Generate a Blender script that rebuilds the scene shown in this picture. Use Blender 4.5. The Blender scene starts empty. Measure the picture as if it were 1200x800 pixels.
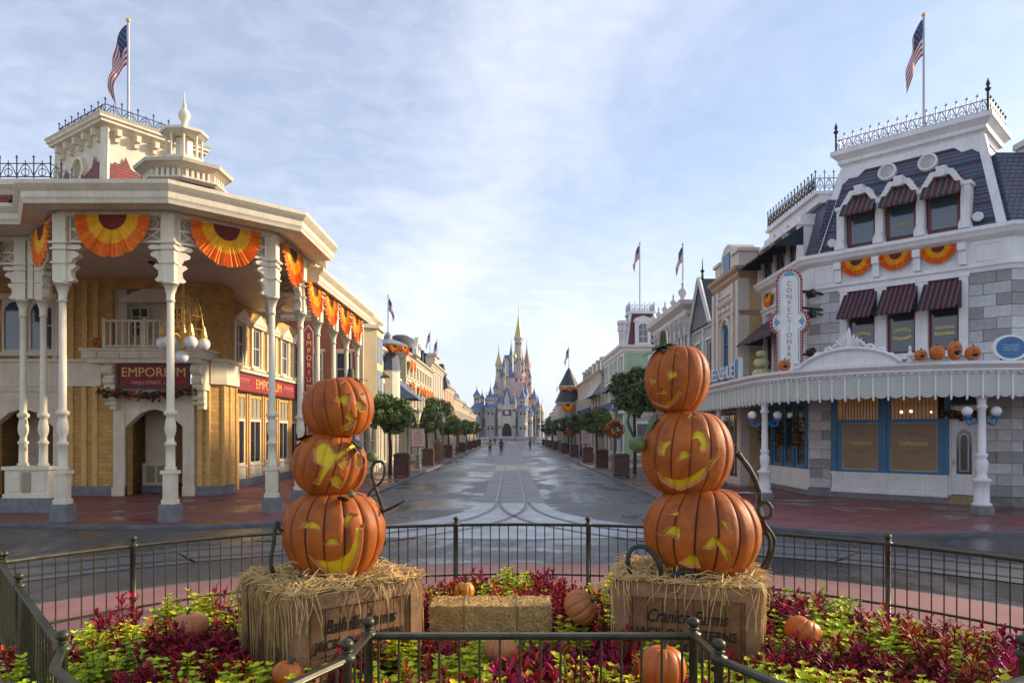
import bpy, bmesh, math, random
from mathutils import Vector, Matrix, noise
R = math.radians
random.seed(11)
S = bpy.context.scene
C = S.collection
# ------------------------------------------------------------------ camera
CAMH = 2.3
F_PX = 850.0
cam = bpy.data.cameras.new('camera')
cam.sensor_width = 36.0
cam.lens = 36.0 * F_PX / 1200.0
cam.shift_y = 0.09
cam.clip_end = 6000
cam_o = bpy.data.objects.new('camera', cam)
cam_o.location = (0, 0, CAMH)
cam_o.rotation_euler = (R(90), 0, 0)
C.objects.link(cam_o)
S.camera = cam_o
# ------------------------------------------------------------------ sky
SUN_EL, SUN_AZ = R(21), R(70)            # azimuth clockwise from +Y (street axis)
world = bpy.data.worlds.new('World')
S.world = world
world.use_nodes = True
nt = world.node_tree
for n in list(nt.nodes):
    nt.nodes.remove(n)
def wn(t, **kw):
    n = nt.nodes.new(t)
    for k, v in kw.items():
        setattr(n, k, v)
    return n
wo = wn('ShaderNodeOutputWorld')
bg = wn('ShaderNodeBackground')
bg.inputs['Strength'].default_value = 0.108
sky = wn('ShaderNodeTexSky', sky_type='NISHITA', sun_disc=False)
sky.sun_elevation = SUN_EL
sky.sun_rotation = SUN_AZ
sky.air_density = 1.0
sky.dust_density = 1.0
sky.ozone_density = 4.2
tc = wn('ShaderNodeTexCoord')
sep = wn('ShaderNodeSeparateXYZ')
nt.links.new(tc.outputs['Generated'], sep.inputs[0])
def wmath(op, a, b=None, clamp=False):
    m = wn('ShaderNodeMath', operation=op)
    m.use_clamp = clamp
    for i, q in enumerate((a, b)):
        if q is None: continue
        if isinstance(q, (int, float)): m.inputs[i].default_value = q
        else: nt.links.new(q, m.inputs[i])
    return m.outputs[0]
zc = wmath('ADD', wmath('MAXIMUM', sep.outputs['Z'], 0.0), 0.16)
px_ = wmath('DIVIDE', sep.outputs['X'], zc)
py_ = wmath('DIVIDE', sep.outputs['Y'], zc)
comb = wn('ShaderNodeCombineXYZ')
nt.links.new(px_, comb.inputs[0]); nt.links.new(py_, comb.inputs[1])
def wnoise(scale, detail, rough, rot, sc, dist=0.0, loc=(0, 0, 0)):
    mp = wn('ShaderNodeMapping')
    mp.inputs['Rotation'].default_value = (0, 0, R(rot))
    mp.inputs['Scale'].default_value = sc
    mp.inputs['Location'].default_value = loc
    nt.links.new(comb.outputs[0], mp.inputs[0])
    n = wn('ShaderNodeTexNoise')
    n.inputs['Scale'].default_value = scale
    n.inputs['Detail'].default_value = detail
    n.inputs['Roughness'].default_value = rough
    n.inputs['Distortion'].default_value = dist
    nt.links.new(mp.outputs[0], n.inputs['Vector'])
    return n.outputs['Fac']
def wramp(v, a, b):
    m = wn('ShaderNodeMapRange', interpolation_type='SMOOTHSTEP')
    m.inputs['From Min'].default_value = a
    m.inputs['From Max'].default_value = b
    nt.links.new(v, m.inputs['Value'])
    return m.outputs[0]
big = wramp(wnoise(0.6, 4, 0.5, -38, (1, 0.45, 1), 0.5, (0.7, 0.2, 0)), 0.36, 0.68)     # broad thin veil
rip = wramp(wnoise(10.0, 5, 0.6, -15, (1, 1.25, 1), 0.4), 0.3, 0.75)                      # fine mackerel ripples
wsp = wnoise(2.2, 8, 0.62, -30, (1, 0.55, 1), 0.7, (2.1, 0, 0))
# one long diagonal cirrus band crossing the sky
dist = wmath('ADD', wmath('MULTIPLY', wmath('SUBTRACT', px_, 0.10), 0.94), wmath('MULTIPLY', wmath('SUBTRACT', py_, 1.45), 0.33))
dist = wmath('ABSOLUTE', wmath('ADD', dist, wmath('MULTIPLY', wmath('SUBTRACT', wsp, 0.5), 0.95)))
band = wramp(wmath('SUBTRACT', 0.42, dist), 0.0, 0.40)
cl = wmath('ADD', wmath('MULTIPLY', big, 0.20), wmath('MULTIPLY', wmath('MULTIPLY', rip, wmath('ADD', big, 0.45)), 0.15))
cl = wmath('ADD', cl, wmath('MULTIPLY', wmath('MULTIPLY', band, wmath('ADD', wsp, 0.35)), 0.27))
hz = wramp(wmath('SUBTRACT', 0.42, wmath('MAXIMUM', sep.outputs['Z'], 0.0)), 0.0, 0.42)   # milky towards the horizon
cl = wmath('ADD', cl, wmath('MULTIPLY', hz, 0.30))
cl = wmath('ADD', cl, 0.24, True)
mix = wn('ShaderNodeMix', data_type='RGBA')
mix.inputs[7].default_value = (6.1, 6.25, 6.9, 1)
nt.links.new(cl, mix.inputs[0])
nt.links.new(sky.outputs[0], mix.inputs[6])
nt.links.new(mix.outputs[2], bg.inputs['Color'])
nt.links.new(bg.outputs[0], wo.inputs[0])
# ------------------------------------------------------------------ sun
sl = bpy.data.lights.new('sun', 'SUN')
sl.energy = 3.6
sl.angle = R(4.0)
sl.color = (1.0, 0.80, 0.56)
so = bpy.data.objects.new('sun', sl)
sd = Vector((math.sin(SUN_AZ) * math.cos(SUN_EL), math.cos(SUN_AZ) * math.cos(SUN_EL), math.sin(SUN_EL)))
so.rotation_euler = sd.to_track_quat('Z', 'Y').to_euler()
so.location = (40, 0, 40)
C.objects.link(so)
S.view_settings.view_transform = 'Standard'
S.view_settings.look = 'None'
S.view_settings.exposure = 0.84
S.view_settings.gamma = 1.0
S.render.engine = 'CYCLES'
# ------------------------------------------------------------------ materials
MATS = {}
def mat(name, col, rough=0.6, var=0.12, scale=3.0, bump=0.0, bscale=None, metal=0.0, col2=None, spec=0.5,
        coat=0.0, orand=0.0, emit=None, trans=0.0, streak=0.0):
    if name in MATS: return MATS[name]
    m = bpy.data.materials.new(name)
    m.use_nodes = True
    t = m.node_tree
    b = t.nodes['Principled BSDF']
    b.inputs['Roughness'].default_value = rough
    b.inputs['Metallic'].default_value = metal
    b.inputs['Specular IOR Level'].default_value = spec
    b.inputs['Coat Weight'].default_value = coat
    b.inputs['Base Color'].default_value = (*col, 1)
    if emit:
        b.inputs['Emission Color'].default_value = (*emit[:3], 1)
        b.inputs['Emission Strength'].default_value = emit[3]
    co = t.nodes.new('ShaderNodeTexCoord')
    if var > 0 or col2 or orand > 0:
        n = t.nodes.new('ShaderNodeTexNoise')
        n.inputs['Scale'].default_value = scale
        n.inputs['Detail'].default_value = 6
        n.inputs['Roughness'].default_value = 0.65
        t.links.new(co.outputs['Object'], n.inputs['Vector'])
        mr = t.nodes.new('ShaderNodeMapRange')
        mr.inputs['From Min'].default_value = 0.3
        mr.inputs['From Max'].default_value = 0.7
        t.links.new(n.outputs['Fac'], mr.inputs['Value'])
        mx = t.nodes.new('ShaderNodeMix'); mx.data_type = 'RGBA'
        c2 = col2 or tuple(c * (1 - 1.6 * var) for c in col)
        c1 = tuple(min(1, c * (1 + var)) for c in col) if not col2 else col
        mx.inputs[6].default_value = (*c2, 1)
        mx.inputs[7].default_value = (*c1, 1)
        t.links.new(mr.outputs[0], mx.inputs[0])
        outc = mx.outputs[2]
        if streak > 0:                       # rain streaks and grime
            mp = t.nodes.new('ShaderNodeMapping'); mp.inputs['Scale'].default_value = (5, 5, .45)
            t.links.new(co.outputs['Object'], mp.inputs[0])
            ns = t.nodes.new('ShaderNodeTexNoise'); ns.inputs['Scale'].default_value = 2.2; ns.inputs['Detail'].default_value = 7; ns.inputs['Roughness'].default_value = .7
            t.links.new(mp.outputs[0], ns.inputs['Vector'])
            ms = t.nodes.new('ShaderNodeMapRange'); ms.inputs['From Min'].default_value = .3; ms.inputs['From Max'].default_value = .62
            ms.inputs['To Min'].default_value = 1 - streak; ms.inputs['To Max'].default_value = 1
            t.links.new(ns.outputs['Fac'], ms.inputs['Value'])
            hs = t.nodes.new('ShaderNodeHueSaturation'); t.links.new(ms.outputs[0], hs.inputs['Value']); t.links.new(outc, hs.inputs['Color']); outc = hs.outputs[0]
        if orand > 0:
            oi = t.nodes.new('ShaderNodeObjectInfo')
            m2 = t.nodes.new('ShaderNodeMapRange')
            m2.inputs['To Min'].default_value = 1 - orand
            m2.inputs['To Max'].default_value = 1 + orand
            t.links.new(oi.outputs['Random'], m2.inputs['Value'])
            hv = t.nodes.new('ShaderNodeHueSaturation')
            t.links.new(m2.outputs[0], hv.inputs['Value'])
            m3 = t.nodes.new('ShaderNodeMapRange'); m3.inputs['To Min'].default_value = .5 - orand * .12; m3.inputs['To Max'].default_value = .5 + orand * .12
            fr = t.nodes.new('ShaderNodeMath'); fr.operation = 'FRACT'; fm_ = t.nodes.new('ShaderNodeMath'); fm_.operation = 'MULTIPLY'; fm_.inputs[1].default_value = 7.31
            t.links.new(oi.outputs['Random'], fm_.inputs[0]); t.links.new(fm_.outputs[0], fr.inputs[0]); t.links.new(fr.outputs[0], m3.inputs['Value']); t.links.new(m3.outputs[0], hv.inputs['Hue'])
            t.links.new(outc, hv.inputs['Color'])
            outc = hv.outputs[0]
        t.links.new(outc, b.inputs['Base Color'])
        r2 = t.nodes.new('ShaderNodeMapRange')
        r2.inputs['To Min'].default_value = min(1, rough + 0.08)
        r2.inputs['To Max'].default_value = max(0.02, rough - 0.06)
        t.links.new(n.outputs['Fac'], r2.inputs['Value'])
        t.links.new(r2.outputs[0], b.inputs['Roughness'])
    if bump > 0:
        n2 = t.nodes.new('ShaderNodeTexNoise')
        n2.inputs['Scale'].default_value = bscale or scale * 6
        n2.inputs['Detail'].default_value = 5
        t.links.new(co.outputs['Object'], n2.inputs['Vector'])
        bp = t.nodes.new('ShaderNodeBump')
        bp.inputs['Strength'].default_value = bump
        bp.inputs['Distance'].default_value = 0.02
        t.links.new(n2.outputs['Fac'], bp.inputs['Height'])
        t.links.new(bp.outputs[0], b.inputs['Normal'])
    MATS[name] = m
    return m
def uz_vector(t):
    """wall coordinates: along-wall (x+y), height"""
    co = t.nodes.new('ShaderNodeTexCoord')
    geo = t.nodes.new('ShaderNodeNewGeometry')
    sp = t.nodes.new('ShaderNodeSeparateXYZ')
    t.links.new(geo.outputs['Position'], sp.inputs[0])
    ad = t.nodes.new('ShaderNodeMath'); ad.operation = 'ADD'
    t.links.new(sp.outputs[0], ad.inputs[0]); t.links.new(sp.outputs[1], ad.inputs[1])
    cb = t.nodes.new('ShaderNodeCombineXYZ')
    t.links.new(ad.outputs[0], cb.inputs[0]); t.links.new(sp.outputs[2], cb.inputs[1])
    return cb.outputs[0]
def brickmat(name, c1, c2, mortar, bw, bh, ms=0.012, rough=0.8, bump=0.4, off=0.5):
    if name in MATS: return MATS[name]
    m = bpy.data.materials.new(name); m.use_nodes = True
    t = m.node_tree; b = t.nodes['Principled BSDF']
    v = uz_vector(t)
    br = t.nodes.new('ShaderNodeTexBrick')
    br.offset = off
    br.inputs['Color1'].default_value = (*c1, 1)
    br.inputs['Color2'].default_value = (*c2, 1)
    br.inputs['Mortar'].default_value = (*mortar, 1)
    br.inputs['Scale'].default_value = 1
    br.inputs['Mortar Size'].default_value = ms
    br.inputs['Brick Width'].default_value = bw
    br.inputs['Row Height'].default_value = bh
    t.links.new(v, br.inputs['Vector'])
    n = t.nodes.new('ShaderNodeTexNoise'); n.inputs['Scale'].default_value = 1.7
    n.inputs['Detail'].default_value = 6
    t.links.new(v, n.inputs['Vector'])
    mr = t.nodes.new('ShaderNodeMapRange')
    mr.inputs['To Min'].default_value = 0.7; mr.inputs['To Max'].default_value = 1.25
    t.links.new(n.outputs['Fac'], mr.inputs['Value'])
    hv = t.nodes.new('ShaderNodeHueSaturation')
    t.links.new(mr.outputs[0], hv.inputs['Value']); t.links.new(br.outputs['Color'], hv.inputs['Color'])
    t.links.new(hv.outputs[0], b.inputs['Base Color'])
    b.inputs['Roughness'].default_value = rough
    bp = t.nodes.new('ShaderNodeBump'); bp.inputs['Strength'].default_value = bump
    bp.inputs['Distance'].default_value = 0.02; bp.invert = True
    t.links.new(br.outputs['Fac'], bp.inputs['Height'])
    t.links.new(bp.outputs[0], b.inputs['Normal'])
    MATS[name] = m
    return m
# ------------------------------------------------------------------ mesh builder
WM = {}                                   # world matrices of parents
def frame(p0, p1, z=0.0):
    """wall frame: u along p0>p1, d inward (outside lies to the right of the direction), z up"""
    p0 = Vector((p0[0], p0[1], z)); p1 = Vector((p1[0], p1[1], z))
    u = (p1 - p0).normalized(); d = Vector((-u.y, u.x, 0))
    M = Matrix(((u.x, d.x, 0, p0.x), (u.y, d.y, 0, p0.y), (0, 0, 1, p0.z), (0, 0, 0, 1)))
    return M
def Tr(x, y, z): return Matrix.Translation((x, y, z))
class MB:
    def __init__(s, M=None):
        s.v = []; s.f = []; s.mi = []; s.cur = 0; s.M = M or Matrix(); s.sf = []; s.sm = False
    def add(s, vs, fs):
        b = len(s.v)
        s.v += [s.M @ Vector(p) for p in vs]
        s.f += [[i + b for i in f] for f in fs]
        s.mi += [s.cur] * len(fs)
        s.sf += [s.sm] * len(fs)
        return s
    def box(s, x0, x1, y0, y1, z0, z1):
        return s.add([(x0, y0, z0), (x1, y0, z0), (x1, y1, z0), (x0, y1, z0), (x0, y0, z1), (x1, y0, z1), (x1, y1, z1), (x0, y1, z1)],
                     [(0, 3, 2, 1), (4, 5, 6, 7), (0, 1, 5, 4), (1, 2, 6, 5), (2, 3, 7, 6), (3, 0, 4, 7)])
    def quad(s, a, b, c, d): return s.add([a, b, c, d], [(0, 1, 2, 3)])
    def prism(s, pts, z0, z1, top=None):
        n = len(pts); top = top or pts
        vs = [(x, y, z0) for x, y in pts] + [(x, y, z1) for x, y in top]
        fs = [tuple(reversed(range(n))), tuple(range(n, 2 * n))]
        fs += [(i, (i + 1) % n, n + (i + 1) % n, n + i) for i in range(n)]
        return s.add(vs, fs)
    def slab(s, pts, d0, d1):
        """outline in the wall plane (u,z), thickness d0..d1"""
        n = len(pts)
        vs = [(x, d0, z) for x, z in pts] + [(x, d1, z) for x, z in pts]
        fs = [tuple(range(n)), tuple(reversed(range(n, 2 * n)))]
        fs += [(i, n + i, n + (i + 1) % n, (i + 1) % n) for i in range(n)]
        return s.add(vs, fs)
    def lathe(s, prof, c=(0, 0, 0), n=12, ph=0.0, cap=True, sx=1, sy=1):
        vs = []; fs = []
        k = len(prof)
        for r, z in prof:
            for i in range(n):
                a = ph + 2 * math.pi * i / n
                vs.append((c[0] + sx * r * math.cos(a), c[1] + sy * r * math.sin(a), c[2] + z))
        for j in range(k - 1):
            for i in range(n):
                i2 = (i + 1) % n
                fs.append((j * n + i, j * n + i2, (j + 1) * n + i2, (j + 1) * n + i))
        if cap:
            fs.append(tuple(reversed(range(n)))); fs.append(tuple((k - 1) * n + i for i in range(n)))
        return s.add(vs, fs)
    def ball(s, c, r, n=10, sz=1.0, m=None):
        m = m or max(4, n // 2 + 1)
        prof = [(max(1e-4, r * math.sin(math.pi * j / m)), -r * sz * math.cos(math.pi * j / m)) for j in range(m + 1)]
        return s.lathe(prof, c, n)
    def tube(s, path, r, n=6, cap=True):
        path = [Vector(p) for p in path]
        k = len(path)
        rs = r if isinstance(r, (list, tuple)) else [r] * k
        vs = []; fs = []
        up = None
        for j, p in enumerate(path):
            t = (path[min(j + 1, k - 1)] - path[max(j - 1, 0)])
            t = t.normalized() if t.length > 1e-9 else Vector((0, 0, 1))
            if up is None:
                up = Vector((0, 0, 1)) if abs(t.z) < 0.9 else Vector((1, 0, 0))
            a = t.cross(up)
            if a.length < 1e-6: a = t.cross(Vector((0, 1, 0.3)))
            a.normalize(); b = a.cross(t).normalized(); up = b
            for i in range(n):
                an = 2 * math.pi * i / n
                vs.append(p + rs[j] * (math.cos(an) * a + math.sin(an) * b))
        for j in range(k - 1):
            for i in range(n):
                i2 = (i + 1) % n
                fs.append((j * n + i, j * n + i2, (j + 1) * n + i2, (j + 1) * n + i))
        if cap:
            fs.append(tuple(reversed(range(n)))); fs.append(tuple((k - 1) * n + i for i in range(n)))
        return s.add(vs, fs)
    def sweep(s, prof, path, closed=False):
        """prof = closed outline of (outward offset, z); path = plan polyline, outward on its right"""
        P = [Vector((p[0], p[1])) for p in path]; n = len(P); m = len(prof)
        vs = []; fs = []
        for i in range(n):
            def seg(a, b):
                t = (P[b] - P[a]).normalized(); return Vector((t.y, -t.x))
            if closed: n1, n2 = seg((i - 1) % n, i), seg(i, (i + 1) % n)
            else:
                n1 = seg(i - 1, i) if i > 0 else seg(0, 1)
                n2 = seg(i, i + 1) if i < n - 1 else n1
            q = (n1 + n2)
            q = q / max(1e-6, q.dot(n1)) if q.length > 1e-6 else n1
            for o, z in prof:
                vs.append((P[i].x + q.x * o, P[i].y + q.y * o, z))
        for i in range(n if closed else n - 1):
            i2 = (i + 1) % n
            for j in range(m):
                j2 = (j + 1) % m
                fs.append((i * m + j, i2 * m + j, i2 * m + j2, i * m + j2))
        if not closed:
            fs.append(tuple(range(m))); fs.append(tuple(reversed(range((n - 1) * m, n * m))))
        return s.add(vs, fs)
    def mesh(s, name, mats):
        me = bpy.data.meshes.new(name)
        me.from_pydata([tuple(v) for v in s.v], [], s.f)
        for m in (mats if isinstance(mats, (list, tuple)) else [mats]): me.materials.append(m)
        if any(s.mi): me.polygons.foreach_set('material_index', s.mi)
        if any(s.sf): me.polygons.foreach_set('use_smooth', s.sf)
        me.update()
        return me
    def build(s, name, mats, parent=None, recalc=True, **props):
        if not s.v: return None
        xs = [v.x for v in s.v]; ys = [v.y for v in s.v]; zs = [v.z for v in s.v]
        c = Vector(((min(xs) + max(xs)) / 2, (min(ys) + max(ys)) / 2, min(zs)))
        s.v = [v - c for v in s.v]
        me = s.mesh(name, mats)
        if recalc:
            bm = bmesh.new(); bm.from_mesh(me); bmesh.ops.recalc_face_normals(bm, faces=bm.faces); bm.to_mesh(me); bm.free()
        return inst(name, me, parent, Tr(*c), **props)
def inst(name, me, parent=None, M=None, **props):
    o = bpy.data.objects.new(name, me)
    C.objects.link(o)
    M = M or Matrix()
    if parent is not None:
        o.parent = parent
        o.matrix_parent_inverse = WM[parent.name].inverted()
    o.matrix_basis = M
    WM[o.name] = M.copy()
    for k, v in props.items(): o[k] = v
    return o
def thing(name, label, cat, loc=(0, 0, 0), group=None):
    o = bpy.data.objects.new(name, None)
    o.empty_display_size = 0.2
    C.objects.link(o)
    o.location = loc
    WM[o.name] = Tr(*loc)
    tag(o, label, cat, group)
    return o
def tag(o, label, cat, group=None, kind=None):
    o['label'] = label; o['category'] = cat
    if group: o['group'] = group
    if kind: o['kind'] = kind
    return o
def copy_tree(o, M, parent=None, label=None, group=None):
    """M = world transform of the copied root; parts follow"""
    c = o.copy(); C.objects.link(c)
    if parent is None:
        c.matrix_basis = M; WM[c.name] = M.copy()
        if label: c['label'] = label
        if group: c['group'] = group
    else:
        c.parent = parent
    for ch in CH(o): copy_tree(ch, M, c)
    return c
def CH(o): return [k for k in C.objects if k.parent == o] if False else list(o.children)
def text(name, body, M, u, z, size, m, parent=None, d=-0.01, ext=0.004, shear=0.0, width=None, align='CENTER', spacing=1.0, vertical=False, **props):
    cu = bpy.data.curves.new(name, 'FONT')
    cu.body = body; cu.size = size; cu.extrude = ext; cu.shear = shear
    cu.align_x = align; cu.align_y = 'CENTER'; cu.space_character = spacing
    cu.resolution_u = 3
    to = bpy.data.objects.new(name, cu)
    me = bpy.data.meshes.new_from_object(to)
    bpy.data.objects.remove(to); bpy.data.curves.remove(cu)
    me.materials.clear(); me.materials.append(m)
    sx = 1.0
    if width and len(me.vertices):
        w = max(v.co.x for v in me.vertices) - min(v.co.x for v in me.vertices)
        sx = width / max(w, 1e-4)
    T = M @ Matrix(((sx, 0, 0, u), (0, 0, -1, d), (0, 1, 0, z), (0, 0, 0, 1)))
    return inst(name, me, parent, T, **props)
def P(px, py, Y):
    return Vector(((px - 600) / F_PX * Y, Y, CAMH + (508 - py) / F_PX * Y))
def arc(cx, cy, r, a0, a1, n):
    return [(cx + r * math.cos(R(a0 + (a1 - a0) * i / n)), cy + r * math.sin(R(a0 + (a1 - a0) * i / n))) for i in range(n + 1)]
def inpoly(x, y, poly):
    c = False; j = len(poly) - 1
    for i in range(len(poly)):
        xi, yi = poly[i]; xj, yj = poly[j]
        if (yi > y) != (yj > y) and x < (xj - xi) * (y - yi) / (yj - yi) + xi: c = not c
        j = i
    return c
def bez(p0, p1, p2, p3, n=16):
    p0, p1, p2, p3 = map(Vector, (p0, p1, p2, p3)); o = []
    for i in range(n + 1):
        t = i / n; q = 1 - t
        o.append(q**3 * p0 + 3 * q * q * t * p1 + 3 * q * t * t * p2 + t**3 * p3)
    return o
def spline(pts, n=6):
    """Catmull-Rom through points"""
    pts = [Vector(p) for p in pts]; o = []
    k = len(pts)
    for i in range(k - 1):
        p0 = pts[max(i - 1, 0)]; p1 = pts[i]; p2 = pts[i + 1]; p3 = pts[min(i + 2, k - 1)]
        for j in range(n):
            t = j / n
            o.append(0.5 * ((2 * p1) + (p2 - p0) * t + (2 * p0 - 5 * p1 + 4 * p2 - p3) * t * t + (3 * p1 - p0 - 3 * p2 + p3) * t**3))
    o.append(pts[-1])
    return o
# ------------------------------------------------------------------ facade pieces
def holes_wall(mb, L, z0, z1, th, holes, d0=0.0, u_start=0.0):
    """wall with real rectangular openings; holes = (u0,u1,z0,z1)"""
    us = sorted(set([u_start, L] + [h[0] for h in holes] + [h[1] for h in holes]))
    us = [u for u in us if u_start - 1e-6 <= u <= L + 1e-6]
    for a, b in zip(us[:-1], us[1:]):
        if b - a < 1e-5: continue
        hs = sorted([(h[2], h[3]) for h in holes if h[0] < (a + b) / 2 < h[1]])
        z = z0
        for h0, h1 in hs:
            if h0 - z > 1e-4: mb.box(a, b, d0, d0 + th, z, h0)
            z = max(z, h1)
        if z1 - z > 1e-4: mb.box(a, b, d0, d0 + th, z, z1)
    return mb
def window(parent, M, u0, u1, z0, z1, fm, gm, nx=1, nz=2, fw=0.07, d=0.06, sill=None, arch=0.0, bars=0.035, name='window', **props):
    """frame + pane set in an opening; d = how far the frame sits inside the wall face"""
    f = MB(M)
    f.box(u0, u0 + fw, d, d + .1, z0, z1); f.box(u1 - fw, u1, d, d + .1, z0, z1)
    f.box(u0 + fw, u1 - fw, d, d + .1, z0, z0 + fw); f.box(u0 + fw, u1 - fw, d, d + .1, z1 - fw, z1)
    if arch > 0:                     # arched head: filled spandrels
        uc = (u0 + u1) / 2; rr = (u1 - u0) / 2 - fw
        n = 8
        for sgn in (-1, 1):
            pts = [(uc + sgn * rr, z1 - fw - arch)]
            for i in range(n + 1):
                a = math.pi / 2 * i / n
                pts.append((uc + sgn * rr * math.cos(a), z1 - fw - arch + arch * math.sin(a)))
            pts.append((uc + sgn * rr, z1 - fw))
            f.slab(pts[1:], d + .005, d + .095)
    for i in range(1, nx):
        u = u0 + (u1 - u0) * i / nx
        f.box(u - bars / 2, u + bars / 2, d + .02, d + .08, z0 + fw, z1 - fw)
    for i in range(1, nz):
        z = z0 + (z1 - z0) * i / nz
        f.box(u0 + fw, u1 - fw, d + .015, d + .085, z - bars / 2, z + bars / 2)
    w = f.build(name, fm, parent, **props)
    g = MB(M); g.box(u0 + fw * .5, u1 - fw * .5, d + .045, d + .055, z0 + fw * .5, z1 - fw * .5)
    g.build('pane', gm, w)
    if sill:
        q = MB(M); q.box(u0 - .08, u1 + .08, -.12, d + .02, z0 - .1, z0)
        q.build('sill', sill, w)
    return w
def awning(parent, M, u0, u1, zt, zb, out, mats, n, val=.16, name='awning', sag=0.0):
    """striped cloth awning with cheeks and scalloped valance; alternating stripe faces"""
    a = MB(M)
    for i in range(n):
        a.cur = i % len(mats)
        x0 = u0 + (u1 - u0) * i / n; x1 = u0 + (u1 - u0) * (i + 1) / n; xm = (x0 + x1) / 2
        zm = (zt + zb) / 2 + sag
        a.add([(x0, -.02, zt), (x1, -.02, zt), (x1, -out * .5, zm), (x0, -out * .5, zm), (x1, -out, zb), (x0, -out, zb)], [(0, 1, 2, 3), (3, 2, 4, 5)])
        a.add([(x0, -out, zb), (x1, -out, zb), (x1, -out - .01, zb - val * .6), (xm, -out - .012, zb - val), (x0, -out - .01, zb - val * .6)], [(0, 1, 2, 3, 4)])
    a.cur = 0
    for x in (u0, u1):
        a.add([(x, -.02, zt), (x, -.02, zb), (x, -out, zb), (x, -out * .5, (zt + zb) / 2 + sag)], [(0, 1, 2, 3)])
    return a.build(name, mats, parent, recalc=False)
def bunting(label, M, uc, zt, w, h, group, d=-.06, cat='bunting', full=True):
    """pleated half-round fan of three cloth bands"""
    o = M @ Vector((uc, d, zt - h))
    t = thing('bunting', label, cat, o, group)
    n = 52
    br_ = random.Random(int(o.x * 91 + o.y * 17 + o.z * 7))
    amp = [br_.uniform(.35, 1.7) for _ in range(n + 1)]; hem = [br_.gauss(0, .018) for _ in range(n + 1)]; off = [br_.gauss(0, .25) for _ in range(n + 1)]
    lean = br_.uniform(-.05, .05)
    for nm, r0, r1, m in (('outer_band', .68, 1.0, M_BOR), ('middle_band', .36, .68, M_BYE), ('inner_band', .0, .36, M_BRD)):
        b = MB(M)
        vs = []
        rr = [r0 + (r1 - r0) * k / 3 for k in range(4)]
        for r in rr:
            for i in range(n + 1):
                a = math.pi * min(1, max(0, (i + off[i] * (0 < i < n)) / n))
                pl = (.012 + .05 * r) * (1 if i % 2 else -1) * min(1, r * 2) * amp[i]
                x = -math.cos(a) * w / 2 * r * (1 - .07 * (1 - math.sin(a)) * r)
                z = -math.sin(a) * h * r * (1 + hem[i] * r + lean * math.cos(a)) - .03 * h * math.sin(a) ** 3 * r
                vs.append((uc + x, d - .03 * math.sin(a) * r + pl * .62, zt + z))
        fs = [(k * (n + 1) + i, k * (n + 1) + i + 1, (k + 1) * (n + 1) + i + 1, (k + 1) * (n + 1) + i) for k in range(3) for i in range(n)]
        b.add(vs, fs)
        b.build(nm, m, t, recalc=False)
    return t
def cresting(parent, pts, z, h, m, step=.32, name='cresting', fine=True):
    """iron roof cresting along plan points: rails, uprights with points, loops"""
    for a, b in zip(pts[:-1], pts[1:]):
        M = frame(a, b, z)
        L = (Vector(b) - Vector(a)).length
        q = MB(M)
        q.box(0, L, -.015, .015, .04, .075); q.box(0, L, -.015, .015, h * .72, h * .72 + .03)
        k = max(1, round(L / step))
        for i in range(k + 1):
            u = L * i / k
            q.box(u - .016, u + .016, -.016, .016, 0, h)
            q.lathe([(.001, 0), (.045, .05), (.001, .14)], (u, 0, h - .01), 5)
            q.box(u - .05, u + .05, -.01, .01, h + .03, h + .05)
            if i < k and fine:
                s_ = L / k
                q.tube([(u + s_ * t, 0, .07 + (h * .62) * math.sin(math.pi * t)) for t in [j / 7 for j in range(8)]], .018, 4)
                q.tube([(u + s_ * (.5 + .24 * math.cos(w)), 0, h * .3 + s_ * .22 * math.sin(w)) for w in [2 * math.pi * j / 8 for j in range(9)]], .016, 4)
                q.box(u + s_ / 2 - .012, u + s_ / 2 + .012, -.01, .01, .05, h * .9)
        q.build(name, m, parent)
# ------------------------------------------------------------------ palette
M_CREAM = mat('cream_paint', (.76, .66, .48), .5, .10, 2.0, .06, 40, streak=.16)
M_CREAM2 = mat('pale_cream_paint', (.82, .73, .54), .5, .08, 2.0, .05, 40, streak=.14)
M_TAUPE = mat('taupe_panel', (.36, .31, .21), .6, .1)
M_WHITE = mat('white_paint', (.80, .79, .78), .5, .07, 1.5, .06, 40, streak=.14)
M_WHITE2 = mat('cool_white_paint', (.66, .65, .64), .55, .1, 1.5, .06, 30, streak=.2)
M_PLINTH = mat('grey_plinth', (.20, .20, .20), .75, .2, 5, .25)
M_GLASS = mat('dark_glass', (.018, .022, .028), .06, 0, spec=.9)
M_GLASS2 = mat('blue_glass', (.05, .075, .11), .05, 0, spec=1.0)
M_OCHRE = brickmat('ochre_brick', (.70, .41, .11), (.55, .30, .075), (.40, .25, .11), .34, .155, .010, bump=.5)
M_OCHRE2 = mat('ochre_moulding', (.72, .45, .14), .6, .15, 4, .1)
M_REDTILE = brickmat('red_roof_tile', (.30, .035, .035), (.20, .022, .028), (.07, .015, .015), .22, .13, .012, .55, .8)
M_SLATE = brickmat('slate_tile', (.065, .095, .17), (.115, .10, .15), (.018, .02, .032), .20, .14, .016, .42, 1.0)
M_SLATE2 = mat('dark_slate', (.035, .04, .055), .5, .3, 4, .3)
M_IRON = mat('black_iron', (.018, .019, .022), .45, .2, 8, metal=.0)
M_IRONB = mat('dark_blue_iron', (.02, .035, .06), .45, .2, 8)
M_BOR = mat('orange_cloth', (.86, .19, .008), .75, .12, 9, .15, 60)
M_BYE = mat('yellow_cloth', (.92, .50, .018), .75, .12, 9, .15, 60)
M_BRD = mat('russet_cloth', (.22, .035, .02), .8, .15, 9, .15, 60)
M_SIGNRED = mat('sign_red', (.24, .010, .014), .65, .12, 3)
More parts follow.
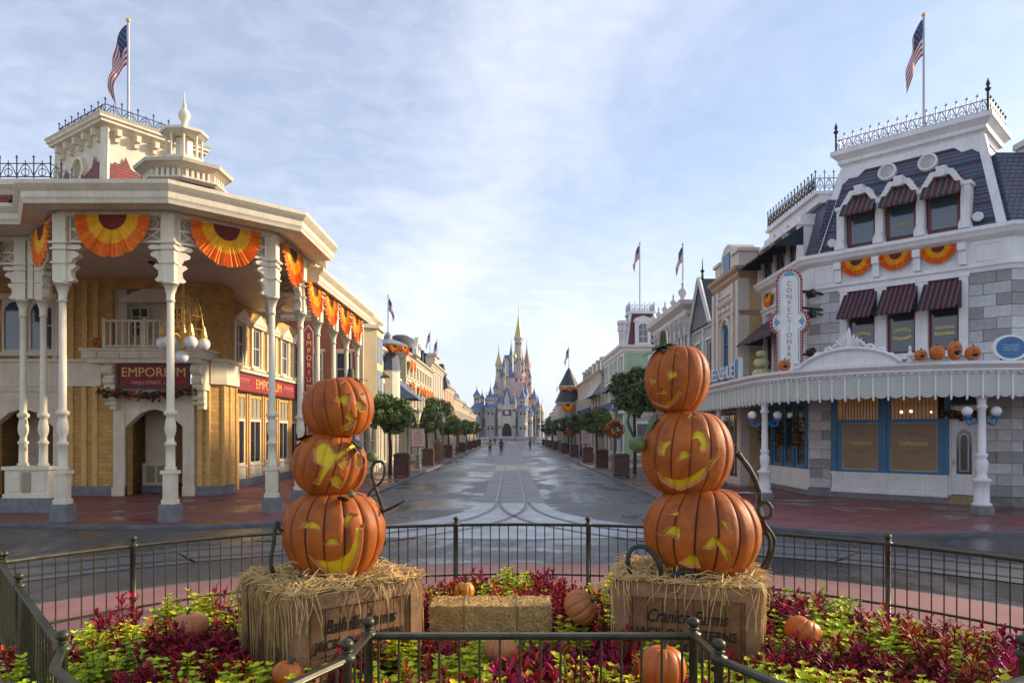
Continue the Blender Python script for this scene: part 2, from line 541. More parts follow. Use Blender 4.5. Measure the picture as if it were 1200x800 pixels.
M_GOLD = mat('gold_leaf', (.72, .42, .10), .35, .1, 6, metal=.35)
M_GOLDP = mat('gold_paint', (.80, .52, .14), .45, .15, 6)
M_GLOBE = mat('opal_globe', (.80, .80, .78), .25, .03, spec=.6)
M_WOODBR = mat('brown_stained_wood', (.075, .028, .020), .45, .3, 6, .15)
# ================================================================== ground
def structure(name, mb, m, **kw):
    o = mb.build(name, m, None, **kw); o['kind'] = 'structure'; return o
def sheet(pts, z):
    b = MB(); b.add([(x, y, z) for x, y in pts], [tuple(range(len(pts)))]); return b
# wet asphalt: slab joints, damp patches that turn glossy
def wetmat(name, c_dry, c_wet, sx=.35, sy=.07, thr=(.46, .60), slab=True, rdry=.62, rwet=.17):
    m = bpy.data.materials.new(name); m.use_nodes = True
    t = m.node_tree; b = t.nodes['Principled BSDF']
    g = t.nodes.new('ShaderNodeNewGeometry')
    def noi(scale, sc, det=6, rough=.6, dist=0.):
        mp = t.nodes.new('ShaderNodeMapping'); mp.inputs['Scale'].default_value = sc
        t.links.new(g.outputs['Position'], mp.inputs[0])
        n = t.nodes.new('ShaderNodeTexNoise'); n.inputs['Scale'].default_value = scale
        n.inputs['Detail'].default_value = det; n.inputs['Roughness'].default_value = rough
        n.inputs['Distortion'].default_value = dist
        t.links.new(mp.outputs[0], n.inputs['Vector']); return n.outputs['Fac']
    def mr(v, a, b_, c=0., d=1.):
        q = t.nodes.new('ShaderNodeMapRange'); q.interpolation_type = 'SMOOTHSTEP'
        q.inputs['From Min'].default_value = a; q.inputs['From Max'].default_value = b_
        q.inputs['To Min'].default_value = c; q.inputs['To Max'].default_value = d
        t.links.new(v, q.inputs['Value']); return q.outputs[0]
    wet = mr(noi(1., (sx, sy * 2.2, 1), 7, .68, .4), *thr)
    mott = noi(.5, (1, .6, 1), 8, .7)
    fine = noi(60, (1, 1, 1), 3)
    mx = t.nodes.new('ShaderNodeMix'); mx.data_type = 'RGBA'
    mx.inputs[6].default_value = (*c_dry, 1); mx.inputs[7].default_value = (*c_wet, 1)
    t.links.new(wet, mx.inputs[0])
    hv = t.nodes.new('ShaderNodeHueSaturation')
    t.links.new(mr(mott, .3, .7, .82, 1.16), hv.inputs['Value']); t.links.new(mx.outputs[2], hv.inputs['Color'])
    col = hv.outputs[0]
    br = None
    if slab:
        mp = t.nodes.new('ShaderNodeMapping'); t.links.new(g.outputs['Position'], mp.inputs[0])
        br = t.nodes.new('ShaderNodeTexBrick'); br.offset = 0.0
        br.inputs['Scale'].default_value = 1; br.inputs['Brick Width'].default_value = 3.6
        br.inputs['Row Height'].default_value = 5.2; br.inputs['Mortar Size'].default_value = .028
        br.inputs['Color1'].default_value = (1, 1, 1, 1); br.inputs['Color2'].default_value = (.70, .70, .70, 1)
        br.inputs['Mortar'].default_value = (.35, .35, .35, 1)
        t.links.new(mp.outputs[0], br.inputs['Vector'])
        mu = t.nodes.new('ShaderNodeMix'); mu.data_type = 'RGBA'; mu.blend_type = 'MULTIPLY'
        mu.inputs[0].default_value = 1
        t.links.new(col, mu.inputs[6]); t.links.new(br.outputs['Color'], mu.inputs[7]); col = mu.outputs[2]
    t.links.new(col, b.inputs['Base Color'])
    t.links.new(mr(wet, 0, 1, rdry, rwet), b.inputs['Roughness'])
    bp = t.nodes.new('ShaderNodeBump'); bp.inputs['Strength'].default_value = .12; bp.inputs['Distance'].default_value = .01
    t.links.new(fine, bp.inputs['Height']); t.links.new(bp.outputs[0], b.inputs['Normal'])
    return m
M_ROAD = wetmat('damp_asphalt', (.094, .090, .087), (.060, .058, .057), .28, .075, (.42, .60), rdry=.5, rwet=.2)
M_PAVE = wetmat('red_pavement', (.23, .078, .070), (.135, .042, .040), .22, .16, (.44, .62), False, .6, .2)
M_PINK = wetmat('pink_pavement', (.31, .15, .135), (.24, .11, .10), .5, .25, (.4, .7), False, .75, .6)
M_PAVE2 = wetmat('mauve_pavement', (.14, .085, .085), (.09, .055, .06), .3, .1, (.42, .6), False, .6, .25)
M_CONC = mat('track_concrete', (.155, .15, .146), .45, .22, .8, .1, 30)
M_CONCL = mat('pale_sheen_concrete', (.40, .40, .41), .35, .3, .9, .1, 30)  # light apron concrete, its wet sheen painted in as a brighter base colour
M_KERB = mat('kerb_stone', (.13, .13, .14), .6, .25, 2, .15)
M_RAILM = mat('worn_rail_steel', (.05, .05, .055), .4, .2, 5, metal=.4)
M_GRND = mat('distant_ground', (.10, .11, .08), .9, .2, .02)
RZ = -.08
structure('ground', sheet([(-2500, -60), (2500, -60), (2500, 3500), (-2500, 3500)], -.22), M_GRND)
structure('road', sheet([(-70, -30), (70, -30), (70, 19.5), (12, 19.5), (6.6, 26), (5.6, 40), (5.6, 190), (60, 240), (60, 330), (-60, 330), (-60, 240), (-5.6, 190), (-5.6, 40), (-6.2, 26), (-12, 20.5), (-70, 20.5)], RZ), M_ROAD)
# pavements (top at z = 0), kerbs
LP = [(-70, 19.2), (-20, 19.0), (-13.3, 18.8), (-11, 18.4), (-9, 18.25), (-7.6, 18.4), (-6.6, 18.85), (-5.95, 19.6), (-5.6, 21.0), (-5.47, 24), (-5.45, 40), (-5.45, 150), (-9, 185), (-40, 230)]
RP = [(40, 230), (9, 185), (5.45, 150), (5.45, 40), (5.47, 25), (5.6, 21), (5.9, 19.3), (6.5, 18.1), (7.3, 17.4), (8.2, 17.05), (10, 17.0), (12.2, 17.2), (20, 17.4), (70, 17.6)]
def pavement(edge, back, nm, m):
    b = MB(); b.prism(edge + back, -.1, 0.0)
    return structure(nm, b, m)
pavement(LP[:11] + [], [(-70, 40)], 'pavement', M_PAVE)
pavement([(-5.45, 40.004), (-5.45, 150), (-9, 185), (-40, 230)], [(-70, 230), (-70, 40.004)], 'pavement', M_PAVE2)
pavement([(40, 230), (9, 185), (5.45, 150), (5.45, 36.004)], [(70, 36.004), (70, 230)], 'pavement', M_PAVE2)
pavement([(5.45, 36), (5.47, 25)] + RP[5:], [(70, 36)], 'pavement', M_PAVE)
for e in (LP, RP):
    k = MB(); k.sweep([(0.002, -.1), (.16, -.1), (.16, -.005), (.14, .006), (0.002, .006)], e)
    structure('kerb', k, M_KERB)
# round island of pink paving
ISL = (0.1, 4.55)
b = MB(); b.lathe([(8.4, -.1), (8.4, 0)], (*ISL, 0), 96); structure('pavement', b, M_PINK)
b = MB(); b.sweep([(0.002, -.1), (.2, -.1), (.2, -.012), (0.002, .004)], list(reversed(arc(*ISL, 8.4, 0, 360, 96)))[:-1], True)
structure('kerb', b, M_KERB)
b = MB(); b.sweep([(.21, RZ + .004), (.62, RZ + .004), (.62, RZ - .01), (.21, RZ - .01)], list(reversed(arc(*ISL, 8.4, 0, 360, 96)))[:-1], True)
structure('gutter', b, M_CONC)
# tram track: concrete bands and grooved rails
def ribbon(cl, w0, w1, z):
    b = MB(); k = len(cl); vs = []
    for i, p in enumerate(cl):
        t = (Vector(cl[min(i + 1, k - 1)]) - Vector(cl[max(i - 1, 0)])).normalized(); nrm = Vector((t.y, -t.x))
        for w in (w0, w1): vs.append((p[0] + nrm.x * w, p[1] + nrm.y * w, z))
    b.add(vs, [(2 * i, 2 * i + 1, 2 * i + 3, 2 * i + 2) for i in range(k - 1)]); return b
GX = .5
straight = [(0, 25), (0, 60), (0, 120), (0, 215)]
structure('track_bed', ribbon(straight, -1.12, 1.12, RZ + .004), M_CONC)
lc = [(p.x, p.y) for p in bez((0, 25, 0), (0, 18.8, 0), (-2.4, 16.4, 0), (-6.5, 14.2, 0), 20)] + arc(*ISL, 11.6, 124.5, 196, 18)
rc = [(-x + .1, y) for x, y in lc]
WED = [(-1.12, 24.9), (1.12, 24.9)] + [(p.x, p.y) for p in bez((1.12, 24.6, 0), (1.3, 20.6, 0), (2.8, 19.0, 0), (5.2, 17.2, 0), 8)] + \
      [(3.2, 16.6), (0, 16.3), (-3.2, 16.6)] + [(p.x, p.y) for p in bez((-5.2, 17.2, 0), (-2.8, 19.0, 0), (-1.3, 20.6, 0), (-1.12, 24.6, 0), 8)]
structure('track_apron', sheet(WED, RZ + .008), M_CONCL)
structure('track_bed', ribbon(lc[14:], -.95, .95, RZ + .0115), M_CONC)
structure('track_bed', ribbon(rc[14:], -.95, .95, RZ + .0135), M_CONC)
def rail(cl, off, label):
    b = MB()
    for o2, z0, w_, mi_ in ((-.05, .018, .035, 0), (.03, .018, .03, 1)):
        q = ribbon(cl, off + o2 - w_, off + o2 + w_, RZ + z0); b.cur = mi_; b.add([tuple(v) for v in q.v], q.f)
    o = b.build('tram_rail', [mat('polished_rail', (.17, .17, .18), .35, .3, 3, metal=.4), M_RAILM]); o['kind'] = 'structure'
for off in (-GX, GX):
    rail(straight, off, ''); rail(lc, off, ''); rail(rc, off, '')
# ================================================================== corner store with the octagonal porch (left)
OC = (-10.4, 22.5)
def octa(ap, c=OC):
    r = ap / math.cos(R(22.5))
    return [(c[0] + r * math.cos(R(22.5 + 45 * i)), c[1] + r * math.sin(R(22.5 + 45 * i))) for i in range(8)]
EMP = thing('corner_store', 'cream and ochre brick corner store with octagonal columned porch and red-roofed tower', 'building', (-14, 27, 0))
M_SOFF = mat('soffit_boards', (.74, .63, .47), .6, .12, 2)
# ---- plan
YF = 27.0                       # front wall (behind the porch)
XS = -11.8                      # street wall
Mf = frame((-36, YF), (-11.3, YF))
def fx(X): return X + 36
# front wall ground storey with arched openings
doors = [(fx(-19.3), fx(-17.0), 0, 3.3), (fx(-14.35), fx(-12.2), 0, 3.55)]
w = MB(Mf); holes_wall(w, fx(-11.3), .0, 4.15, .45, doors); w.build('wall', M_OCHRE, EMP)
w = MB(Mf); holes_wall(w, fx(-11.3), 4.95, 8.129, .4, [(fx(-19.05), fx(-17.0), 5.35, 7.3), (fx(-14.9), fx(-11.6), 5.0, 7.7)], .05); w.build('wall', M_OCHRE, EMP)
b = MB(Mf); b.box(0, fx(-15.25), -.09, .5, 4.15, 4.95); b.box(0, fx(-15.25), -.2, .5, 4.951, 5.07); b.box(0, fx(-15.25), -.13, .0, 4.06, 4.15); b.build('frieze', M_CREAM2, EMP)
b = MB(Mf); holes_wall(b, fx(-11.25), 0, .36, .1, doors, -.08); b.build('plinth', M_PLINTH, EMP)
# vertical brick ribs
for X in (-20.6, -20.1, -16.4, -15.9, -15.5, -11.9, -11.6):
    b = MB(Mf); b.box(fx(X) - .09, fx(X) + .09, -.07, 0, .36, 4.06); b.build('brick_rib', M_OCHRE2, EMP)
    if X < -15.3:
        b = MB(Mf); b.box(fx(X) - .09, fx(X) + .09, -.02, .05, 5.07, 8.0); b.build('brick_rib', M_OCHRE2, EMP)
# arched door surrounds
def tudor(M, u0, u1, zs, zt, z1, d0, d1, mb):
    uc = (u0 + u1) / 2
    mb.slab([(u0, zs), (u0 + (uc - u0) * .55, zt - .12), (uc - .12, zt), (uc - .12, z1), (u0, z1)], d0, d1)
    mb.slab([(uc + .12, z1), (uc + .12, zt), (u1 - (u1 - uc) * .55, zt - .12), (u1, zs), (u1, z1)], d0, d1)
    mb.slab([(uc - .12, zt), (uc + .12, zt), (uc + .12, z1), (uc - .12, z1)], d0, d1)
for k, (u0, u1, z0, z1) in enumerate(doors):
    s = MB(Mf)
    s.box(u0 - .42, u0, -.14, .05, .34, 4.05); s.box(u1, u1 + .42, -.14, .05, .34, 4.05)
    s.box(u0 - .46, u0, -.19, .05, .0, .34); s.box(u1, u1 + .46, -.19, .05, 0, .34)
    tudor(Mf, u0, u1, 2.55, 3.2, 4.0, -.10, .25, s)
    s.box(u0 - .46, u1 + .46, -.16, -.10, 3.86, 4.05)
    s.build('door_surround', M_CREAM, EMP)
    # vestibule behind
    v = MB(Mf); v.box(u0 - .9, u0 - .85, .46, 3.0, 0, 3.9); v.box(u1 + .85, u1 + .9, .46, 3.0, 0, 3.9); v.box(u0 - .9, u1 + .9, 3.0, 3.05, 0, 3.9); v.box(u0 - .9, u1 + .9, .46, 3.05, 3.9, 3.95)
    v.build('vestibule_wall', M_OCHRE, EMP)
    v = MB(Mf); v.box(u0 - .1, u0 + .75, 1.6, 2.9, .25, 3.6); v.box(u0 + .80, u0 + .92, 1.5, 2.95, .3, 3.6); v.box(u0 - .15, u0 + .92, 1.45, 1.6, .28, 1.15); v.build('vestibule_door', M_CREAM, EMP)
    v = MB(Mf); v.box(u0 + .02, u0 + .34, 1.43, 1.449, .4, 1.05); v.box(u0 + .44, u0 + .76, 1.43, 1.449, .4, 1.05); v.build('door_panel', M_TAUPE, EMP)
    v = MB(Mf); v.box(u0 - .15, u0 + .92, 1.40, 1.6, .0, .28); v.build('plinth', M_PLINTH, EMP)
# upper twin arched windows
for X0 in (-19.0, -18.0):
    window(EMP, Mf, fx(X0), fx(X0 + .95), 5.35, 7.3, M_CREAM2, M_GLASS2, 1, 2, .09, .0, None, .4)
b = MB(Mf); b.box(fx(-19.3), fx(-16.8), -.16, .05, 5.18, 5.34); b.box(fx(-19.2), fx(-16.9), -.1, .05, 7.3, 7.5)
b.box(fx(-19.25), fx(-19.06), -.06, .05, 5.34, 7.3); b.box(fx(-17.0), fx(-16.85), -.06, .05, 5.34, 7.3)
for X in (-19.2, -18.05, -16.95): b.box(fx(X) - .08, fx(X) + .08, -.12, .05, 4.95 + .12, 5.18)
b.build('window_surround', M_CREAM2, EMP)
# ---- entrance bay with balcony
Mb = frame((-15.5, 26.1), (-11.0, 26.1))
b = MB(Mb); b.box(.0, 4.4, .0, 1.35, 5.02, 5.28); b.box(-.06, 4.46, -.07, 1.35, 5.281, 5.38); b.box(.15, 4.25, .1, 1.3, 4.86, 5.02)
for u in (.5, 1.3, 2.1, 2.9, 3.7): b.box(u - .07, u + .07, -.06, .02, 5.06, 5.2)
b.build('balcony_slab', M_CREAM, EMP)
def railing(parent, M, u0, u1, d, z0, z1, step, m, name='balustrade'):
    q = MB(M); q.box(u0, u1, d - .05, d + .05, z1 - .08, z1); q.box(u0, u1, d - .04, d + .04, z0 + .05, z0 + .12)
    for u in (u0, (u0 + u1) / 2, u1): q.box(u - .06, u + .06, d - .06, d + .06, z0, z1 + .06)
    o = q.build(name, m, parent)
    n = int((u1 - u0) / step)
    me = MB(); me.box(-.03, .03, -.025, .025, z0 + .12, z1 - .08); mm = me.mesh('baluster', m)
    for i in range(1, n):
        u = u0 + (u1 - u0) * i / n
        inst('baluster', mm, o, M @ Tr(u, d, 0))
railing(EMP, Mb, .75, 3.65, .15, 5.38, 6.42, .21, M_CREAM2)
b = MB(Mb); b.box(.2, .95, 1.1, 1.25, 5.38, 7.9); b.box(.95, 3.5, 1.5, 1.6, 5.38, 7.9); b.box(3.5, 4.2, 1.1, 1.25, 5.38, 7.9); b.box(.95, 1.05, 1.1, 1.6, 5.38, 7.9); b.box(3.4, 3.5, 1.1, 1.6, 5.38, 7.9)
b.build('balcony_wall', M_CREAM, EMP)
b = MB(Mb); b.box(.85, 3.6, .95, 1.1, 7.2, 7.34); b.slab([(.85, 7.34), (2.2, 7.9), (3.6, 7.34)], .97, 1.08); b.build('pediment', M_CREAM2, EMP)
window(EMP, Mb, 1.05, 1.75, 5.95, 7.1, M_CREAM2, M_GLASS2, 2, 3, .06, 1.38)
window(EMP, Mb, 2.45, 3.25, 5.5, 7.1, M_CREAM2, M_GLASS, 1, 2, .06, 1.38)
# scrolled consoles under the balcony
for u in (.84, 4.06):
    b = MB(Mb)
    b.slab([(u - .2, 3.9), (u + .2, 3.9), (u + .2, 4.86), (u - .2, 4.86)], .3, .9)
    for zz, rr in ((4.62, .2), (4.22, .15), (3.95, .10), (3.6, .08), (3.4, .06)):
        b.M = Mb @ Tr(u, .28 + (.2 - rr), zz) @ Matrix.Rotation(R(90), 4, 'Y')
        b.lathe([(rr * .5, -.21), (rr, -.19), (rr, .19), (rr * .5, .21)], (0, 0, 0), 12)
    b.M = Mb; b.box(u - .12, u + .12, .55, .85, 3.2, 3.9)
    b.build('console_bracket', M_CREAM2, EMP)
# ---- red sign over the door (own thing)
sg = thing('shop_sign', 'dark red fascia sign with gold letters under the store balcony', 'sign', (-13.25, 26.2, 3.98))
b = MB(Mb); b.box(1.2, 3.74, .28, .36, 4.02, 4.80); b.build('board', M_SIGNRED, sg)
b = MB(Mb); b.box(1.14, 3.8, .24, .30, 4.80, 4.86); b.box(1.14, 3.8, .24, .30, 3.96, 4.02); b.box(1.14, 1.2, .24, .30, 4.02, 4.80); b.box(3.74, 3.8, .24, .30, 4.02, 4.80); b.build('frame', M_IRON, sg)
text('lettering', 'EMPORIUM', Mb, 2.47, 4.52, .48, M_GOLDP, sg, d=.272, width=2.3)
text('lettering', 'MAIN STREET, U.S.A.', Mb, 2.47, 4.15, .17, mat('sign_pink', (.7, .35, .35), .5, 0), sg, d=.272, width=1.6)
def garland(label, pts, rad, n, group=None):
    """autumn garland: leaves and small gourds along a line"""
    g = thing('autumn_garland', label, 'garland', pts[0], group)
    for nm, m, cnt, sz in (('leaf_clump', mat('garland_green', (.03, .045, .02), .7, .3, 9), n * 3, .10), ('rust_leaves', mat('garland_rust', (.30, .07, .02), .7, .3, 9), n * 2, .10), ('gold_leaves', mat('garland_gold', (.45, .22, .03), .7, .3, 9), n, .09), ('dark_leaves', mat('garland_wine', (.12, .015, .02), .7, .3, 9), n, .1)):
        b = MB(); k = len(pts) - 1
        for i in range(cnt):
            t = random.random() * k; j = min(int(t), k - 1); q = t - j
            p = Vector(pts[j]) * (1 - q) + Vector(pts[j + 1]) * q
            p += Vector((random.gauss(0, rad * .5), random.gauss(0, rad * .4), random.gauss(0, rad * .5)))
            a, c = random.random() * 6.28, random.random() * 3
            v1 = Vector((math.cos(a), math.sin(a) * math.cos(c), math.sin(a) * math.sin(c))) * sz
            v2 = v1.orthogonal().normalized() * sz * .55
            b.add([p - v1, p + v2 + v1 * .1, p + v1, p - v2 + v1 * .1], [(0, 1, 2, 3)])
        b.build(nm, m, g, recalc=False)
    return g
garland('autumn leaf garland under the red store sign', [(-15.0, 26.3, 3.82), (-14.0, 26.25, 3.72), (-13.2, 26.25, 3.66), (-12.4, 26.25, 3.72), (-11.6, 26.3, 3.82)], .12, 60)
# ---- street wall (faces the street) and its corner pier
CP = [(-11.3, 27.0), (-10.9, 27.4), (-10.9, 28.6), (-11.8, 29.6)]
b = MB(); b.prism([(-11.3, 27.002), (-10.9, 27.4), (-10.9, 28.6), (-11.8, 29.6), (-12.2, 29.6), (-12.2, 27.46), (-11.35, 27.46)], .3, 4.15); b.build('corner_pier', M_OCHRE, EMP)
b = MB(); b.sweep([(0, 0), (.06, 0), (.06, .36), (0, .36)], CP); b.build('plinth', M_PLINTH, EMP)
for p in CP[:3] + [(-10.9, 28.0)]:
    b = MB(); b.lathe([(.08, .36), (.08, 4.1)], (*p, 0), 8); b.build('brick_rib', M_OCHRE2, EMP)
Ms = frame((XS, 29.6), (XS, 43))
Ls = 13.4
gh = [(1.0 + i * 2.05, 2.45 + i * 2.05, .85, 3.9) for i in range(6)]
w = MB(Ms); holes_wall(w, Ls, .0, 4.15, .4, gh); w.build('wall', M_OCHRE, EMP)
uh = [(1.2 + i * 2.05, 2.25 + i * 2.05, 5.3, 7.1) for i in range(6)]
w = MB(Ms); holes_wall(w, Ls, 5.05, 8.0, .4, uh); w.build('wall', M_OCHRE, EMP)
b = MB(); b.sweep([(-.1, 4.15), (.1, 4.15), (.1, 4.95), (.2, 4.98), (.2, 5.1), (-.1, 5.1)], [(-11.25, 27.0), (-10.85, 27.4), (-10.85, 28.6), (-11.78, 29.6), (-11.78, 43)]); b.build('frieze', M_CREAM2, EMP)
b = MB(); b.prism([(-11.3, 27.1), (-10.95, 27.45), (-10.95, 28.6), (-11.8, 29.55), (-12.2, 29.6), (-12.2, 27.1)], 5.05, 8.0); b.build('corner_pier', M_OCHRE, EMP)
b = MB(Ms); holes_wall(b, Ls, 0, .34, .08, [], -.08); b.build('plinth', M_PLINTH, EMP)
for i, (u0, u1, z0, z1) in enumerate(gh):
    s = MB(Ms); s.box(u0 - .02, u1 + .02, -.05, .3, .34, .85); s.box(u0 + .1, u1 - .1, -.075, -.05, .45, .75); s.box(u0 - .05, u1 + .05, -.1, .0, .85, .93)
    s.build('stall_riser', M_CREAM2, EMP)
    window(EMP, Ms, u0, u1, .93, 2.95, M_CREAM2, M_GLASS, 2, 1, .1, .0, None)
    s = MB(Ms); s.box(u0, u1, .0, .1, 2.95, 3.05); s.box(u0, u1, .04, .1, 3.05, 3.9)
    for q in range(4): s.box(u0 + (u1 - u0) * q / 3 - .03, u0 + (u1 - u0) * q / 3 + .03, .01, .04, 3.05, 3.9)
    s.build('transom_panel', M_TAUPE, EMP)
    for uu in (u1 + .16, u1 + .44):
        b = MB(Ms); b.box(uu - .06, uu + .06, -.06, 0, .34, 4.1); b.build('brick_rib', M_OCHRE2, EMP)
for i, (u0, u1, z0, z1) in enumerate(uh):
    ww = window(EMP, Ms, u0, u1, z0, z1, M_CREAM2, M_GLASS2, 2, 2, .1, -.02, None)
    s = MB(Ms); s.box(u0 - .2, u0, -.1, .05, z0 - .05, z1); s.box(u1, u1 + .2, -.1, .05, z0 - .05, z1)
    s.box(u0 - .3, u1 + .3, -.22, .0, z1, z1 + .14); s.slab([(u0 - .32, z1 + .14), ((u0 + u1) / 2, z1 + .62), (u1 + .32, z1 + .14)], -.26, -.02)
    s.box(u0 - .28, u1 + .28, -.22, .0, z0 - .16, z0 - .05)
    for uu in (u0 - .1, (u0 + u1) / 2, u1 + .1): s.box(uu - .07, uu + .07, -.16, 0, z0 - .36, z0 - .16)
    s.build('window_surround', M_CREAM2, ww)
# red street-side sign
sg = thing('shop_sign', 'long red fascia sign with gold letters on the store street wall', 'sign', (XS + .1, 34, 4.1))
M_SGR2 = mat('sign_bright_red', (.36, .03, .035), .45, .15, 3)
b = MB(Ms); b.box(.8, 9.6, -.16, -.1, 4.18, 4.9); b.build('board', M_SGR2, sg)
b = MB(Ms); b.box(.7, 9.7, -.18, -.1, 4.9, 4.96); b.box(.7, 9.7, -.18, -.1, 4.12, 4.18); b.box(.7, .8, -.18, -.1, 4.18, 4.9); b.box(9.6, 9.7, -.18, -.1, 4.18, 4.9); b.build('frame', M_IRON, sg)
text('lettering', 'EMPORIUM', Ms, 5.2, 4.54, .6, M_GOLDP, sg, d=-.166, width=3.6)
M_SCR = mat('sign_scroll', (.62, .30, .28), .5, .1)
for uc in (2.0, 8.4):
    b = MB(Ms)
    for k in range(5):
        b.tube([(uc - .7 + k * .3 + .22 * math.cos(a), -.17, 4.54 + .16 * math.sin(a)) for a in [q * .7 for q in range(8)]], .025, 4)
    b.build('scrollwork', M_SCR, sg)
# vertical hanging sign on the porch
sg = thing('shop_sign', 'narrow vertical red blade sign hanging between street-side porch columns', 'sign', (-6.9, 24.9, 4))
Mv = frame((-7.02, 24.55), (-6.72, 24.75))
b = MB(Mv); b.slab([(.0, 3.75), (.14, 3.6), (.28, 3.75), (.28, 5.75), (.14, 5.95), (0, 5.75)], 0, .08); b.build('board', M_SIGNRED, sg)
b = MB(Mv); b.slab([(-.035, 3.73), (.14, 3.55), (.315, 3.73), (.315, 5.77), (.14, 6.0), (-.035, 5.77)], .02, .07); b.build('frame', M_CREAM, sg)
for i, ch in enumerate('EMPORIUM'): text('lettering', ch, Mv, .14, 5.6 - i * .245, .24, M_GOLDP, sg, d=-.008)
# ---- porch columns
def col_meshes(zt=6.28, pw=.17, gw=.225, ped=True):
    d = {}
    b = MB(); b.box(-gw, gw, -gw, gw, 0, .46); d['plinth'] = b.mesh('plinth', M_PLINTH)
    b = MB(); b.box(-pw + .03, pw - .03, -pw + .03, pw - .03, .46, 1.32); b.box(-pw, pw, -pw, pw, .46, .58); b.box(-pw - .02, pw + .02, -pw - .02, pw + .02, 1.25, 1.34)
    for a in range(4):
        b.M = Matrix.Rotation(R(90 * a), 4, 'Z')
        b.box(-.1, -.08, -pw + .01, -pw + .03, .64, 1.2); b.box(.08, .1, -pw + .01, -pw + .03, .64, 1.2); b.box(-.08, .08, -pw + .01, -pw + .03, .64, .66); b.box(-.08, .08, -pw + .01, -pw + .03, 1.18, 1.2)
    d['pedestal'] = b.mesh('pedestal', M_CREAM2)
    b = MB(); b.sm = True
    b.lathe([(.15, 1.34), (.15, 1.42), (.12, 1.44), (.115, 1.98), (.145, 2.0), (.145, 2.06), (.1, 2.1), (.09, 2.2), (.14, 2.36), (.145, 2.48), (.115, 2.66), (.1, 2.76), (.16, 2.80), (.165, 2.88), (.105, 2.92), (.098, 2.96), (.09, zt - .5)], n=14)
    b.lathe([(.115, zt - .52), (.115, zt - .46), (.10, zt - .44), (.11, zt - .3), (.19, zt - .06), (.21, zt - .06), (.21, zt)], n=10)
    d['shaft'] = b.mesh('shaft', M_CREAM2)
    b = MB(); b.box(-.23, .23, -.23, .23, zt, 8.02)
    for a in range(4):
        b.M = Matrix.Rotation(R(90 * a), 4, 'Z')
        # stepped scroll silhouette
        for z0, z1, wd in ((zt, zt + .42, .38), (zt + .44, zt + .8, .46), (zt + .84, zt + .92, .66)): pass
    b.M = Matrix()
    d['bracket_core'] = b.mesh('bracket_core', M_CREAM2)
    return d
COLM = col_meshes()
def scroll_wing(sgn):
    """fretwork wing beside a column head, in (u,z), thickness handled by caller"""
    z = 6.28
    return [[(0, z), (sgn * .16, z), (sgn * .22, z + .05), (sgn * .13, z + .14), (sgn * .12, z + .28), (sgn * .26, z + .40), (sgn * .20, z + .46), (0, z + .46)],
            [(0, z + .50), (sgn * .12, z + .50), (sgn * .17, z + .60), (sgn * .31, z + .66), (sgn * .33, z + .74), (sgn * .22, z + .80), (0, z + .80)],
            [(0, z + .84), (sgn * .34, z + .84), (sgn * .40, z + .90), (sgn * .34, z + .96), (0, z + .96)]]
def column(parent, x, y, dirs, label=None, plinth=True, name='porch_column'):
    """one column: plinth, pedestal, shaft, bracketed head with fretwork wings along dirs (degrees)"""
    M = Tr(x, y, 0)
    c = inst(name, COLM['shaft'], parent, M)
    if plinth:
        inst('plinth', COLM['plinth'], c, M); inst('pedestal', COLM['pedestal'], c, M)
    b = MB(M); b.box(-.17, .17, -.17, .17, 6.28, 8.04)
    for zz, e in ((6.74, .21), (7.10, .22), (7.26, .24)): b.box(-e, e, -e, e, zz, zz + .045)
    for a in dirs:
        Mx = M @ Matrix.Rotation(R(a), 4, 'Z')
        b.M = Mx
        for poly in scroll_wing(1):
            b.slab([(u + .15, z) for u, z in poly], -.1, .1)
        # lattice panel above
        u0, u1, z0, z1 = .19, .80, 7.31, 8.02
        b.box(u0, u1, -.05, .05, z0, z0 + .06); b.box(u0, u1, -.05, .05, z1 - .06, z1)
        b.box(u0, u0 + .05, -.05, .05, z0 + .06, z1 - .06); b.box(u1 - .05, u1, -.05, .05, z0 + .06, z1 - .06)
        zm = (z0 + z1) / 2
        b.box(u0 + .05, u1 - .05, -.045, .045, zm - .025, zm + .025)
        for (xa, za, xb, zb) in ((u0, z0 + .04, u1, zm), (u0, zm, u1, z0 + .04)):
            b.tube([(xa + .03, 0, za + .02), (xb - .03, 0, zb - .02)], .03, 4)
        b.tube([((u0 + u1) / 2 + .16 * math.cos(q), 0, (zm + z1) / 2 - .01 + .12 * math.sin(q)) for q in [k * math.pi / 6 for k in range(13)]], .026, 4)
        b.tube([((u0 + u1) / 2 + .06 * math.cos(q), 0, (zm + z1) / 2 - .01 + .05 * math.sin(q)) for q in [k * math.pi / 4 for k in range(9)]], .022, 4)
    b.build('fretwork_head', M_CREAM2, c)
    b = MB(M)
    for a in dirs:
        b.M = M @ Matrix.Rotation(R(a), 4, 'Z'); b.box(.24, .75, -.006, .006, 7.36, 7.97)
    b.build('lattice_backing', M_TAUPE, c)
    return c
oc = octa(3.42)         # 0..7, counter-clockwise from +22.5 deg
# vertices: 0 (+x,+y) 1 2 3(-x,+y) 4(-x,-y low) 5 (front left) 6 (front right) 7 (right, front)
v5, v6, v7, v0, v4 = oc[5], oc[6], oc[7], oc[0], oc[4]
def ang(a, b): return math.degrees(math.atan2(b[1] - a[1], b[0] - a[0]))
column(EMP, *v5, (ang(v5, v6), ang(v5, v4)))
column(EMP, *v6, (ang(v6, v5), ang(v6, v7)))
column(EMP, *v7, (ang(v7, v6), ang(v7, v0)))
column(EMP, *v0, (ang(v0, v7), 90))
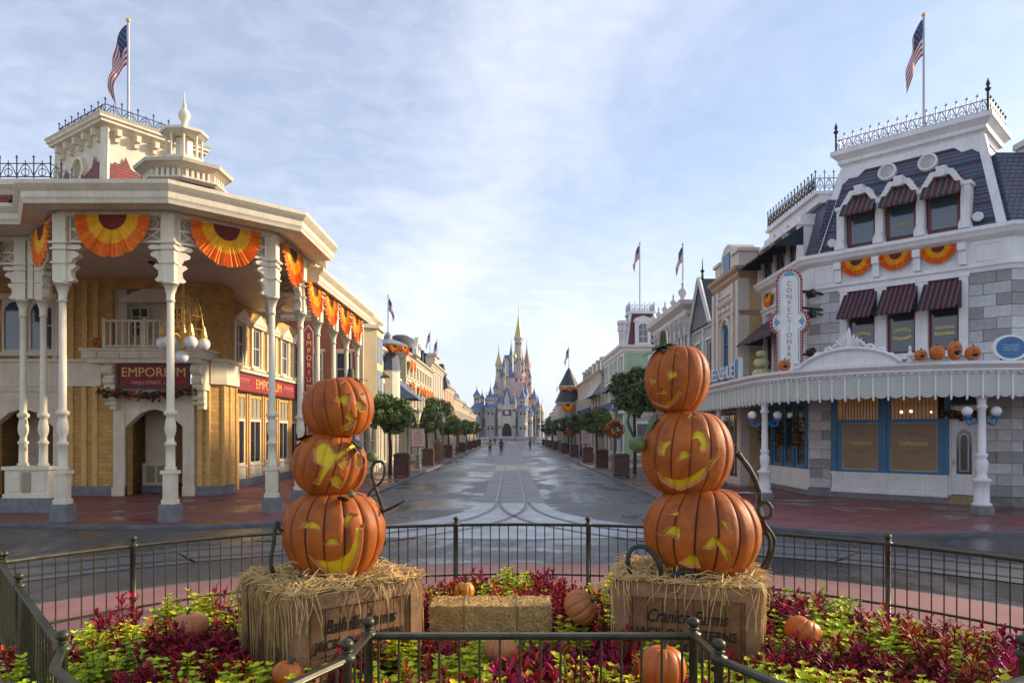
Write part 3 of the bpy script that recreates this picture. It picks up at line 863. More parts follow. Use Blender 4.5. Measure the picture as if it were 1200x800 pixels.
# double column left on a shared pedestal
for x in (-14.52, -13.92): column(EMP, x, 21.55, (180,) if x < -14.2 else (ang(v4, v5),), plinth=False)
b = MB(); b.box(-14.95, -13.5, 21.15, 21.95, 0, .42); b.build('plinth', M_PLINTH, EMP)
b = MB(); b.box(-14.86, -13.58, 21.24, 21.86, .42, 1.24); b.box(-14.92, -13.52, 21.18, 21.92, 1.24, 1.34); b.box(-14.9, -13.54, 21.2, 21.9, .42, .54)
b.box(-14.75, -14.4, 21.22, 21.24, .6, 1.16); b.box(-14.04, -13.68, 21.22, 21.24, .6, 1.16); b.build('pedestal', M_CREAM2, EMP)
b = MB(); b.box(-14.34, -14.1, 21.2, 21.24, .58, 1.18); b.build('pedestal_panel', M_TAUPE, EMP)
b = MB(); b.box(-14.3, -14.14, 21.4, 21.7, 6.28, 8.02); b.build('fretwork_head', M_CREAM2, EMP)
for x in (-17.6, -20.6, -24): column(EMP, x, 21.55, (0, 180))
# inner and street-side columns (pairs)
column(EMP, -8.6, 26.0, (0,))
for y in (25.7, 28.0, 30.2, 32.3):
    column(EMP, -6.9, y, (90, -90), plinth=True)
# beam above the columns
ring = [(-36, 21.55), (-14.2, 21.55), v5, v6, v7, v0, (-6.9, 33.0)]
b = MB(); b.sweep([(-.16, 7.98), (.16, 7.98), (.16, 8.12), (-.16, 8.12)], ring); b.build('porch_beam', M_CREAM, EMP)
# thin transom rail with X lattice between columns, high up
for a, c in ((v5, v6), (v6, v7), (v7, v0), (v0, (-6.9, 25.7)), ((-6.9, 25.7), (-6.9, 28.0)), ((-6.9, 28.0), (-6.9, 30.2)), ((-6.9, 30.2), (-6.9, 32.3)), ((-17.6, 21.55), (-14.6, 21.55))):
    Mx = frame(a, c); L = (Vector(c) - Vector(a)).length
    b = MB(Mx); b.box(.8, L - .8, -.03, .03, 7.66, 7.71); b.box(.8, L - .8, -.03, .03, 7.36, 7.40)
    k = 4
    for i in range(k):
        u0 = .8 + (L - 1.6) * i / k; u1 = .8 + (L - 1.6) * (i + 1) / k
        b.tube([(u0, 0, 7.38), (u1, 0, 7.68)], .02, 4); b.tube([(u0, 0, 7.68), (u1, 0, 7.38)], .02, 4)
    b.build('lattice_transom', M_CREAM2, EMP)
# ---- porch eaves
oe = octa(4.4)
EPROF = [(-.55, 8.06), (-.1, 8.10), (-.02, 8.06), (.0, 8.14), (.03, 8.2), (.03, 8.34), (.10, 8.42), (.16, 8.5), (.16, 8.6), (-.55, 8.62)]
EAVE = [(-36, 19.95), (-13.55, 19.95), oe[5], oe[6], oe[7], oe[0]]
def swp(ins): return [(x, y) for x, y in ins]
b = MB(); b.sweep(EPROF, EAVE); b.build('eave_cornice', M_CREAM, EMP)
E2 = [(-6.5, 24.35), (-6.5, 33.3), (-8.6, 33.3)]
b = MB(); b.sweep([(o, z - .72) for o, z in EPROF], E2); b.build('eave_cornice', M_CREAM, EMP)
# soffits / porch ceiling
b = MB(); b.prism([(-36, 20.1), (-13.6, 20.1), (oe[5][0] + .1, oe[5][1] + .2), (oe[6][0] - .05, oe[6][1] + .2), (oe[7][0] - .2, oe[7][1] + .05), (oe[0][0] - .2, oe[0][1] - .3), (-6.9, 27.2), (-36, 27.2)], 8.13, 8.2); b.build('porch_ceiling', M_SOFF, EMP)
b = MB(); b.prism([(-6.62, 24.4), (-6.62, 33.2), (-12.0, 33.2), (-12.0, 24.4)], 7.97, 8.129); b.build('porch_ceiling', M_SOFF, EMP)
b = MB(); b.prism([(-6.62, 24.5), (-6.62, 33.2), (-12.3, 33.2), (-12.3, 24.5)], 8.06, 8.6, [(-8.6, 24.5), (-8.6, 33.2), (-12.3, 33.2), (-12.3, 24.5)]); b.build('porch_roof', M_SLATE2, EMP)
# octagon roof rising to the lantern
b = MB()
o1 = octa(4.3); o2 = octa(1.35)
vs = [(x, y, 8.61) for x, y in o1] + [(x, y, 9.42) for x, y in o2]
b.add(vs, [(i, (i + 1) % 8, 8 + (i + 1) % 8, 8 + i) for i in range(8)] + [tuple(8 + i for i in range(8))])
b.box(-36, -13.6, 20.2, 27.5, 8.58, 8.66); b.box(-13.6, -10, 23.5, 36, 8.5, 8.59)
b.build('porch_roof', mat('purple_brown_roof', (.075, .035, .045), .6, .25, 3, .2), EMP)
# lantern
LCN = (-10.12, 22.4)
def octl(ap): return octa(ap, LCN)
lan = thing('roof_lantern', 'octagonal cream roof lantern with turned finial above the porch', 'lantern', (LCN[0], LCN[1], 9.3))
def oprism(b, ap0, z0, ap1, z1):
    b.prism(octl(ap0), z0, z1, octl(ap1))
M_PURP = MATS['purple_brown_roof']
b = MB(); oprism(b, 1.24, 9.3, 1.08, 9.72); b.build('lower_roof', M_PURP, lan)
b = MB(); oprism(b, 1.12, 9.72, 1.22, 9.80); oprism(b, 1.22, 9.80, 1.22, 9.85); oprism(b, .96, 9.85, .96, 10.12)
oprism(b, 1.02, 10.12, 1.26, 10.26); oprism(b, 1.29, 10.26, 1.32, 10.35); b.build('cornice', M_CREAM, lan)
for o in range(8):
    a, c = octl(.965)[o], octl(.965)[(o + 1) % 8]
    Mx = frame(a, c); L = (Vector(c) - Vector(a)).length
    for i in range(5):
        b = MB(Mx); b.box(.08 + (L - .16) * i / 4 - .04, .08 + (L - .16) * i / 4 + .04, -.12, 0, 9.88, 10.11); b.build('bracket', M_CREAM2, lan)
b = MB(); oprism(b, 1.28, 10.35, .62, 10.56); b.build('lantern_roof', M_SLATE2, lan)
b = MB(); oprism(b, .60, 10.56, .54, 10.72); b.lathe([(.26, 10.72), (.26, 11.36)], (*LCN, 0), 8)
for p in octl(.46): b.lathe([(.045, 10.72), (.035, 11.0), (.045, 11.38)], (*p, 0), 6)
oprism(b, .48, 11.38, .62, 11.48); oprism(b, .64, 11.48, .64, 11.56); oprism(b, .6, 11.56, .2, 11.72)
b.sm = True; b.lathe([(.2, 11.72), (.1, 11.8), (.09, 11.92), (.17, 12.04), (.18, 12.16), (.11, 12.28), (.06, 12.34), (.07, 12.38), (.03, 12.55), (.012, 12.85)], (*LCN, 0), 12)
b.build('drum_and_finial', M_CREAM2, lan)
# ---- tower behind
Tc = [(-15.9, 28.0), (-13.2, 31.7), (-17.1, 34.6), (-19.8, 30.8)]
Tm = (sum(p[0] for p in Tc) / 4, sum(p[1] for p in Tc) / 4)
def tsc(k): return [(Tm[0] + (x - Tm[0]) * k, Tm[1] + (y - Tm[1]) * k) for x, y in Tc]
tw = thing('mansard_tower', 'square cream tower with red tiled skirt and iron roof railing above the porch', 'tower', (*Tm, 8))
b = MB(); b.prism(tsc(.92), 8.3, 14.4, tsc(.82)); b.build('wall', M_CREAM, tw)
Tcc = list(reversed(tsc(.99)))
def cw(k): return list(tsc(k))       # counter-clockwise plan, outside on the right
b = MB(); b.sweep([(-.6, 14.25), (-.4, 14.28), (-.3, 14.38), (-.08, 14.46), (-.08, 14.54), (.0, 14.6), (.0, 14.68), (.06, 14.78), (-.6, 14.82)], cw(1.0), True); b.build('cornice', M_CREAM, tw)
b = MB(); b.prism(tsc(.9), 14.6, 14.82); b.build('roof_deck', M_SLATE2, tw)
for i in range(4):
    a, c = Vector(tsc(.826)[i]), Vector(tsc(.826)[(i + 1) % 4]); Mx = frame(a, c); L = (c - a).length
    for q in range(5):
        b = MB(Mx)
        u = L * (q + .5) / 5; b.slab([(u - .09, 13.85), (u + .09, 13.85), (u + .09, 14.3), (u - .09, 14.3)], -.18, 0.05); b.slab([(u - .09, 14.05), (u + .09, 14.05), (u + .09, 14.3), (u - .09, 14.3)], -.36, -.18)
        b.build('cornice_bracket', M_CREAM, tw)
# red tiled fields, corner ribs, roundels
for i in range(4):
    lo, hi = tsc(.925), tsc(.745)
    a, c = Vector(lo[i]), Vector(lo[(i + 1) % 4]); L = (c - a).length
    Mx = frame(a, c); tilt = .30 / 3.0
    b = MB(Mx)
    def pt(u, z, e=.0): return (u, (z - 8.3) * .0385 - .02 - e, z)
    outl = [(.3, 8.4), (.34, 12.8), (.5, 13.05), (.8, 13.0), (.95, 13.4), (1.15, 12.95), (1.5, 12.8), (L / 2, 12.5)]
    outl = outl + [(L - u, z) for u, z in reversed(outl[:-1])]
    b.add([pt(u, z, .04) for u, z in outl], [tuple(range(len(outl)))]); b.build('tiled_field', M_REDTILE, tw)
    b = MB(Mx)
    for u in (.02, L - .02): b.tube([pt(u, 8.4, .02), pt(u + (.2 if u < 1 else -.2), 14.3, .02)], .16, 4)
    b.M = Mx @ Tr(L / 2, .15, 13.05) @ Matrix.Rotation(R(90), 4, 'X')
    b.lathe([(.5, -.1), (.52, .12), (.42, .16), (.40, .02)], (0, 0, 0), 20)
    b.build('trim', M_CREAM2, tw)
    b = MB(Mx @ Tr(L / 2, .14, 13.05) @ Matrix.Rotation(R(90), 4, 'X')); b.lathe([(.4, 0), (.4, .03)], (0, 0, 0), 20); b.build('roundel', M_TAUPE, tw)
q = tsc(.84); cresting(tw, [q[3], q[0], q[1], q[2], q[3]], 14.8, .62, M_IRONB, .6)
# left wing roof with railing
b = MB(); b.box(-40, -16.8, 26.5, 28.2, 8.6, 11.0); b.build('attic_wall', M_CREAM2, EMP)
b = MB(); b.box(-40, -18.1, 26.2, 26.5, 9.2, 10.9); b.build('roof_skirt', M_REDTILE, EMP)
b = MB(); b.sweep([(-.5, 10.95), (.1, 10.95), (.2, 11.1), (.35, 11.25), (.35, 11.45), (-.5, 11.5)], [(-40, 26.4), (-16.9, 26.4), (-16.9, 28.2)]); b.build('attic_cornice', M_CREAM2, EMP)
cresting(EMP, [(-30, 26.1), (-16.6, 26.1), (-16.6, 28)], 11.48, .72, M_IRONB, .62)
# ---- buntings
g = 'orange buntings on the store porch'
for a, c, lab in ((v5, v6, 'orange and yellow bunting fan on front face of octagonal porch'), (v6, v7, 'orange and yellow bunting fan on angled face of octagonal porch'), (v7, v0, 'orange bunting fan on porch face turned to the street'), (v4, v5, 'narrow orange bunting beside the double porch column'), ((-17.6, 21.55), (-14.6, 21.55), 'orange bunting on store wing left of double column')):
    Mx = frame(a, c); L = (Vector(c) - Vector(a)).length
    bunting(lab, Mx, L / 2, 8.0, 2.1 if 'front face' in lab else min(2.12, L - .7), 1.08, g, -.2)
ys = [24.75, 26.85, 29.1, 31.25]
for i, y in enumerate(ys):
    bunting('orange bunting in the row under the long street eave', frame((-6.8, y - 1), (-6.8, y + 1)), 1.0, 7.34, 2.02, 1.02, 'buntings under the long street eave', -.1)
# ---- globe chandelier in the porch
ch = thing('globe_chandelier', 'gilded chandelier with white glass globes hanging in the octagonal porch', 'chandelier', (-10.15, 22.5, 4.7))
cx, cy = -10.15, 22.4
b = MB(); b.tube([(cx, cy, 8.12), (cx, cy, 6.0)], .02, 6)
for i in range(6):
    a = R(60 * i + 15); dx, dy = math.cos(a), math.sin(a)
    b.tube(spline([(cx + dx * r, cy + dy * r, z) for r, z in ((.04, 5.15), (.3, 5.35), (.52, 5.25), (.58, 5.3))], 5), .022, 5)
    b.tube(spline([(cx + dx * r, cy + dy * r, z) for r, z in ((.06, 6.75), (.3, 6.6), (.48, 6.2), (.55, 5.8), (.58, 5.45))], 5), .014, 4)
    b.tube(spline([(cx + dx * r, cy + dy * r, z) for r, z in ((.05, 6.2), (.2, 6.45), (.34, 6.25), (.26, 5.95), (.1, 5.9), (.2, 5.6), (.38, 5.5))], 5), .013, 4)
    for q in (.3, .7):
        a2 = a + R(60) * q; b.tube(spline([(cx + math.cos(a2) * r, cy + math.sin(a2) * r, z) for r, z in ((.05, 6.5), (.36, 6.3), (.44, 5.9), (.3, 5.6), (.08, 5.5))], 4), .01, 4)
    b.lathe([(.05, 5.22), (.13, 5.28), (.1, 5.36), (.07, 5.5), (.04, 5.62)], (cx + dx * .58, cy + dy * .58, 0), 8)
for z, r in ((6.3, .42), (5.9, .53), (5.5, .57)): b.tube([(cx + r * math.cos(R(q)), cy + r * math.sin(R(q)), z) for q in range(0, 361, 20)], .012, 4)
b.lathe([(.03, 4.85), (.1, 4.95), (.07, 5.2), (.12, 5.4), (.05, 5.7), (.08, 6.0), (.03, 6.9)], (cx, cy, 0), 8)
b.build('gilded_frame', M_GOLD, ch)
for i in range(6):
    a = R(60 * i + 15); g_ = MB(); g_.sm = True; g_.ball((cx + math.cos(a) * .58, cy + math.sin(a) * .58, 5.08), .2, 16); g_.build('globe', M_GLOBE, ch)
g_ = MB(); g_.sm = True; g_.ball((cx - .05, cy, 4.68), .2, 16); g_.build('globe', M_GLOBE, ch)
# ================================================================== grey stone corner shop with blue shopfront (right)
CON = thing('corner_shop', 'grey stone corner shop with slate mansard, striped awnings and blue shopfront', 'building', (13.4, 25, 0))
A0, A1 = (11.2, 27.3), (15.7, 22.8)
Mc = frame(A0, A1); LC = math.dist(A0, A1)
Mst = frame((11.2, 32.4), A0); LST = 5.1
Mfr = frame(A1, (40, 22.8)); LFR = 24.3
M_BLUE = mat('blue_paint', (.022, .16, .32), .4, .15, 3)
M_WINRED = mat('red_window_frame', (.16, .012, .02), .4, .1, 4)
M_AMB = mat('amber_shade_glass', (.10, .055, .025), .12, .25, 2.5, emit=(.9, .36, .08, .05))
M_BLIND = mat('blind_behind_glass', (.30, .19, .105), .3, .2, .9, spec=.35)
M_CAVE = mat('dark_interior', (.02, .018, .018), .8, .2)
STM = [mat('stone_%d' % i, c, .75, .12, 6, .3, 40) for i, c in enumerate([(.56, .555, .55), (.47, .465, .46), (.36, .355, .35), (.62, .615, .61), (.30, .295, .29)])]
# structural core (recessed mortar colour)
M_MORT = mat('mortar', (.36, .355, .35), .85, .1, 5)
ch_holes_g = [(.86, 2.62, .2, 3.75), (2.62, 4.62, .2, 3.75), (4.66, 5.46, .0, 3.75)]
w = MB(Mc); holes_wall(w, LC, 0, 4.3, .4, ch_holes_g, .04); w.build('wall', M_MORT, CON)
ch_holes_2 = [(1.42, 2.32, 5.07, 7.4), (2.72, 3.62, 5.07, 7.4), (4.02, 4.92, 5.07, 7.4)]
w = MB(Mc); holes_wall(w, LC, 4.3, 7.75, .4, ch_holes_2, .04); w.build('wall', M_MORT, CON)
w = MB(Mfr); holes_wall(w, LFR, 0, 7.75, .4, [(2.2 + i * 3.2, 4.4 + i * 3.2, .4, 3.2) for i in range(6)] + [(2.6 + i * 3.2, 4.0 + i * 3.2, 5.0, 7.2) for i in range(6)], .04); w.build('wall', M_MORT, CON)
st_g = [(.4 + i * 1.2, 1.4 + i * 1.2, .75, 3.5) for i in range(4)]
st_2 = [(.5 + i * 1.12, 1.3 + i * 1.12, 5.1, 7.0) for i in range(4)]
w = MB(Mst); holes_wall(w, LST, 0, 7.75, .4, st_g + st_2, .04); w.build('wall', M_MORT, CON)
# individually laid stone blocks
SBM = {}
def stones(M, u0, u1, z0, z1, parent, rowh=.36, seed=0, avg=.62):
    rnd = random.Random(seed)
    z = z0; r = 0
    n = max(1, round((z1 - z0) / rowh)); rowh = (z1 - z0) / n
    for r in range(n):
        u = u0
        L = u1 - u0
        k = max(1, round(L / avg)); cuts = [u0 + L * i / k + ((.18 if r % 2 else -.18) * (0 < i < k)) for i in range(k + 1)]
        if k == 1 and r % 2 and L > .5: cuts = [u0, u0 + L * .55, u1]
        for a, c in zip(cuts[:-1], cuts[1:]):
            wdt = round(c - a - .012, 2); hh = round(rowh - .012, 3)
            mi = rnd.choice([0, 0, 1, 1, 2, 3, 4])
            key = (wdt, hh, mi)
            if key not in SBM:
                q = MB(); e = .012
                q.add([(0, .04, 0), (wdt, .04, 0), (wdt, .04, hh), (0, .04, hh), (0, 0, 0), (wdt, 0, 0), (wdt, 0, hh), (0, 0, hh), (e, -.012, e), (wdt - e, -.012, e), (wdt - e, -.012, hh - e), (e, -.012, hh - e)],
                      [(0, 1, 5, 4), (1, 2, 6, 5), (2, 3, 7, 6), (3, 0, 4, 7), (4, 5, 9, 8), (5, 6, 10, 9), (6, 7, 11, 10), (7, 4, 8, 11), (8, 9, 10, 11)])
                SBM[key] = q.mesh('stone_block', STM[mi])
            inst('stone_block', SBM[key], parent, M @ Tr(a + .006, rnd.uniform(-.008, .004), z0 + r * rowh + .006))
stones(Mc, 0, .86, .3, 4.2, CON, seed=1)
stones(Mc, 5.5, LC, .3, 4.2, CON, seed=2)
stones(Mc, 0, 1.14, 4.5, 7.5, CON, seed=3)
stones(Mc, 5.2, LC, 4.5, 7.5, CON, seed=4)
stones(Mc, 1.14, 5.2, 4.35, 4.85, CON, .25, seed=9, avg=.8)
stones(Mfr, 0, 2.2, .3, 4.2, CON, seed=5); stones(Mfr, 0, 2.5, 4.5, 7.5, CON, seed=6)
stones(Mst, LST - .35, LST, .3, 4.2, CON, seed=7); stones(Mst, LST - .6, LST, 4.5, 7.5, CON, seed=8)
b = MB()
b.sweep([(-.02, 0), (.07, 0), (.07, .28), (.0, .3), (-.02, .3)], [(11.2, 32.4), A0, (11.81, 26.69)]); b.sweep([(-.02, 0), (.07, 0), (.07, .28), (.0, .3), (-.02, .3)], [(15.06, 23.44), A1, (40, 22.8)])
b.build('plinth', M_PLINTH, CON)
# ---- ground floor shopfront bay (blue)
b = MB(Mc)
for u in (.86, 2.56, 4.52): b.box(u, u + .16 if u < 4 else u + .12, -.1, .12, .92, 3.75)
b.box(.86, 4.64, -.08, .1, .92, 1.02); b.box(.86, 4.64, -.11, .1, 2.68, 2.8); b.box(.86, 4.64, -.08, .1, 3.62, 3.75)
b.box(2.44, 2.56, -.06, .1, 1.02, 3.62); b.box(2.72, 2.84, -.06, .1, 1.02, 3.62)
b.box(.8, .86, -.04, .1, .3, 3.75); b.box(1.02, 1.2, -.05, .1, 1.02, 2.68); b.box(4.3, 4.52, -.05, .1, 1.02, 2.68)
b.build('shopfront_frame', M_BLUE, CON)
for i, (u0, u1) in enumerate(((1.2, 2.44), (2.84, 4.3))):
    b = MB(Mc); b.box(u0, u1, .0, .02, 1.02, 2.68); p_ = b.build('display_pane', M_BLIND, CON)
    b = MB(Mc); b.box(u0, u0 + .025, -.02, 0, 1.02, 2.68); b.box(u1 - .025, u1, -.02, 0, 1.02, 2.68); b.box(u0, u1, -.02, 0, 1.02, 1.045); b.box(u0, u1, -.02, 0, 2.655, 2.68); b.build('gilt_bead', M_GOLDP, p_)
    text('lettering', 'Confectionery', Mc, (u0 + u1) / 2, 1.98, .25, mat('bright_gilt', (.85, .60, .12), .4, .05), p_, d=-.006, width=(u1 - u0) * .62)
    q = MB(Mc)
    for s_ in (1, -1):
        q.tube([((u0 + u1) / 2 + .3 * (u1 - u0) * math.cos(a), -.006, 1.98 + s_ * (.14 + .16 * math.sin(a))) for a in [R(20 + 14 * k) for k in range(11)]], .006, 4)
        q.tube([((u0 + u1) / 2 + .16 * (u1 - u0) * math.cos(a), -.006, 1.98 + s_ * (.17 + .2 * math.sin(a))) for a in [R(20 + 14 * k) for k in range(11)]], .008, 4)
    q.build('gilt_ornament', mat('faded_gilt', (.26, .19, .075), .5, .1), p_)
    b = MB(Mc); b.box(u0 - .18 if i == 0 else u0, u1, .02, .04, 2.8, 3.62); tp = b.build('transom_pane', M_AMB, CON)
    # leaded grid
    g_ = MB(Mc); k = 13
    for j in range(k): g_.box(u0 + (u1 - u0) * j / (k - 1) - .007, u0 + (u1 - u0) * j / (k - 1) + .007, -.0, .02, 2.8, 3.62)
    for j in range(9): g_.box(u0, u1, .002, .018, 2.8 + .82 * j / 8 - .007, 2.8 + .82 * j / 8 + .007)
    g_.build('leaded_grid', mat('lead_came', (.06, .04, .025), .5, .2), tp)
b = MB(Mc); b.box(.86, 4.62, -.12, .1, .22, .92); b.box(.84, 4.64, -.16, -.1, .84, .93); b.box(.84, 4.64, -.16, -.1, .2, .32)
for u0, u1 in ((1.0, 2.5), (2.75, 4.4)):
    b.box(u0, u1, -.145, -.12, .42, .45); b.box(u0, u1, -.145, -.12, .74, .77); b.box(u0, u0 + .03, -.145, -.12, .45, .74); b.box(u1 - .03, u1, -.145, -.12, .45, .74)
b.build('stall_riser', M_WHITE, CON)
b = MB(Mc); b.box(.8, 4.64, -.2, .1, 0, .2); b.build('plinth', M_PLINTH, CON)
# two warm hanging lamps seen through the transom
M_LAMP = mat('lit_lamp', (1, .6, .25), .4, 0, emit=(1, .5, .14, 5.0))
for u, z in ((3.18, 3.05), (3.48, 3.07), (4.1, 3.03)):
    lp = thing('shop_lamp', 'small warm lit lamp glowing in transom above confectionery window', 'lamp', Mc @ Vector((u, -.02, z)), 'lamps glowing in the transom')
    b = MB(Mc); b.sm = True; b.ball((u, .0, z), .045 if u < 4 else .028, 10); b.build('bulb', M_LAMP, lp)
    b = MB(Mc); b.tube([(u, .0, z + .05), (u, .0, z + .2)], .008, 5); b.build('stem', M_GOLD, lp)
# door
dr = MB(Mc); dr.box(4.66, 5.46, .05, .1, .3, 3.0); dr.box(4.62, 4.70, -.02, .1, .28, 3.1); dr.box(5.42, 5.5, -.02, .1, .28, 3.1); dr.box(4.62, 5.5, -.04, .1, 2.72, 2.84); dr.box(4.78, 5.34, .03, .05, .42, .8)
D = dr.build('door', M_WHITE, CON)
def arched(b, u0, u1, z0, zs, rise, d0, d1, n=10):
    uc, r = (u0 + u1) / 2, (u1 - u0) / 2
    b.slab([(u0, z0), (u1, z0)] + [(uc + r * math.cos(a), zs + rise * math.sin(a)) for a in [math.pi * i / n for i in range(n + 1)]], d0, d1)
b = MB(Mc); arched(b, 4.84, 5.28, .98, 2.15, .3, .035, .048); b.build('pane', M_GLASS, D)
b = MB(Mc); arched(b, 4.93, 5.19, 1.08, 2.12, .2, .022, .034); b.build('pane_border', M_WHITE, D)
b = MB(Mc); arched(b, 4.955, 5.165, 1.1, 2.1, .18, .010, .021); b.build('inner_pane', mat('brown_glass', (.05, .035, .022), .1, .2), D)
b = MB(Mc); b.ball((4.76, .0, 1.35), .035, 8); b.box(4.74, 4.78, .03, .05, 1.2, 1.5); b.build('handle', M_GOLD, D)
b = MB(Mc); b.box(4.66, 5.46, -.14, .3, .14, .28); b.box(4.62, 5.5, -.18, .3, .0, .14); b.build('door_step', mat('tan_step', (.34, .25, .12), .7, .2), CON)
b = MB(Mc); b.box(4.64, 5.5, .06, .1, 3.0, 3.75); b.build('fanlight', M_GLASS, CON)
b = MB(Mc); b.box(5.46, 5.54, -.06, .1, .2, 3.75); b.build('shopfront_frame', M_BLUE, CON)
garland('dark autumn garland over the white arched shop door', [Mc @ Vector((u, -.12, 3.0 - .12 * math.sin((u - 4.5) / 1.2 * 3.14))) for u in (4.5, 4.8, 5.1, 5.4, 5.7)], .12, 40)
# ---- street-side shopfront (blue mullions)
for i, (u0, u1, z0, z1) in enumerate(st_g):
    window(CON, Mst, u0, u1, z0 + .25, z1, M_BLUE, M_GLASS, 1, 1, .12, -.1, None, name='shop_window')
    b = MB(Mst); b.box(u0 - .1, u1 + .1, -.14, .1, .2, z0 + .22); b.box(u0 + .1, u1 - .1, -.16, -.14, .4, .8); b.build('stall_riser', M_WHITE, CON)
    c0 = mat('goods_%d' % (i % 3), [(.45, .40, .30), (.30, .12, .05), (.5, .5, .5)][i % 3], .6, .5, 3)
b = MB(Mst); b.box(.2, LST - .1, -.18, .0, 3.5, 3.8); b.build('shopfront_frame', M_BLUE, CON)
for i, u in enumerate((.95, 2.75, 4.6)):
    g = garland('dark red autumn garland hanging between blue street-side shop windows', [Mst @ Vector((u, -.3, z)) for z in (2.9, 2.5, 2.1, 1.9)], .16, 30, 'garlands on the blue shop windows')
# ---- second floor, chamfer: pilasters, windows, awnings
b = MB(Mc)
for u in (1.14, 2.34, 3.64, 4.94): b.box(u, u + (.38 if 2 < u < 4 else .26), -.1, .1, 4.95, 7.5)
b.box(1.1, 5.24, -.16, .1, 4.85, 5.05); b.box(1.1, 5.24, -.12, .1, 7.42, 7.56)
b.build('pilasters', M_WHITE, CON)
AWM = [mat('awning_navy', (.012, .022, .032), .85, .1), mat('awning_plum', (.24, .05, .06), .85, .1), mat('awning_teal', (.016, .035, .038), .85, .1)]
for i, (u0, u1, z0, z1) in enumerate(ch_holes_2):
    ww = window(CON, Mc, u0, u1, z0, z1, M_WINRED, M_GLASS, 1, 1, .07, .05, None)
    tx = [('1892', 'CO'), ('WATCHES', 'LTD'), ('BONBONS', 'SWEETS')][i]
    m_y = mat('gilt_window_letters', (.62, .50, .18), .5, .1)
    # window lettering: arched gilt lines, as in the photo too small to read exactly
    q = MB(Mc)
    for r_ in range(2 if i else 1):
        for s in range(7):
            uu = (u0 + u1) / 2 + (s - 3) * .085
            zz = 5.85 - r_ * .2 + (.06 if i < 2 else 0) * math.cos((s - 3) * .5) * (1 if r_ == 0 else -1)
            q.slab([(uu - .03, zz - .05), (uu + .03, zz - .05), (uu + .03, zz + .05), (uu - .03, zz + .05)], .08, .09)
            q.slab([(uu - .012, zz - .02), (uu + .05, zz - .035), (uu + .05, zz - .0), (uu - .012, zz + .0)], .075, .08)
    q.build('gilt_lettering', m_y, ww)
    awning(CON, Mc, u0 - .12, u1 + .10, 7.42, 6.42, .85, [AWM[0], AWM[0], AWM[1]], 21, .1)
# cornice under the mansard with console brackets and frieze panels
PL = [(11.2, 32.4), A0, A1, (40, 22.8)]
b = MB(); b.sweep([(-.1, 7.5), (.06, 7.5), (.1, 7.62), (.16, 7.66), (.16, 7.75), (.05, 7.76), (.05, 8.5), (.14, 8.54), (.3, 8.62), (.36, 8.72), (.42, 8.78), (.42, 8.9), (-.1, 8.95)], PL); b.build('cornice', M_WHITE, CON)
for u in (1.0, 2.3, 3.6, 4.95):
    b = MB(Mc); b.box(u, u + .22, -.2, -.05, 7.8, 8.25); b.box(u - .01, u + .23, -.3, -.05, 8.25, 8.5); b.build('frieze_console', M_WHITE, CON)
for u in (.15, 5.4):
    b = MB(Mc); b.box(u, u + .75, -.08, -.05, 7.85, 7.9); b.box(u, u + .75, -.08, -.05, 8.38, 8.43); b.box(u, u + .05, -.08, -.05, 7.9, 8.38); b.box(u + .7, u + .75, -.08, -.05, 7.9, 8.38); b.build('frieze_panel', M_WHITE, CON)
for i, u in enumerate((1.75, 3.05, 4.35)):
    bunting(('small orange bunting fan below dormer window nearest the blade sign', 'small orange bunting fan below the lettered middle dormer window', 'small orange bunting fan below dormer window farthest from blade sign')[i], Mc, u, 8.5, 1.14, .54, 'three small buntings on the grey stone shop', -.2)
for i, u in enumerate((1.2, 3.2)):
    bunting(('small orange bunting on shop street wall next to the tan theatre', 'small orange bunting on shop street wall next to the blade sign')[i], Mst, u, 8.35, .95, .6, 'buntings above the plum awning', -.2)
# ---- mansard on the chamfer
SB, ST = 8.95, 12.2
def md(z): return (z - SB) * .24          # slope inward
b = MB(Mc)
b.add([(.25, .02, SB), (LC - .25, .02, SB), (LC - 1.0, md(ST), ST), (1.0, md(ST), ST), (.25, 3.5, SB), (LC - .25, 3.5, SB), (LC - 1.0, 2.8, ST), (1.0, 2.8, ST)],
      [(0, 1, 2, 3), (1, 5, 6, 2), (5, 4, 7, 6), (4, 0, 3, 7), (3, 2, 6, 7), (0, 4, 5, 1)])
b.build('mansard_roof', M_SLATE, CON)
# edge ribs
b = MB(Mc)
for a, c in (((.25, -.02, SB), (1.0, md(ST) - .02, ST)), ((LC - .25, -.02, SB), (LC - 1.0, md(ST) - .02, ST))):
    dx = c[0] - a[0]
    b.add([(a[0] - .13, a[1] - .06, a[2]), (a[0] + .13, a[1] - .06, a[2]), (c[0] + .13, c[1] - .06, c[2]), (c[0] - .13, c[1] - .06, c[2]), (a[0] - .13, a[1] + .2, a[2]), (a[0] + .13, a[1] + .2, a[2]), (c[0] + .13, c[1] + .2, c[2]), (c[0] - .13, c[1] + .2, c[2])],
          [(0, 1, 2, 3), (1, 5, 6, 2), (4, 0, 3, 7), (5, 4, 7, 6)])
# shaped white board under the top cornice
zt = ST
sc = [(.9, 12.2), (.78, 11.55), (1.05, 11.6), (1.2, 11.75), (1.5, 11.72), (1.75, 11.95), (LC - 1.75, 11.95), (LC - 1.5, 11.72), (LC - 1.2, 11.75), (LC - 1.05, 11.6), (LC - .78, 11.55), (LC - .9, 12.2)]
b.add([(u, md(z) - .07, z) for u, z in sc] + [(u, md(z) + .05, z) for u, z in sc], [tuple(range(12)), tuple(reversed(range(12, 24)))] + [(i, 12 + i, 12 + (i + 1) % 12, (i + 1) % 12) for i in range(12)])
b.build('mansard_trim', M_WHITE, CON)
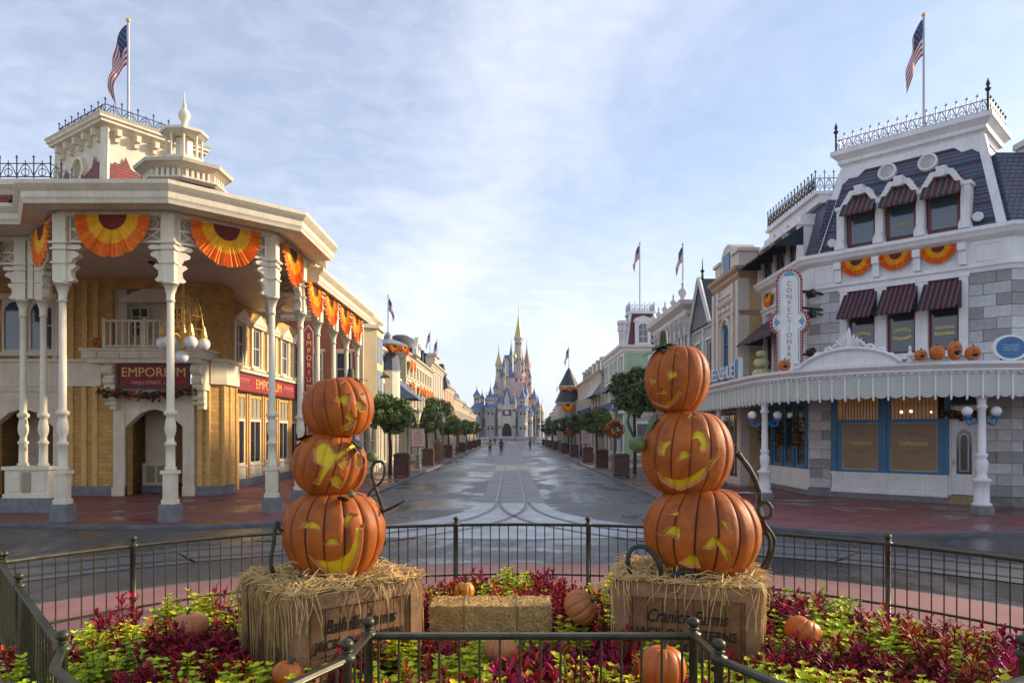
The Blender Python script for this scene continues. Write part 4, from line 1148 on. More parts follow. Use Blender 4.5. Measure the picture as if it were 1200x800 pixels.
# top cornice, all four sides
tcp = [Mc @ Vector(p) for p in ((.95, md(ST), 0), (LC - .95, md(ST), 0), (LC - .95, 2.9, 0), (.95, 2.9, 0))]
tcp = [(p.x, p.y) for p in tcp]
b = MB(); b.sweep([(-.6, 12.15), (.0, 12.15), (.06, 12.3), (.16, 12.36), (.16, 12.48), (.3, 12.62), (.36, 12.66), (.36, 12.82), (-.6, 12.84)], tcp, True)
b.build('top_cornice', M_WHITE, CON)
b = MB()
for i in range(4):
    a, c = Vector(tcp[i]), Vector(tcp[(i + 1) % 4]); b.M = frame(a, c); L = (c - a).length
    k = int(L / .17)
    for j in range(k): b.box(L * (j + .5) / k - .045, L * (j + .5) / k + .045, -.15, -.05, 12.32, 12.46)
b.build('dentils', M_WHITE2, CON, kind='stuff')
b = MB(); b.prism(tcp, 12.7, 12.83); b.build('roof_deck', M_SLATE2, CON)
M_CRW = mat('grey_white_iron', (.40, .41, .43), .5, .15, 5)
tq = [Mc @ Vector(p) for p in ((.75, md(ST) - .2, 0), (LC - .75, md(ST) - .2, 0), (LC - .75, 3.1, 0), (.75, 3.1, 0))]
cresting(CON, [(p.x, p.y) for p in tq[:2]], 12.83, .55, M_CRW, .3)
cresting(CON, [(p.x, p.y) for p in tq[1:3]], 12.83, .55, M_IRON, .34)
cresting(CON, [(tq[2].x, tq[2].y), (tq[3].x, tq[3].y), (tq[0].x, tq[0].y)], 12.83, .55, M_IRON, .4, fine=False)
for p in (tq[0], tq[1]):
    b = MB(); b.lathe([(.04, 12.83), (.04, 13.5), (.1, 13.58), (.03, 13.66), (.07, 13.74), (.001, 13.95)], (p.x, p.y, 0), 8); b.build('finial', M_IRON, CON)
# louvred roundels
for u in (2.55, 3.85):
    z = 11.62; b = MB(Mc @ Tr(u, md(z) - .05, z) @ Matrix.Rotation(R(90 - 12), 4, 'X')); b.sm = False
    b.lathe([(.31, -.05), (.31, .1), (.25, .13), (.23, .05)], (0, 0, 0), 20); rd = b.build('roundel', M_WHITE, CON)
    b = MB(Mc @ Tr(u, md(z) - .05, z) @ Matrix.Rotation(R(90 - 12), 4, 'X'))
    for j in range(6):
        yy = -.2 + j * .08; hw = math.sqrt(max(.001, .24**2 - yy * yy)); b.box(-hw, hw, yy - .03, yy + .03, .0, .05)
    b.build('louvre', mat('louvre_paint', (.5, .49, .44), .6, .1), rd)
# three linked dormers
DU = ((1.42, 2.32), (2.72, 3.62), (4.02, 4.92))
for i, (u0, u1) in enumerate(DU):
    uc = (u0 + u1) / 2
    ww = window(CON, Mc, u0 - .03, u1 + .03, 9.0, 10.62, M_WINRED, M_GLASS2, 1, 1, .09, .02, None, name='dormer_window')
    if i == 1: text('lettering', 'GUMDROPS', Mc, uc, 9.52, .17, m_y, ww, d=.05, width=.6); text('lettering', 'Ice Cream', Mc, uc, 9.3, .1, m_y, ww, d=.05, width=.4)
    b = MB(Mc); b.box(u0, u1, .2, .9, 9.0, 10.7); b.build('dormer_body', M_CAVE, ww)
    # hood: angular arch with keystone
    h = MB(Mc)
    o = [(u0 - .2, 10.36), (u0 - .08, 10.36), (u0 + .22, 10.82), (u1 - .22, 10.82), (u1 + .08, 10.36), (u1 + .2, 10.36), (u1 + .2, 10.48), (u1 - .12, 10.99), (u0 + .12, 10.99), (u0 - .2, 10.48)]
    for k in ((0, 1, 2, 8, 9), ):
        pass
    h.slab([o[0], o[1], o[2], (u0 + .12, 10.99), o[9]], -.28, .5); h.slab([o[2], o[3], (u1 - .12, 10.99), (u0 + .12, 10.99)], -.28, .5); h.slab([o[3], o[4], o[5], o[6], (u1 - .12, 10.99)], -.28, .5)
    h.slab([(uc - .11, 10.78), (uc + .11, 10.78), (uc + .15, 11.12), (uc - .15, 11.12)], -.36, .4)
    h.build('dormer_hood', M_WHITE, ww)
    awning(ww, Mc, u0 - .1, u1 + .1, 10.88, 10.12, .62, [AWM[2], AWM[2], AWM[1]], 18, .1)
for u in (1.2, 2.52, 3.82, 5.14):
    b = MB(Mc); b.box(u - .13, u + .13, -.2, .3, 9.25, 10.5); b.box(u - .18, u + .18, -.24, .3, 10.38, 10.5)
    b.slab([(u - .16, 8.95), (u + .16, 8.95), (u + .17, 9.1), (u + .09, 9.3), (u - .09, 9.3), (u - .17, 9.1)], -.34, -.1); b.slab([(u - .2, 8.95), (u + .2, 8.95), (u + .13, 9.28), (u - .13, 9.28)], -.22, .2)
    b.build('dormer_pilaster', M_WHITE, CON)
for u in (.98, 5.38):
    sgn = 1 if u > 3 else -1
    b = MB(Mc); b.M = Mc @ Tr(u + sgn * .1, -.1, 9.28) @ Matrix.Rotation(R(90), 4, 'X'); b.lathe([(.14, -.1), (.16, 0), (.14, .1)], (0, 0, 0), 14); b.tube([((.13 - .01 * q) * math.cos(q * .8), (.13 - .01 * q) * math.sin(q * .8), .1) for q in range(12)], .022, 5)
    b.build('scroll', M_WHITE, CON)
# ---- mansards along street and front
def mansard(parent, M, L, z0, z1, m, back=4.5, s=.28, e0=.0, e1=.0):
    b = MB(M); i_ = (z1 - z0) * s
    b.add([(0, .02, z0), (L, .02, z0), (L - e1, i_, z1), (e0, i_, z1), (0, back, z0), (L, back, z0), (L - e1, back, z1), (e0, back, z1)], [(0, 1, 2, 3), (1, 5, 6, 2), (5, 4, 7, 6), (4, 0, 3, 7), (3, 2, 6, 7), (0, 4, 5, 1)])
    return b.build('mansard_roof', m, parent)
mansard(CON, Mst, LST + .3, 8.95, 11.0, M_SLATE)
b = MB(Mst); b.box(-.2, LST, .35, 1.2, 10.98, 11.3); b.box(-.25, LST + .05, .2, 1.25, 11.3, 11.42); b.build('top_cornice', M_WHITE, CON)
p0, p1 = Mst @ Vector((-.2, .3, 0)), Mst @ Vector((LST - .2, .3, 0))
cresting(CON, [(p0.x, p0.y), (p1.x, p1.y)], 11.42, .75, M_IRON, .34)
p2 = Mst @ Vector((LST - .1, 2.0, 0)); cresting(CON, [(p1.x, p1.y), (p2.x, p2.y)], 11.42, .75, M_CRW, .34)
for i in range(3):
    u = .55 + i * 1.45
    ww = window(CON, Mst, u, u + .95, 9.0, 10.2, M_WINRED, M_GLASS2, 1, 1, .08, -.1, None, name='dormer_window')
    b = MB(Mst); b.box(u - .14, u, -.22, .8, 8.95, 10.3); b.box(u + .95, u + 1.09, -.22, .8, 8.95, 10.3); b.box(u - .2, u + 1.15, -.3, .8, 10.3, 10.42); b.box(u - .1, u + 1.05, -.1, .8, 10.42, 10.75); b.build('dormer_hood', M_WHITE, ww)
    awning(ww, Mst, u - .16, u + 1.12, 10.28, 9.5, 1.25, [AWM[0], AWM[0], AWM[1]], 15, .1)
    for uu in (u - .25, u + 1.2):
        b = MB(Mst); b.slab([(uu - .13, 8.95), (uu + .13, 8.95), (uu + .05, 9.5), (uu - .05, 9.5)], -.3, -.06); b.build('cornice_urn', M_WHITE, CON)
mansard(CON, Mfr, LFR, 8.95, 11.4, M_SLATE)
b = MB(Mfr); b.box(1.1, LFR, .35, 1.4, 11.38, 11.7); b.box(1.0, LFR, .15, 1.4, 11.7, 11.9); b.build('top_cornice', M_WHITE, CON)
p0, p1 = Mfr @ Vector((1.1, .3, 0)), Mfr @ Vector((12, .3, 0)); cresting(CON, [(p0.x, p0.y), (p1.x, p1.y)], 11.9, .75, M_IRON, .34)
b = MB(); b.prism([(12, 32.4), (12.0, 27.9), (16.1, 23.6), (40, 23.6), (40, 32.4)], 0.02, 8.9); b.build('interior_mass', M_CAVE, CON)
for i in range(6):
    window(CON, Mfr, 2.2 + i * 3.2, 4.4 + i * 3.2, .4, 3.2, M_BLUE, M_GLASS, 2, 1, .1, .05); window(CON, Mfr, 2.6 + i * 3.2, 4.0 + i * 3.2, 5.0, 7.2, M_WINRED, M_GLASS, 1, 2, .1, .05, M_WHITE)
# street second floor: windows, plum awning
for i, (u0, u1, z0, z1) in enumerate(st_2): window(CON, Mst, u0, u1, z0, z1, M_WINRED, M_GLASS, 1, 1, .07, .05, None)
b = MB(Mst)
for i in range(5): b.box(.28 + i * 1.12, .46 + i * 1.12, -.1, .1, 4.9, 7.5)
b.build('pilasters', M_WHITE, CON)
M_PLUM = [mat('awning_plum_dark', (.055, .025, .035), .85, .1), mat('awning_plum_light', (.085, .042, .055), .85, .1)]
awning(CON, Mst, .3, LST - .55, 7.2, 6.2, 1.25, M_PLUM, 9, .14)
# ---- veranda canopy round the corner
KX, KY, KR = 14.3, 26.2, 5.7
edge = [(8.6, 50), (8.6, 40), (8.6, 33), (8.6, 26.2)] + arc(KX, KY, KR, 180, 270, 18)[1:] + [(40, KY - KR)]
M_FAS = mat('pale_sage_panel', (.50, .53, .47), .55, .08)
can = thing('shop_canopy', 'white curved shop veranda canopy with scalloped sage panels', 'canopy', (10.3, 22.2, 0))
b = MB(); b.sweep([(-.7, 4.0), (-.02, 4.0), (.02, 4.06), (.08, 4.1), (.08, 4.16), (.16, 4.24), (.2, 4.27), (.2, 4.36), (-.7, 4.4)], edge); b.build('cornice', M_WHITE, can)
b = MB(); b.sweep([(-.06, 3.34), (-.02, 3.34), (-.02, 4.0), (-.06, 4.0)], edge); 
can_in = [(11.1, 50), (11.1, 27.3), A0, A1, (40, 22.75)]
top = [(x, y) for x, y in edge] + list(reversed(can_in))
b = MB(); b.prism(top, 3.98, 4.06); b.build('canopy_roof', M_WHITE2, can)
# dentil band
def along(path, step):
    out = []; acc = 0.0
    for a, c in zip(path[:-1], path[1:]):
        a, c = Vector(a), Vector(c); L = (c - a).length; t = (c - a) / L
        s = -acc
        while s < L:
            if s >= 0: out.append((a + t * s, t))
            s += step
        acc = L - (s - step) if s - step >= 0 else acc + L
        acc = (L - (s - step))
    return out
fine = [(8.6, 50), (8.6, 26.2)] + arc(KX, KY, KR, 180, 270, 48)[1:] + [(22, KY - KR)]
pm = MB(); w2 = .20
pm.slab([(-w2, 4.0), (-w2, 3.46), (-w2 * .75, 3.40), (-w2 * .4, 3.36), (0, 3.345), (w2 * .4, 3.36), (w2 * .75, 3.40), (w2, 3.46), (w2, 4.0)], 0, .04)
pmesh = pm.mesh('fascia_panel', M_FAS)
bm_ = MB(); bm_.box(-.025, .025, -.035, .05, 3.32, 4.0); bm_.lathe([(.001, 3.26), (.03, 3.29), (.02, 3.33)], (0, 0, 0), 6); bmesh_ = bm_.mesh('batten', M_WHITE)
pts = along(fine, .4)
for p, t in pts:
    Mx = frame((p.x, p.y), (p.x + t.x, p.y + t.y))
    inst('fascia_panel', pmesh, can, Mx); inst('batten', bmesh_, can, Mx @ Tr(.2, 0, 0))
b = MB()
for p, t in along(fine, .2):
    b.M = frame((p.x, p.y), (p.x + t.x, p.y + t.y)); b.box(-.05, .05, -.07, -.0, 4.02, 4.07)
b.build('dentil_band', M_WHITE2, can, kind='stuff')
# scrolled pediment on the canopy's rounded corner
pc = Vector((KX - KR * math.sin(R(45)), KY - KR * math.cos(R(45))))
Mp = frame((pc.x - 1.5 * .7071, pc.y + 1.5 * .7071), (pc.x + 1.5 * .7071, pc.y - 1.5 * .7071))
pd = MB(Mp)
oute = [(0, 4.36)] + [(1.5 - 1.5 * math.cos(a) * (1 if True else 1), 4.36 + .52 * math.sin(a) ** 1.5) for a in [math.pi * i / 16 for i in range(17)]] + [(3, 4.36)]
pd.slab(oute, .0, .25)
pd.tube([(u, -.04, z + .02) for u, z in oute[1:-1]], .06, 6); pd.build('pediment', M_WHITE, can)
pd = MB(Mp); pd.sm = True
for sg_ in (-1, 1):
    for (u, z, r, tr) in ((.28, 4.95, .17, 1), (.62, 4.86, .14, -1), (.92, 4.74, .12, 1), (1.2, 4.58, .09, -1)):
        pd.tube([(1.5 + sg_ * (u + tr * r * (1 - q / 16) * math.cos(q * .62)), .08, z + r * (1 - q / 16) * math.sin(q * .62)) for q in range(15)], [.055 * (1 - q / 22) for q in range(15)], 6)
    for k_ in range(4): pd.tube([(1.5 + sg_ * .05 * k_, .08, 4.86), (1.5 + sg_ * (.05 + .09 * k_), .06, 5.12 + .03 * (3 - k_)), (1.5 + sg_ * (.03 + .12 * k_), .02, 5.40 - .075 * k_)], [.05, .055, .012], 6)
pd.lathe([(.06, 4.86), (.13, 5.0), (.08, 5.2), (.05, 5.45), (.01, 5.55)], (1.5, .08, 0), 8)
pd.build('scroll_ornament', M_WHITE, can)
for u in (-.15, 3.2):
    pd = MB(Mp); pd.lathe([(.1, 4.36), (.1, 4.42), (.05, 4.46), (.1, 4.56), (.05, 4.66), (.03, 4.72), (.05, 4.76), (.001, 4.88)], (u, .1, 0), 8); pd.build('finial', M_WHITE, can)
# canopy columns with globe lamps
CC = {}
q = MB(); q.lathe([(.32, 0), (.32, .22), (.27, .24)], n=8); CC['p'] = q.mesh('base', M_PLINTH)
q = MB(); q.lathe([(.26, .24), (.26, .3), (.2, .34), (.2, .9), (.25, .94), (.25, 1.0), (.15, 1.05), (.13, 1.15), (.17, 1.35), (.17, 1.5), (.12, 1.6), (.16, 1.66), (.16, 1.72), (.115, 1.76), (.105, 3.0), (.15, 3.05), (.15, 3.1), (.11, 3.14), (.13, 3.3), (.2, 3.42), (.2, 3.98)], n=12); q.sf = [True] * len(q.f); CC['s'] = q.mesh('shaft', M_WHITE)
for i, (x, y, a) in enumerate(((13.5, 20.85, 0), (8.85, 25.4, -20), (9.0, 31.5, -75), (9.0, 37.5, -75), (9.0, 43.5, -75), (19, 20.9, 0))):
    M = Tr(x, y, 0); Mr = M @ Matrix.Rotation(R(a), 4, 'Z')
    c = thing('canopy_column', 'white turned canopy column with twin globe lamps, ' + ('beside the arched shop door' if i == 0 else 'outside the blue street-side windows' if i == 1 else 'farther along the street canopy' if i < 5 else 'past the shop corner'), 'column', (x, y, 0), 'white canopy columns with globe lamps')
    inst('shaft', CC['s'], c, M); inst('base', CC['p'], c, M)
    b = MB(Mr)
    for s in (-1, 1):
        b.tube(spline([(0, 0, 2.62), (s * .15, 0, 2.66), (s * .3, 0, 2.55), (s * .42, 0, 2.62), (s * .42, 0, 2.75)], 4), .03, 5)
        b.tube([(s * (.22 + .09 * math.cos(k)), 0, 2.66 + .09 * math.sin(k)) for k in [j * .7 for j in range(10)]], .018, 4)
        b.lathe([(.1, 2.74), (.12, 2.8), (.06, 2.84)], (s * .42, 0, 0), 8)
    b.build('lamp_bracket', M_BLUE, c)
    for s in (-1, 1):
        b = MB(Mr); b.sm = True; b.ball((s * .42, 0, 2.95), .145, 14); b.build('globe', M_GLOBE, c)
# ---- vertical blade sign
sg = thing('blade_sign', 'tall vertical white confectionery sign edged with red bulbs', 'sign', (10.1, 26.4, 4.5))
ms_ = Vector((10.05, 26.3)); tdir = Vector((.93, -.36))
Mg = frame((ms_.x - tdir.x * .6, ms_.y - tdir.y * .6), (ms_.x + tdir.x * .6, ms_.y + tdir.y * .6))
def sign_outline(k):
    w = .40 * k; W = .62 * k; zc = 6.35; h = 1.75 + (k - 1) * .35; lob = .34 * k
    pts = [(.6 - w, zc - h), (.6 - w + .12, zc - h - .12), (.6 + w - .12, zc - h - .12), (.6 + w, zc - h), (.6 + w, zc - lob)]
    pts += [(.6 + w + (W - w) * math.sin(a), zc - lob * math.cos(a)) for a in [math.pi * i / 8 for i in range(1, 8)]]
    pts += [(.6 + w, zc + lob), (.6 + w, zc + h - .3)]
    pts += [(.6 + w * math.cos(a), zc + h - .3 + .42 * math.sin(a)) for a in [math.pi * i / 10 for i in range(1, 10)]]
    pts += [(.6 - w, zc + h - .3), (.6 - w, zc + lob)]
    pts += [(.6 - w - (W - w) * math.sin(a), zc + lob * math.cos(a)) for a in [math.pi * i / 8 for i in range(1, 8)]]
    pts += [(.6 - w, zc - lob)]
    return pts
b = MB(Mg); b.slab(sign_outline(1.13), .02, .28); b.build('red_border', mat('blade_red', (.30, .035, .045), .5, .15), sg)
b = MB(Mg); b.slab(sign_outline(.92), -.02, .2); b.build('panel', M_WHITE, sg)
b = MB(Mg); so_ = sign_outline(1.02)
for a, c in zip(so_, so_[1:] + so_[:1]):
    L = math.dist(a, c); k = max(1, int(L / .1))
    for j in range(k):
        t = j / k; b.ball((a[0] + (c[0] - a[0]) * t, .005, a[1] + (c[1] - a[1]) * t), .028, 6)
b.build('bulbs', mat('pink_white_bulb', (.7, .5, .5), .3, 0), sg)
b = MB(Mg); ip = sign_outline(.80); b.tube([(u, -.03, z) for u, z in ip + ip[:1]], .012, 4); b.build('pin_stripe', mat('grey_line', (.3, .32, .33), .5, 0), sg)
for i, chh in enumerate('CONFECTIONERY'): text('lettering', chh, Mg, .6, 7.72 - i * .232, .24, mat('olive_gold', (.30, .22, .06), .5, .1), sg, d=-.026)
M_SBL = mat('sign_pale_blue', (.12, .32, .45), .5, .1)
for uu, zz in ((.18, 6.35), (1.02, 6.35)):
    b = MB(Mg); b.slab([(uu - .12, zz), (uu - .05, zz + .06), (uu, zz + .14), (uu + .05, zz + .06), (uu + .12, zz), (uu + .05, zz - .06), (uu, zz - .14), (uu - .05, zz - .06)], -.035, -.02); b.build('emblem', M_SBL, sg)
b = MB(Mg); b.slab([(.42, 8.02)] + [(.6 - .18 * math.cos(a), 8.02 + .16 * math.sin(a)) for a in [math.pi * i / 8 for i in range(9)]], -.035, -.02); b.build('emblem', M_SBL, sg)
b = MB()
for z in (7.5, 6.9, 5.2): b.tube([(10.6, 26.5, z), (11.6, 27.0, z)], .05, 6)
b.build('bracket', M_IRON, sg)
for i, z in enumerate((7.45, 6.7, 5.3)):
    sp_ = thing('spotlight', 'black spotlight on arm aimed at the blade sign, ' + ('highest of three', 'middle of three', 'lowest of three')[i], 'spotlight', (11.3, 26.5, z), 'black spotlights beside the blade sign')
    b = MB(Mc); b.tube([(.5, 0, z), (.25, -.5, z + .05)], .03, 6); b.build('arm', M_IRON, sp_)
    b = MB(Mc @ Tr(.3, -.55, z) @ Matrix.Rotation(R(80), 4, 'Y')); b.lathe([(.07, -.2), (.14, -.14), (.17, .1), (.15, .12)], (0, 0, 0), 12); b.build('lamp_head', M_IRON, sp_)
# rooftop letter sign on the canopy
sg = thing('canopy_letter_sign', 'white and blue freestanding letters on street side of the canopy', 'sign', (8.8, 31, 4.4))
Ml = frame((8.75, 33.6), (8.95, 28.4))
M_LB = mat('letter_teal', (.07, .22, .34), .45, .15)
text('letter_backing', 'QUEENSHUE', Ml, 2.6, 4.78, .8, M_LB, sg, d=.06, width=3.75, ext=.05)
text('lettering', 'QUEENSHUE', Ml, 2.6, 4.80, .76, M_WHITE, sg, d=-.02, width=3.6, ext=.02)
b = MB(Ml); b.box(.4, 4.7, .02, .1, 4.38, 4.44); b.box(4.55, 5.0, .0, .12, 4.42, 5.25); b.build('end_board', mat('sign_blue', (.03, .16, .33), .45, .1), sg)
b = MB(Ml); b.box(4.48, 4.55, -.02, .14, 4.4, 5.3); b.box(5.0, 5.07, -.02, .14, 4.4, 5.3); b.tube([(.1 + .25 * math.cos(k), .05, 4.85 + .4 * math.sin(k)) for k in [j * .5 for j in range(13)]], .08, 6); b.build('scroll_frame', M_WHITE, sg)
# oval blue sign
ov = thing('oval_sign', 'blue oval sign with white frame standing on the canopy', 'sign', (14.4, 21.0, 4.4))
Mo = frame((13.6, 20.95), (15.2, 20.95))
b = MB(Mo @ Tr(.78, 0, 4.78) @ Matrix.Rotation(R(90), 4, 'X') @ Matrix.Diagonal((1, .72, 1, 1))); b.lathe([(.52, -.04), (.52, .05), (.44, .06), (.43, .04)], (0, 0, 0), 28); b.build('frame', M_WHITE, ov)
b = MB(Mo @ Tr(.78, 0, 4.78) @ Matrix.Rotation(R(90), 4, 'X') @ Matrix.Diagonal((1, .72, 1, 1))); b.lathe([(.44, 0), (.44, .045)], (0, 0, 0), 28); b.build('panel', mat('oval_blue', (.03, .14, .30), .4, .2, 3), ov)
b = MB(Mo)
for z in (4.85, 4.78, 4.71): b.tube([(.55 + .46 * j / 9, -.05, z + .02 * math.sin(j * 1.7)) for j in range(10)], .012, 4)
b.build('script', mat('pale_blue_script', (.35, .5, .6), .5, 0), ov)
b = MB(Mo); b.tube([(.55, 0, 4.36), (.5, 0, 4.56)], .025, 5); b.tube([(1.0, 0, 4.36), (1.05, 0, 4.56)], .025, 5); b.build('leg', M_IRON, ov)
# ================================================================== buildings along the street
def body(parent, x0, x1, y0, y1, z1, m, z0=0):
    b = MB(); b.box(x0, x1, y0, y1, z0, z1); return b.build('wall', m, parent)
def cornice(parent, path, z, h, o, m, closed=False):
    b = MB(); b.sweep([(-.3, z), (.02, z), (o * .4, z + h * .3), (o * .45, z + h * .5), (o * .9, z + h * .75), (o, z + h), (-.3, z + h + .02)], path, closed); return b.build('cornice', m, parent)
def flagpole(x, y, z0, z1, lab, flag, h=1.5, r=.05, yaw=200):
    p = thing('flagpole', 'slim grey flagpole on ' + lab, 'flagpole', (x, y, z0), 'rooftop flagpoles')
    b = MB(); b.lathe([(r * 1.5, z0), (r, z0 + .3), (r * .8, z1)], (x, y, 0), 8); b.build('pole', mat('pole_grey', (.42, .43, .45), .4, .1), p)
    b = MB(); b.sm = True; b.ball((x, y, z1 + r), r * 1.7, 10); b.build('ball', M_GOLDP, p)
    if flag:
        n, m_ = 18, 13
        L = h * 1.75
        g = MB(); vs = []
        a = R(yaw)
        for i in range(n + 1):
            t = i / n
            # limp flag: hangs down away from the pole
            ex = .42 * L * (t ** .8) * .55; dz = -.80 * L * t ** 1.25 * .78
            for j in range(m_ + 1):
                s = j / m_
                wv = .10 * math.sin(t * 9 + s * 2.2) * t * h + .05 * math.sin(s * 7 + t * 4) * h * (.3 + t)
                xx = x + math.cos(a) * (ex + r) - math.sin(a) * wv + math.cos(a) * .06 * math.sin(s * 6 + t * 5) * t * h
                yy = y + math.sin(a) * (ex + r) + math.cos(a) * wv
                zz = z1 - .12 - s * h * (1 - .12 * t) + dz
                vs.append((xx, yy, zz))
        fs = []; mi = []
        for i in range(n):
            for j in range(m_):
                fs.append((i * (m_ + 1) + j, (i + 1) * (m_ + 1) + j, (i + 1) * (m_ + 1) + j + 1, i * (m_ + 1) + j + 1))
                mi.append(2 if (i < 8 and j < 7) else (0 if j % 2 == 0 else 1))
        g.add(vs, fs); g.mi = mi; g.sf = [True] * len(fs)
        fl = thing('flag', 'red and white striped flag with blue canton drooping on ' + lab, 'flag', (x, y, z1 - h), 'striped flags')
        o = g.build('cloth', [mat('flag_red', (.42, .02, .035), .8, .05), mat('flag_white', (.72, .70, .70), .8, .05), mat('flag_blue', (.03, .045, .15), .8, .05)], fl, recalc=False)
        st = MB()
        for i in range(1, 8):
            for j in range(1, 7):
                if (i + j) % 2 == 0:
                    c = Vector(vs[i * (m_ + 1) + j]); d1 = (Vector(vs[(i + 1) * (m_ + 1) + j]) - c) * .22; d2 = (Vector(vs[i * (m_ + 1) + j + 1]) - c) * .22
                    nn = d1.cross(d2).normalized() * .006
                    for e in (1, -1): st.add([c + d1 + nn * e, c + d2 + nn * e, c - d1 + nn * e, c - d2 + nn * e], [(0, 1, 2, 3)])
        st.build('stars', MATS['flag_white'], o, recalc=False)
    return p
flagpole(-16.5, 31.2, 14.7, 20.0, 'red-roofed store tower', True, 1.75, .06, 185)
flagpole(15.1, 26.6, 12.8, 17.6, 'grey stone shop mansard', True, 1.35, .045, 180)
# ---- generic street facade
def facade(parent, M, L, floors, wm, tm, wins, fm=None, gm=None, pil=None, d=.0, th=.35):
    """floors = list of (z0,z1,[hole ratio list]) ; wins = per floor (n, w, h0, h1, arch)"""
    fm = fm or tm; gm = gm or M_GLASS2
    for (z0, z1), (n, wd, h0, h1, ar) in zip(floors, wins):
        hs = []
        for i in range(n):
            uc = L * (i + .5) / n; hs.append((uc - wd / 2, uc + wd / 2, h0, h1))
        b = MB(M); holes_wall(b, L, z0, z1, th, hs, d); b.build('wall', wm, parent)
        for u0, u1, a, c in hs:
            ww = window(parent, M, u0, u1, a, c, fm, gm, 1, 2, .08, d + .05, None, ar)
            s = MB(M); s.box(u0 - .14, u1 + .14, d - .1, d + .02, c, c + .14); s.box(u0 - .1, u1 + .1, d - .1, d + .02, a - .1, a); s.box(u0 - .12, u0, d - .05, d + .02, a, c); s.box(u1, u1 + .12, d - .05, d + .02, a, c)
            s.build('window_surround', tm, ww)
        b = MB(M); b.box(0, L, d - .1, d + .02, z1 - .14, z1); b.build('string_course', tm, parent)
    if pil:
        for i in range(pil + 1):
            u = L * i / pil; b = MB(M); b.box(max(0, u - .14), min(L, u + .14), d - .09, d + .01, floors[0][0], floors[-1][1] - .14); b.build('pilaster', tm, parent)
M_TAN = mat('tan_stucco', (.50, .34, .17), .7, .08, 1.5, .1)
M_TANT = mat('pale_taupe_trim', (.62, .55, .46), .6, .08)
M_GREY = mat('pale_grey_stucco', (.38, .38, .37), .65, .08, 1)
M_SAGE = mat('sage_green_paint', (.32, .44, .31), .6, .08, 1)
M_BEIGE = mat('beige_stucco', (.52, .46, .36), .65, .08, 1)
M_YEL = mat('butter_yellow_paint', (.68, .53, .28), .6, .08, 1)
M_PEACH = mat('peach_paint', (.62, .38, .22), .6, .08, 1)
M_BRICKR = brickmat('salmon_brick', (.42, .13, .07), (.34, .09, .05), (.3, .2, .15), .3, .1)
M_BAWN = mat('blue_grey_awning', (.10, .15, .25), .8, .1)
M_BAWN2 = mat('blue_grey_awning_light', (.14, .20, .31), .8, .1)
M_MAROON = mat('maroon_mansard', (.13, .018, .03), .55, .2, 3, .2)
M_RAWN = mat('red_awning', (.36, .03, .04), .8, .1)
# R2: tan picture palace
T = thing('tan_theatre', 'tan theatre building with arched parapet and tall blue arched window', 'building', (12, 34.4, 0), 'buildings lining the street')
X2 = 10.2
M2 = frame((X2, 36.6), (X2, 32.4)); L2 = 4.2
b = MB(M2); holes_wall(b, L2, 0, 9.7, .4, [(1.5, 2.7, 4.6, 7.5), (.5, 3.7, .2, 3.4)]); b.build('wall', M_TANT, T)
body(T, X2 + .4, 26, 32.41, 36.59, 9.6, M_TAN)
window(T, M2, 1.5, 2.7, 4.6, 7.5, M_BLUE, M_GLASS2, 1, 3, .12, .05, None, .5)
b = MB(M2)
b.tube([(2.1 + .75 * math.cos(a), -.05, 7.0 + .75 * math.sin(a)) for a in [math.pi * i / 12 for i in range(13)]], .1, 6); b.box(1.3, 1.45, -.1, .0, 4.5, 7.0); b.box(2.75, 2.9, -.1, .0, 4.5, 7.0)
for u in (0, .75, 3.1, 3.85): b.box(u, u + .34, -.12, 0, 4.2, 9.2)
for u in (.9, 1.6, 2.3, 3.0): b.box(u, u + .5, -.1, 0, 8.1, 8.3); b.ball((u + .25, -.05, 8.5), .18, 8)
b.box(.7, 3.5, -.09, 0, 8.8, 8.9)
b.build('pilasters', M_TANT, T)
M_TANM = mat('tan_moulding', (.42, .28, .18), .6, .1)
cornice(T, [(X2, 36.6), (X2, 32.4), (26, 32.4)], 9.25, .5, .35, M_TANM)
cornice(T, [(X2, 36.6), (X2, 32.4), (26, 32.4)], 7.6, .22, .12, M_TANM)
b = MB(M2); b.box(.2, 1.1, .0, .8, 9.6, 10.5); b.box(3.1, 4.0, .0, .8, 9.6, 10.5); b.box(.1, 1.2, -.1, .9, 10.5, 10.65); b.box(3.0, 4.1, -.1, .9, 10.5, 10.65)
b.slab([(1.1, 9.6), (3.1, 9.6), (3.1, 10.5)] + [(2.1 + 1.0 * math.cos(a), 10.5 + .75 * math.sin(a)) for a in [math.pi * i / 12 for i in range(1, 12)]] + [(1.1, 10.5)], .02, 1.1); b.build('arched_parapet', M_TANT, T)
b = MB(M2); b.box(1.6, 2.6, -.03, .02, 9.9, 10.8); b.build('attic_window', M_BLUE, T)
b = MB(); b.box(X2 + .8, 13.5, 32.6, 33.4, 9.6, 10.6); b.build('parapet_block', M_TAN, T)
b = MB(); b.box(14.2, 17, 32.55, 34, 9.6, 10.7); b.build('parapet_block', M_TAN, T)
b = MB(); b.box(X2 - .0, X2 + .3, 32.9, 36.2, 3.4, 4.2); b.build('shop_fascia', M_TANT, T)
window(T, M2, .5, 3.7, .2, 3.4, M_TANT, M_GLASS, 4, 2, .12, .1)
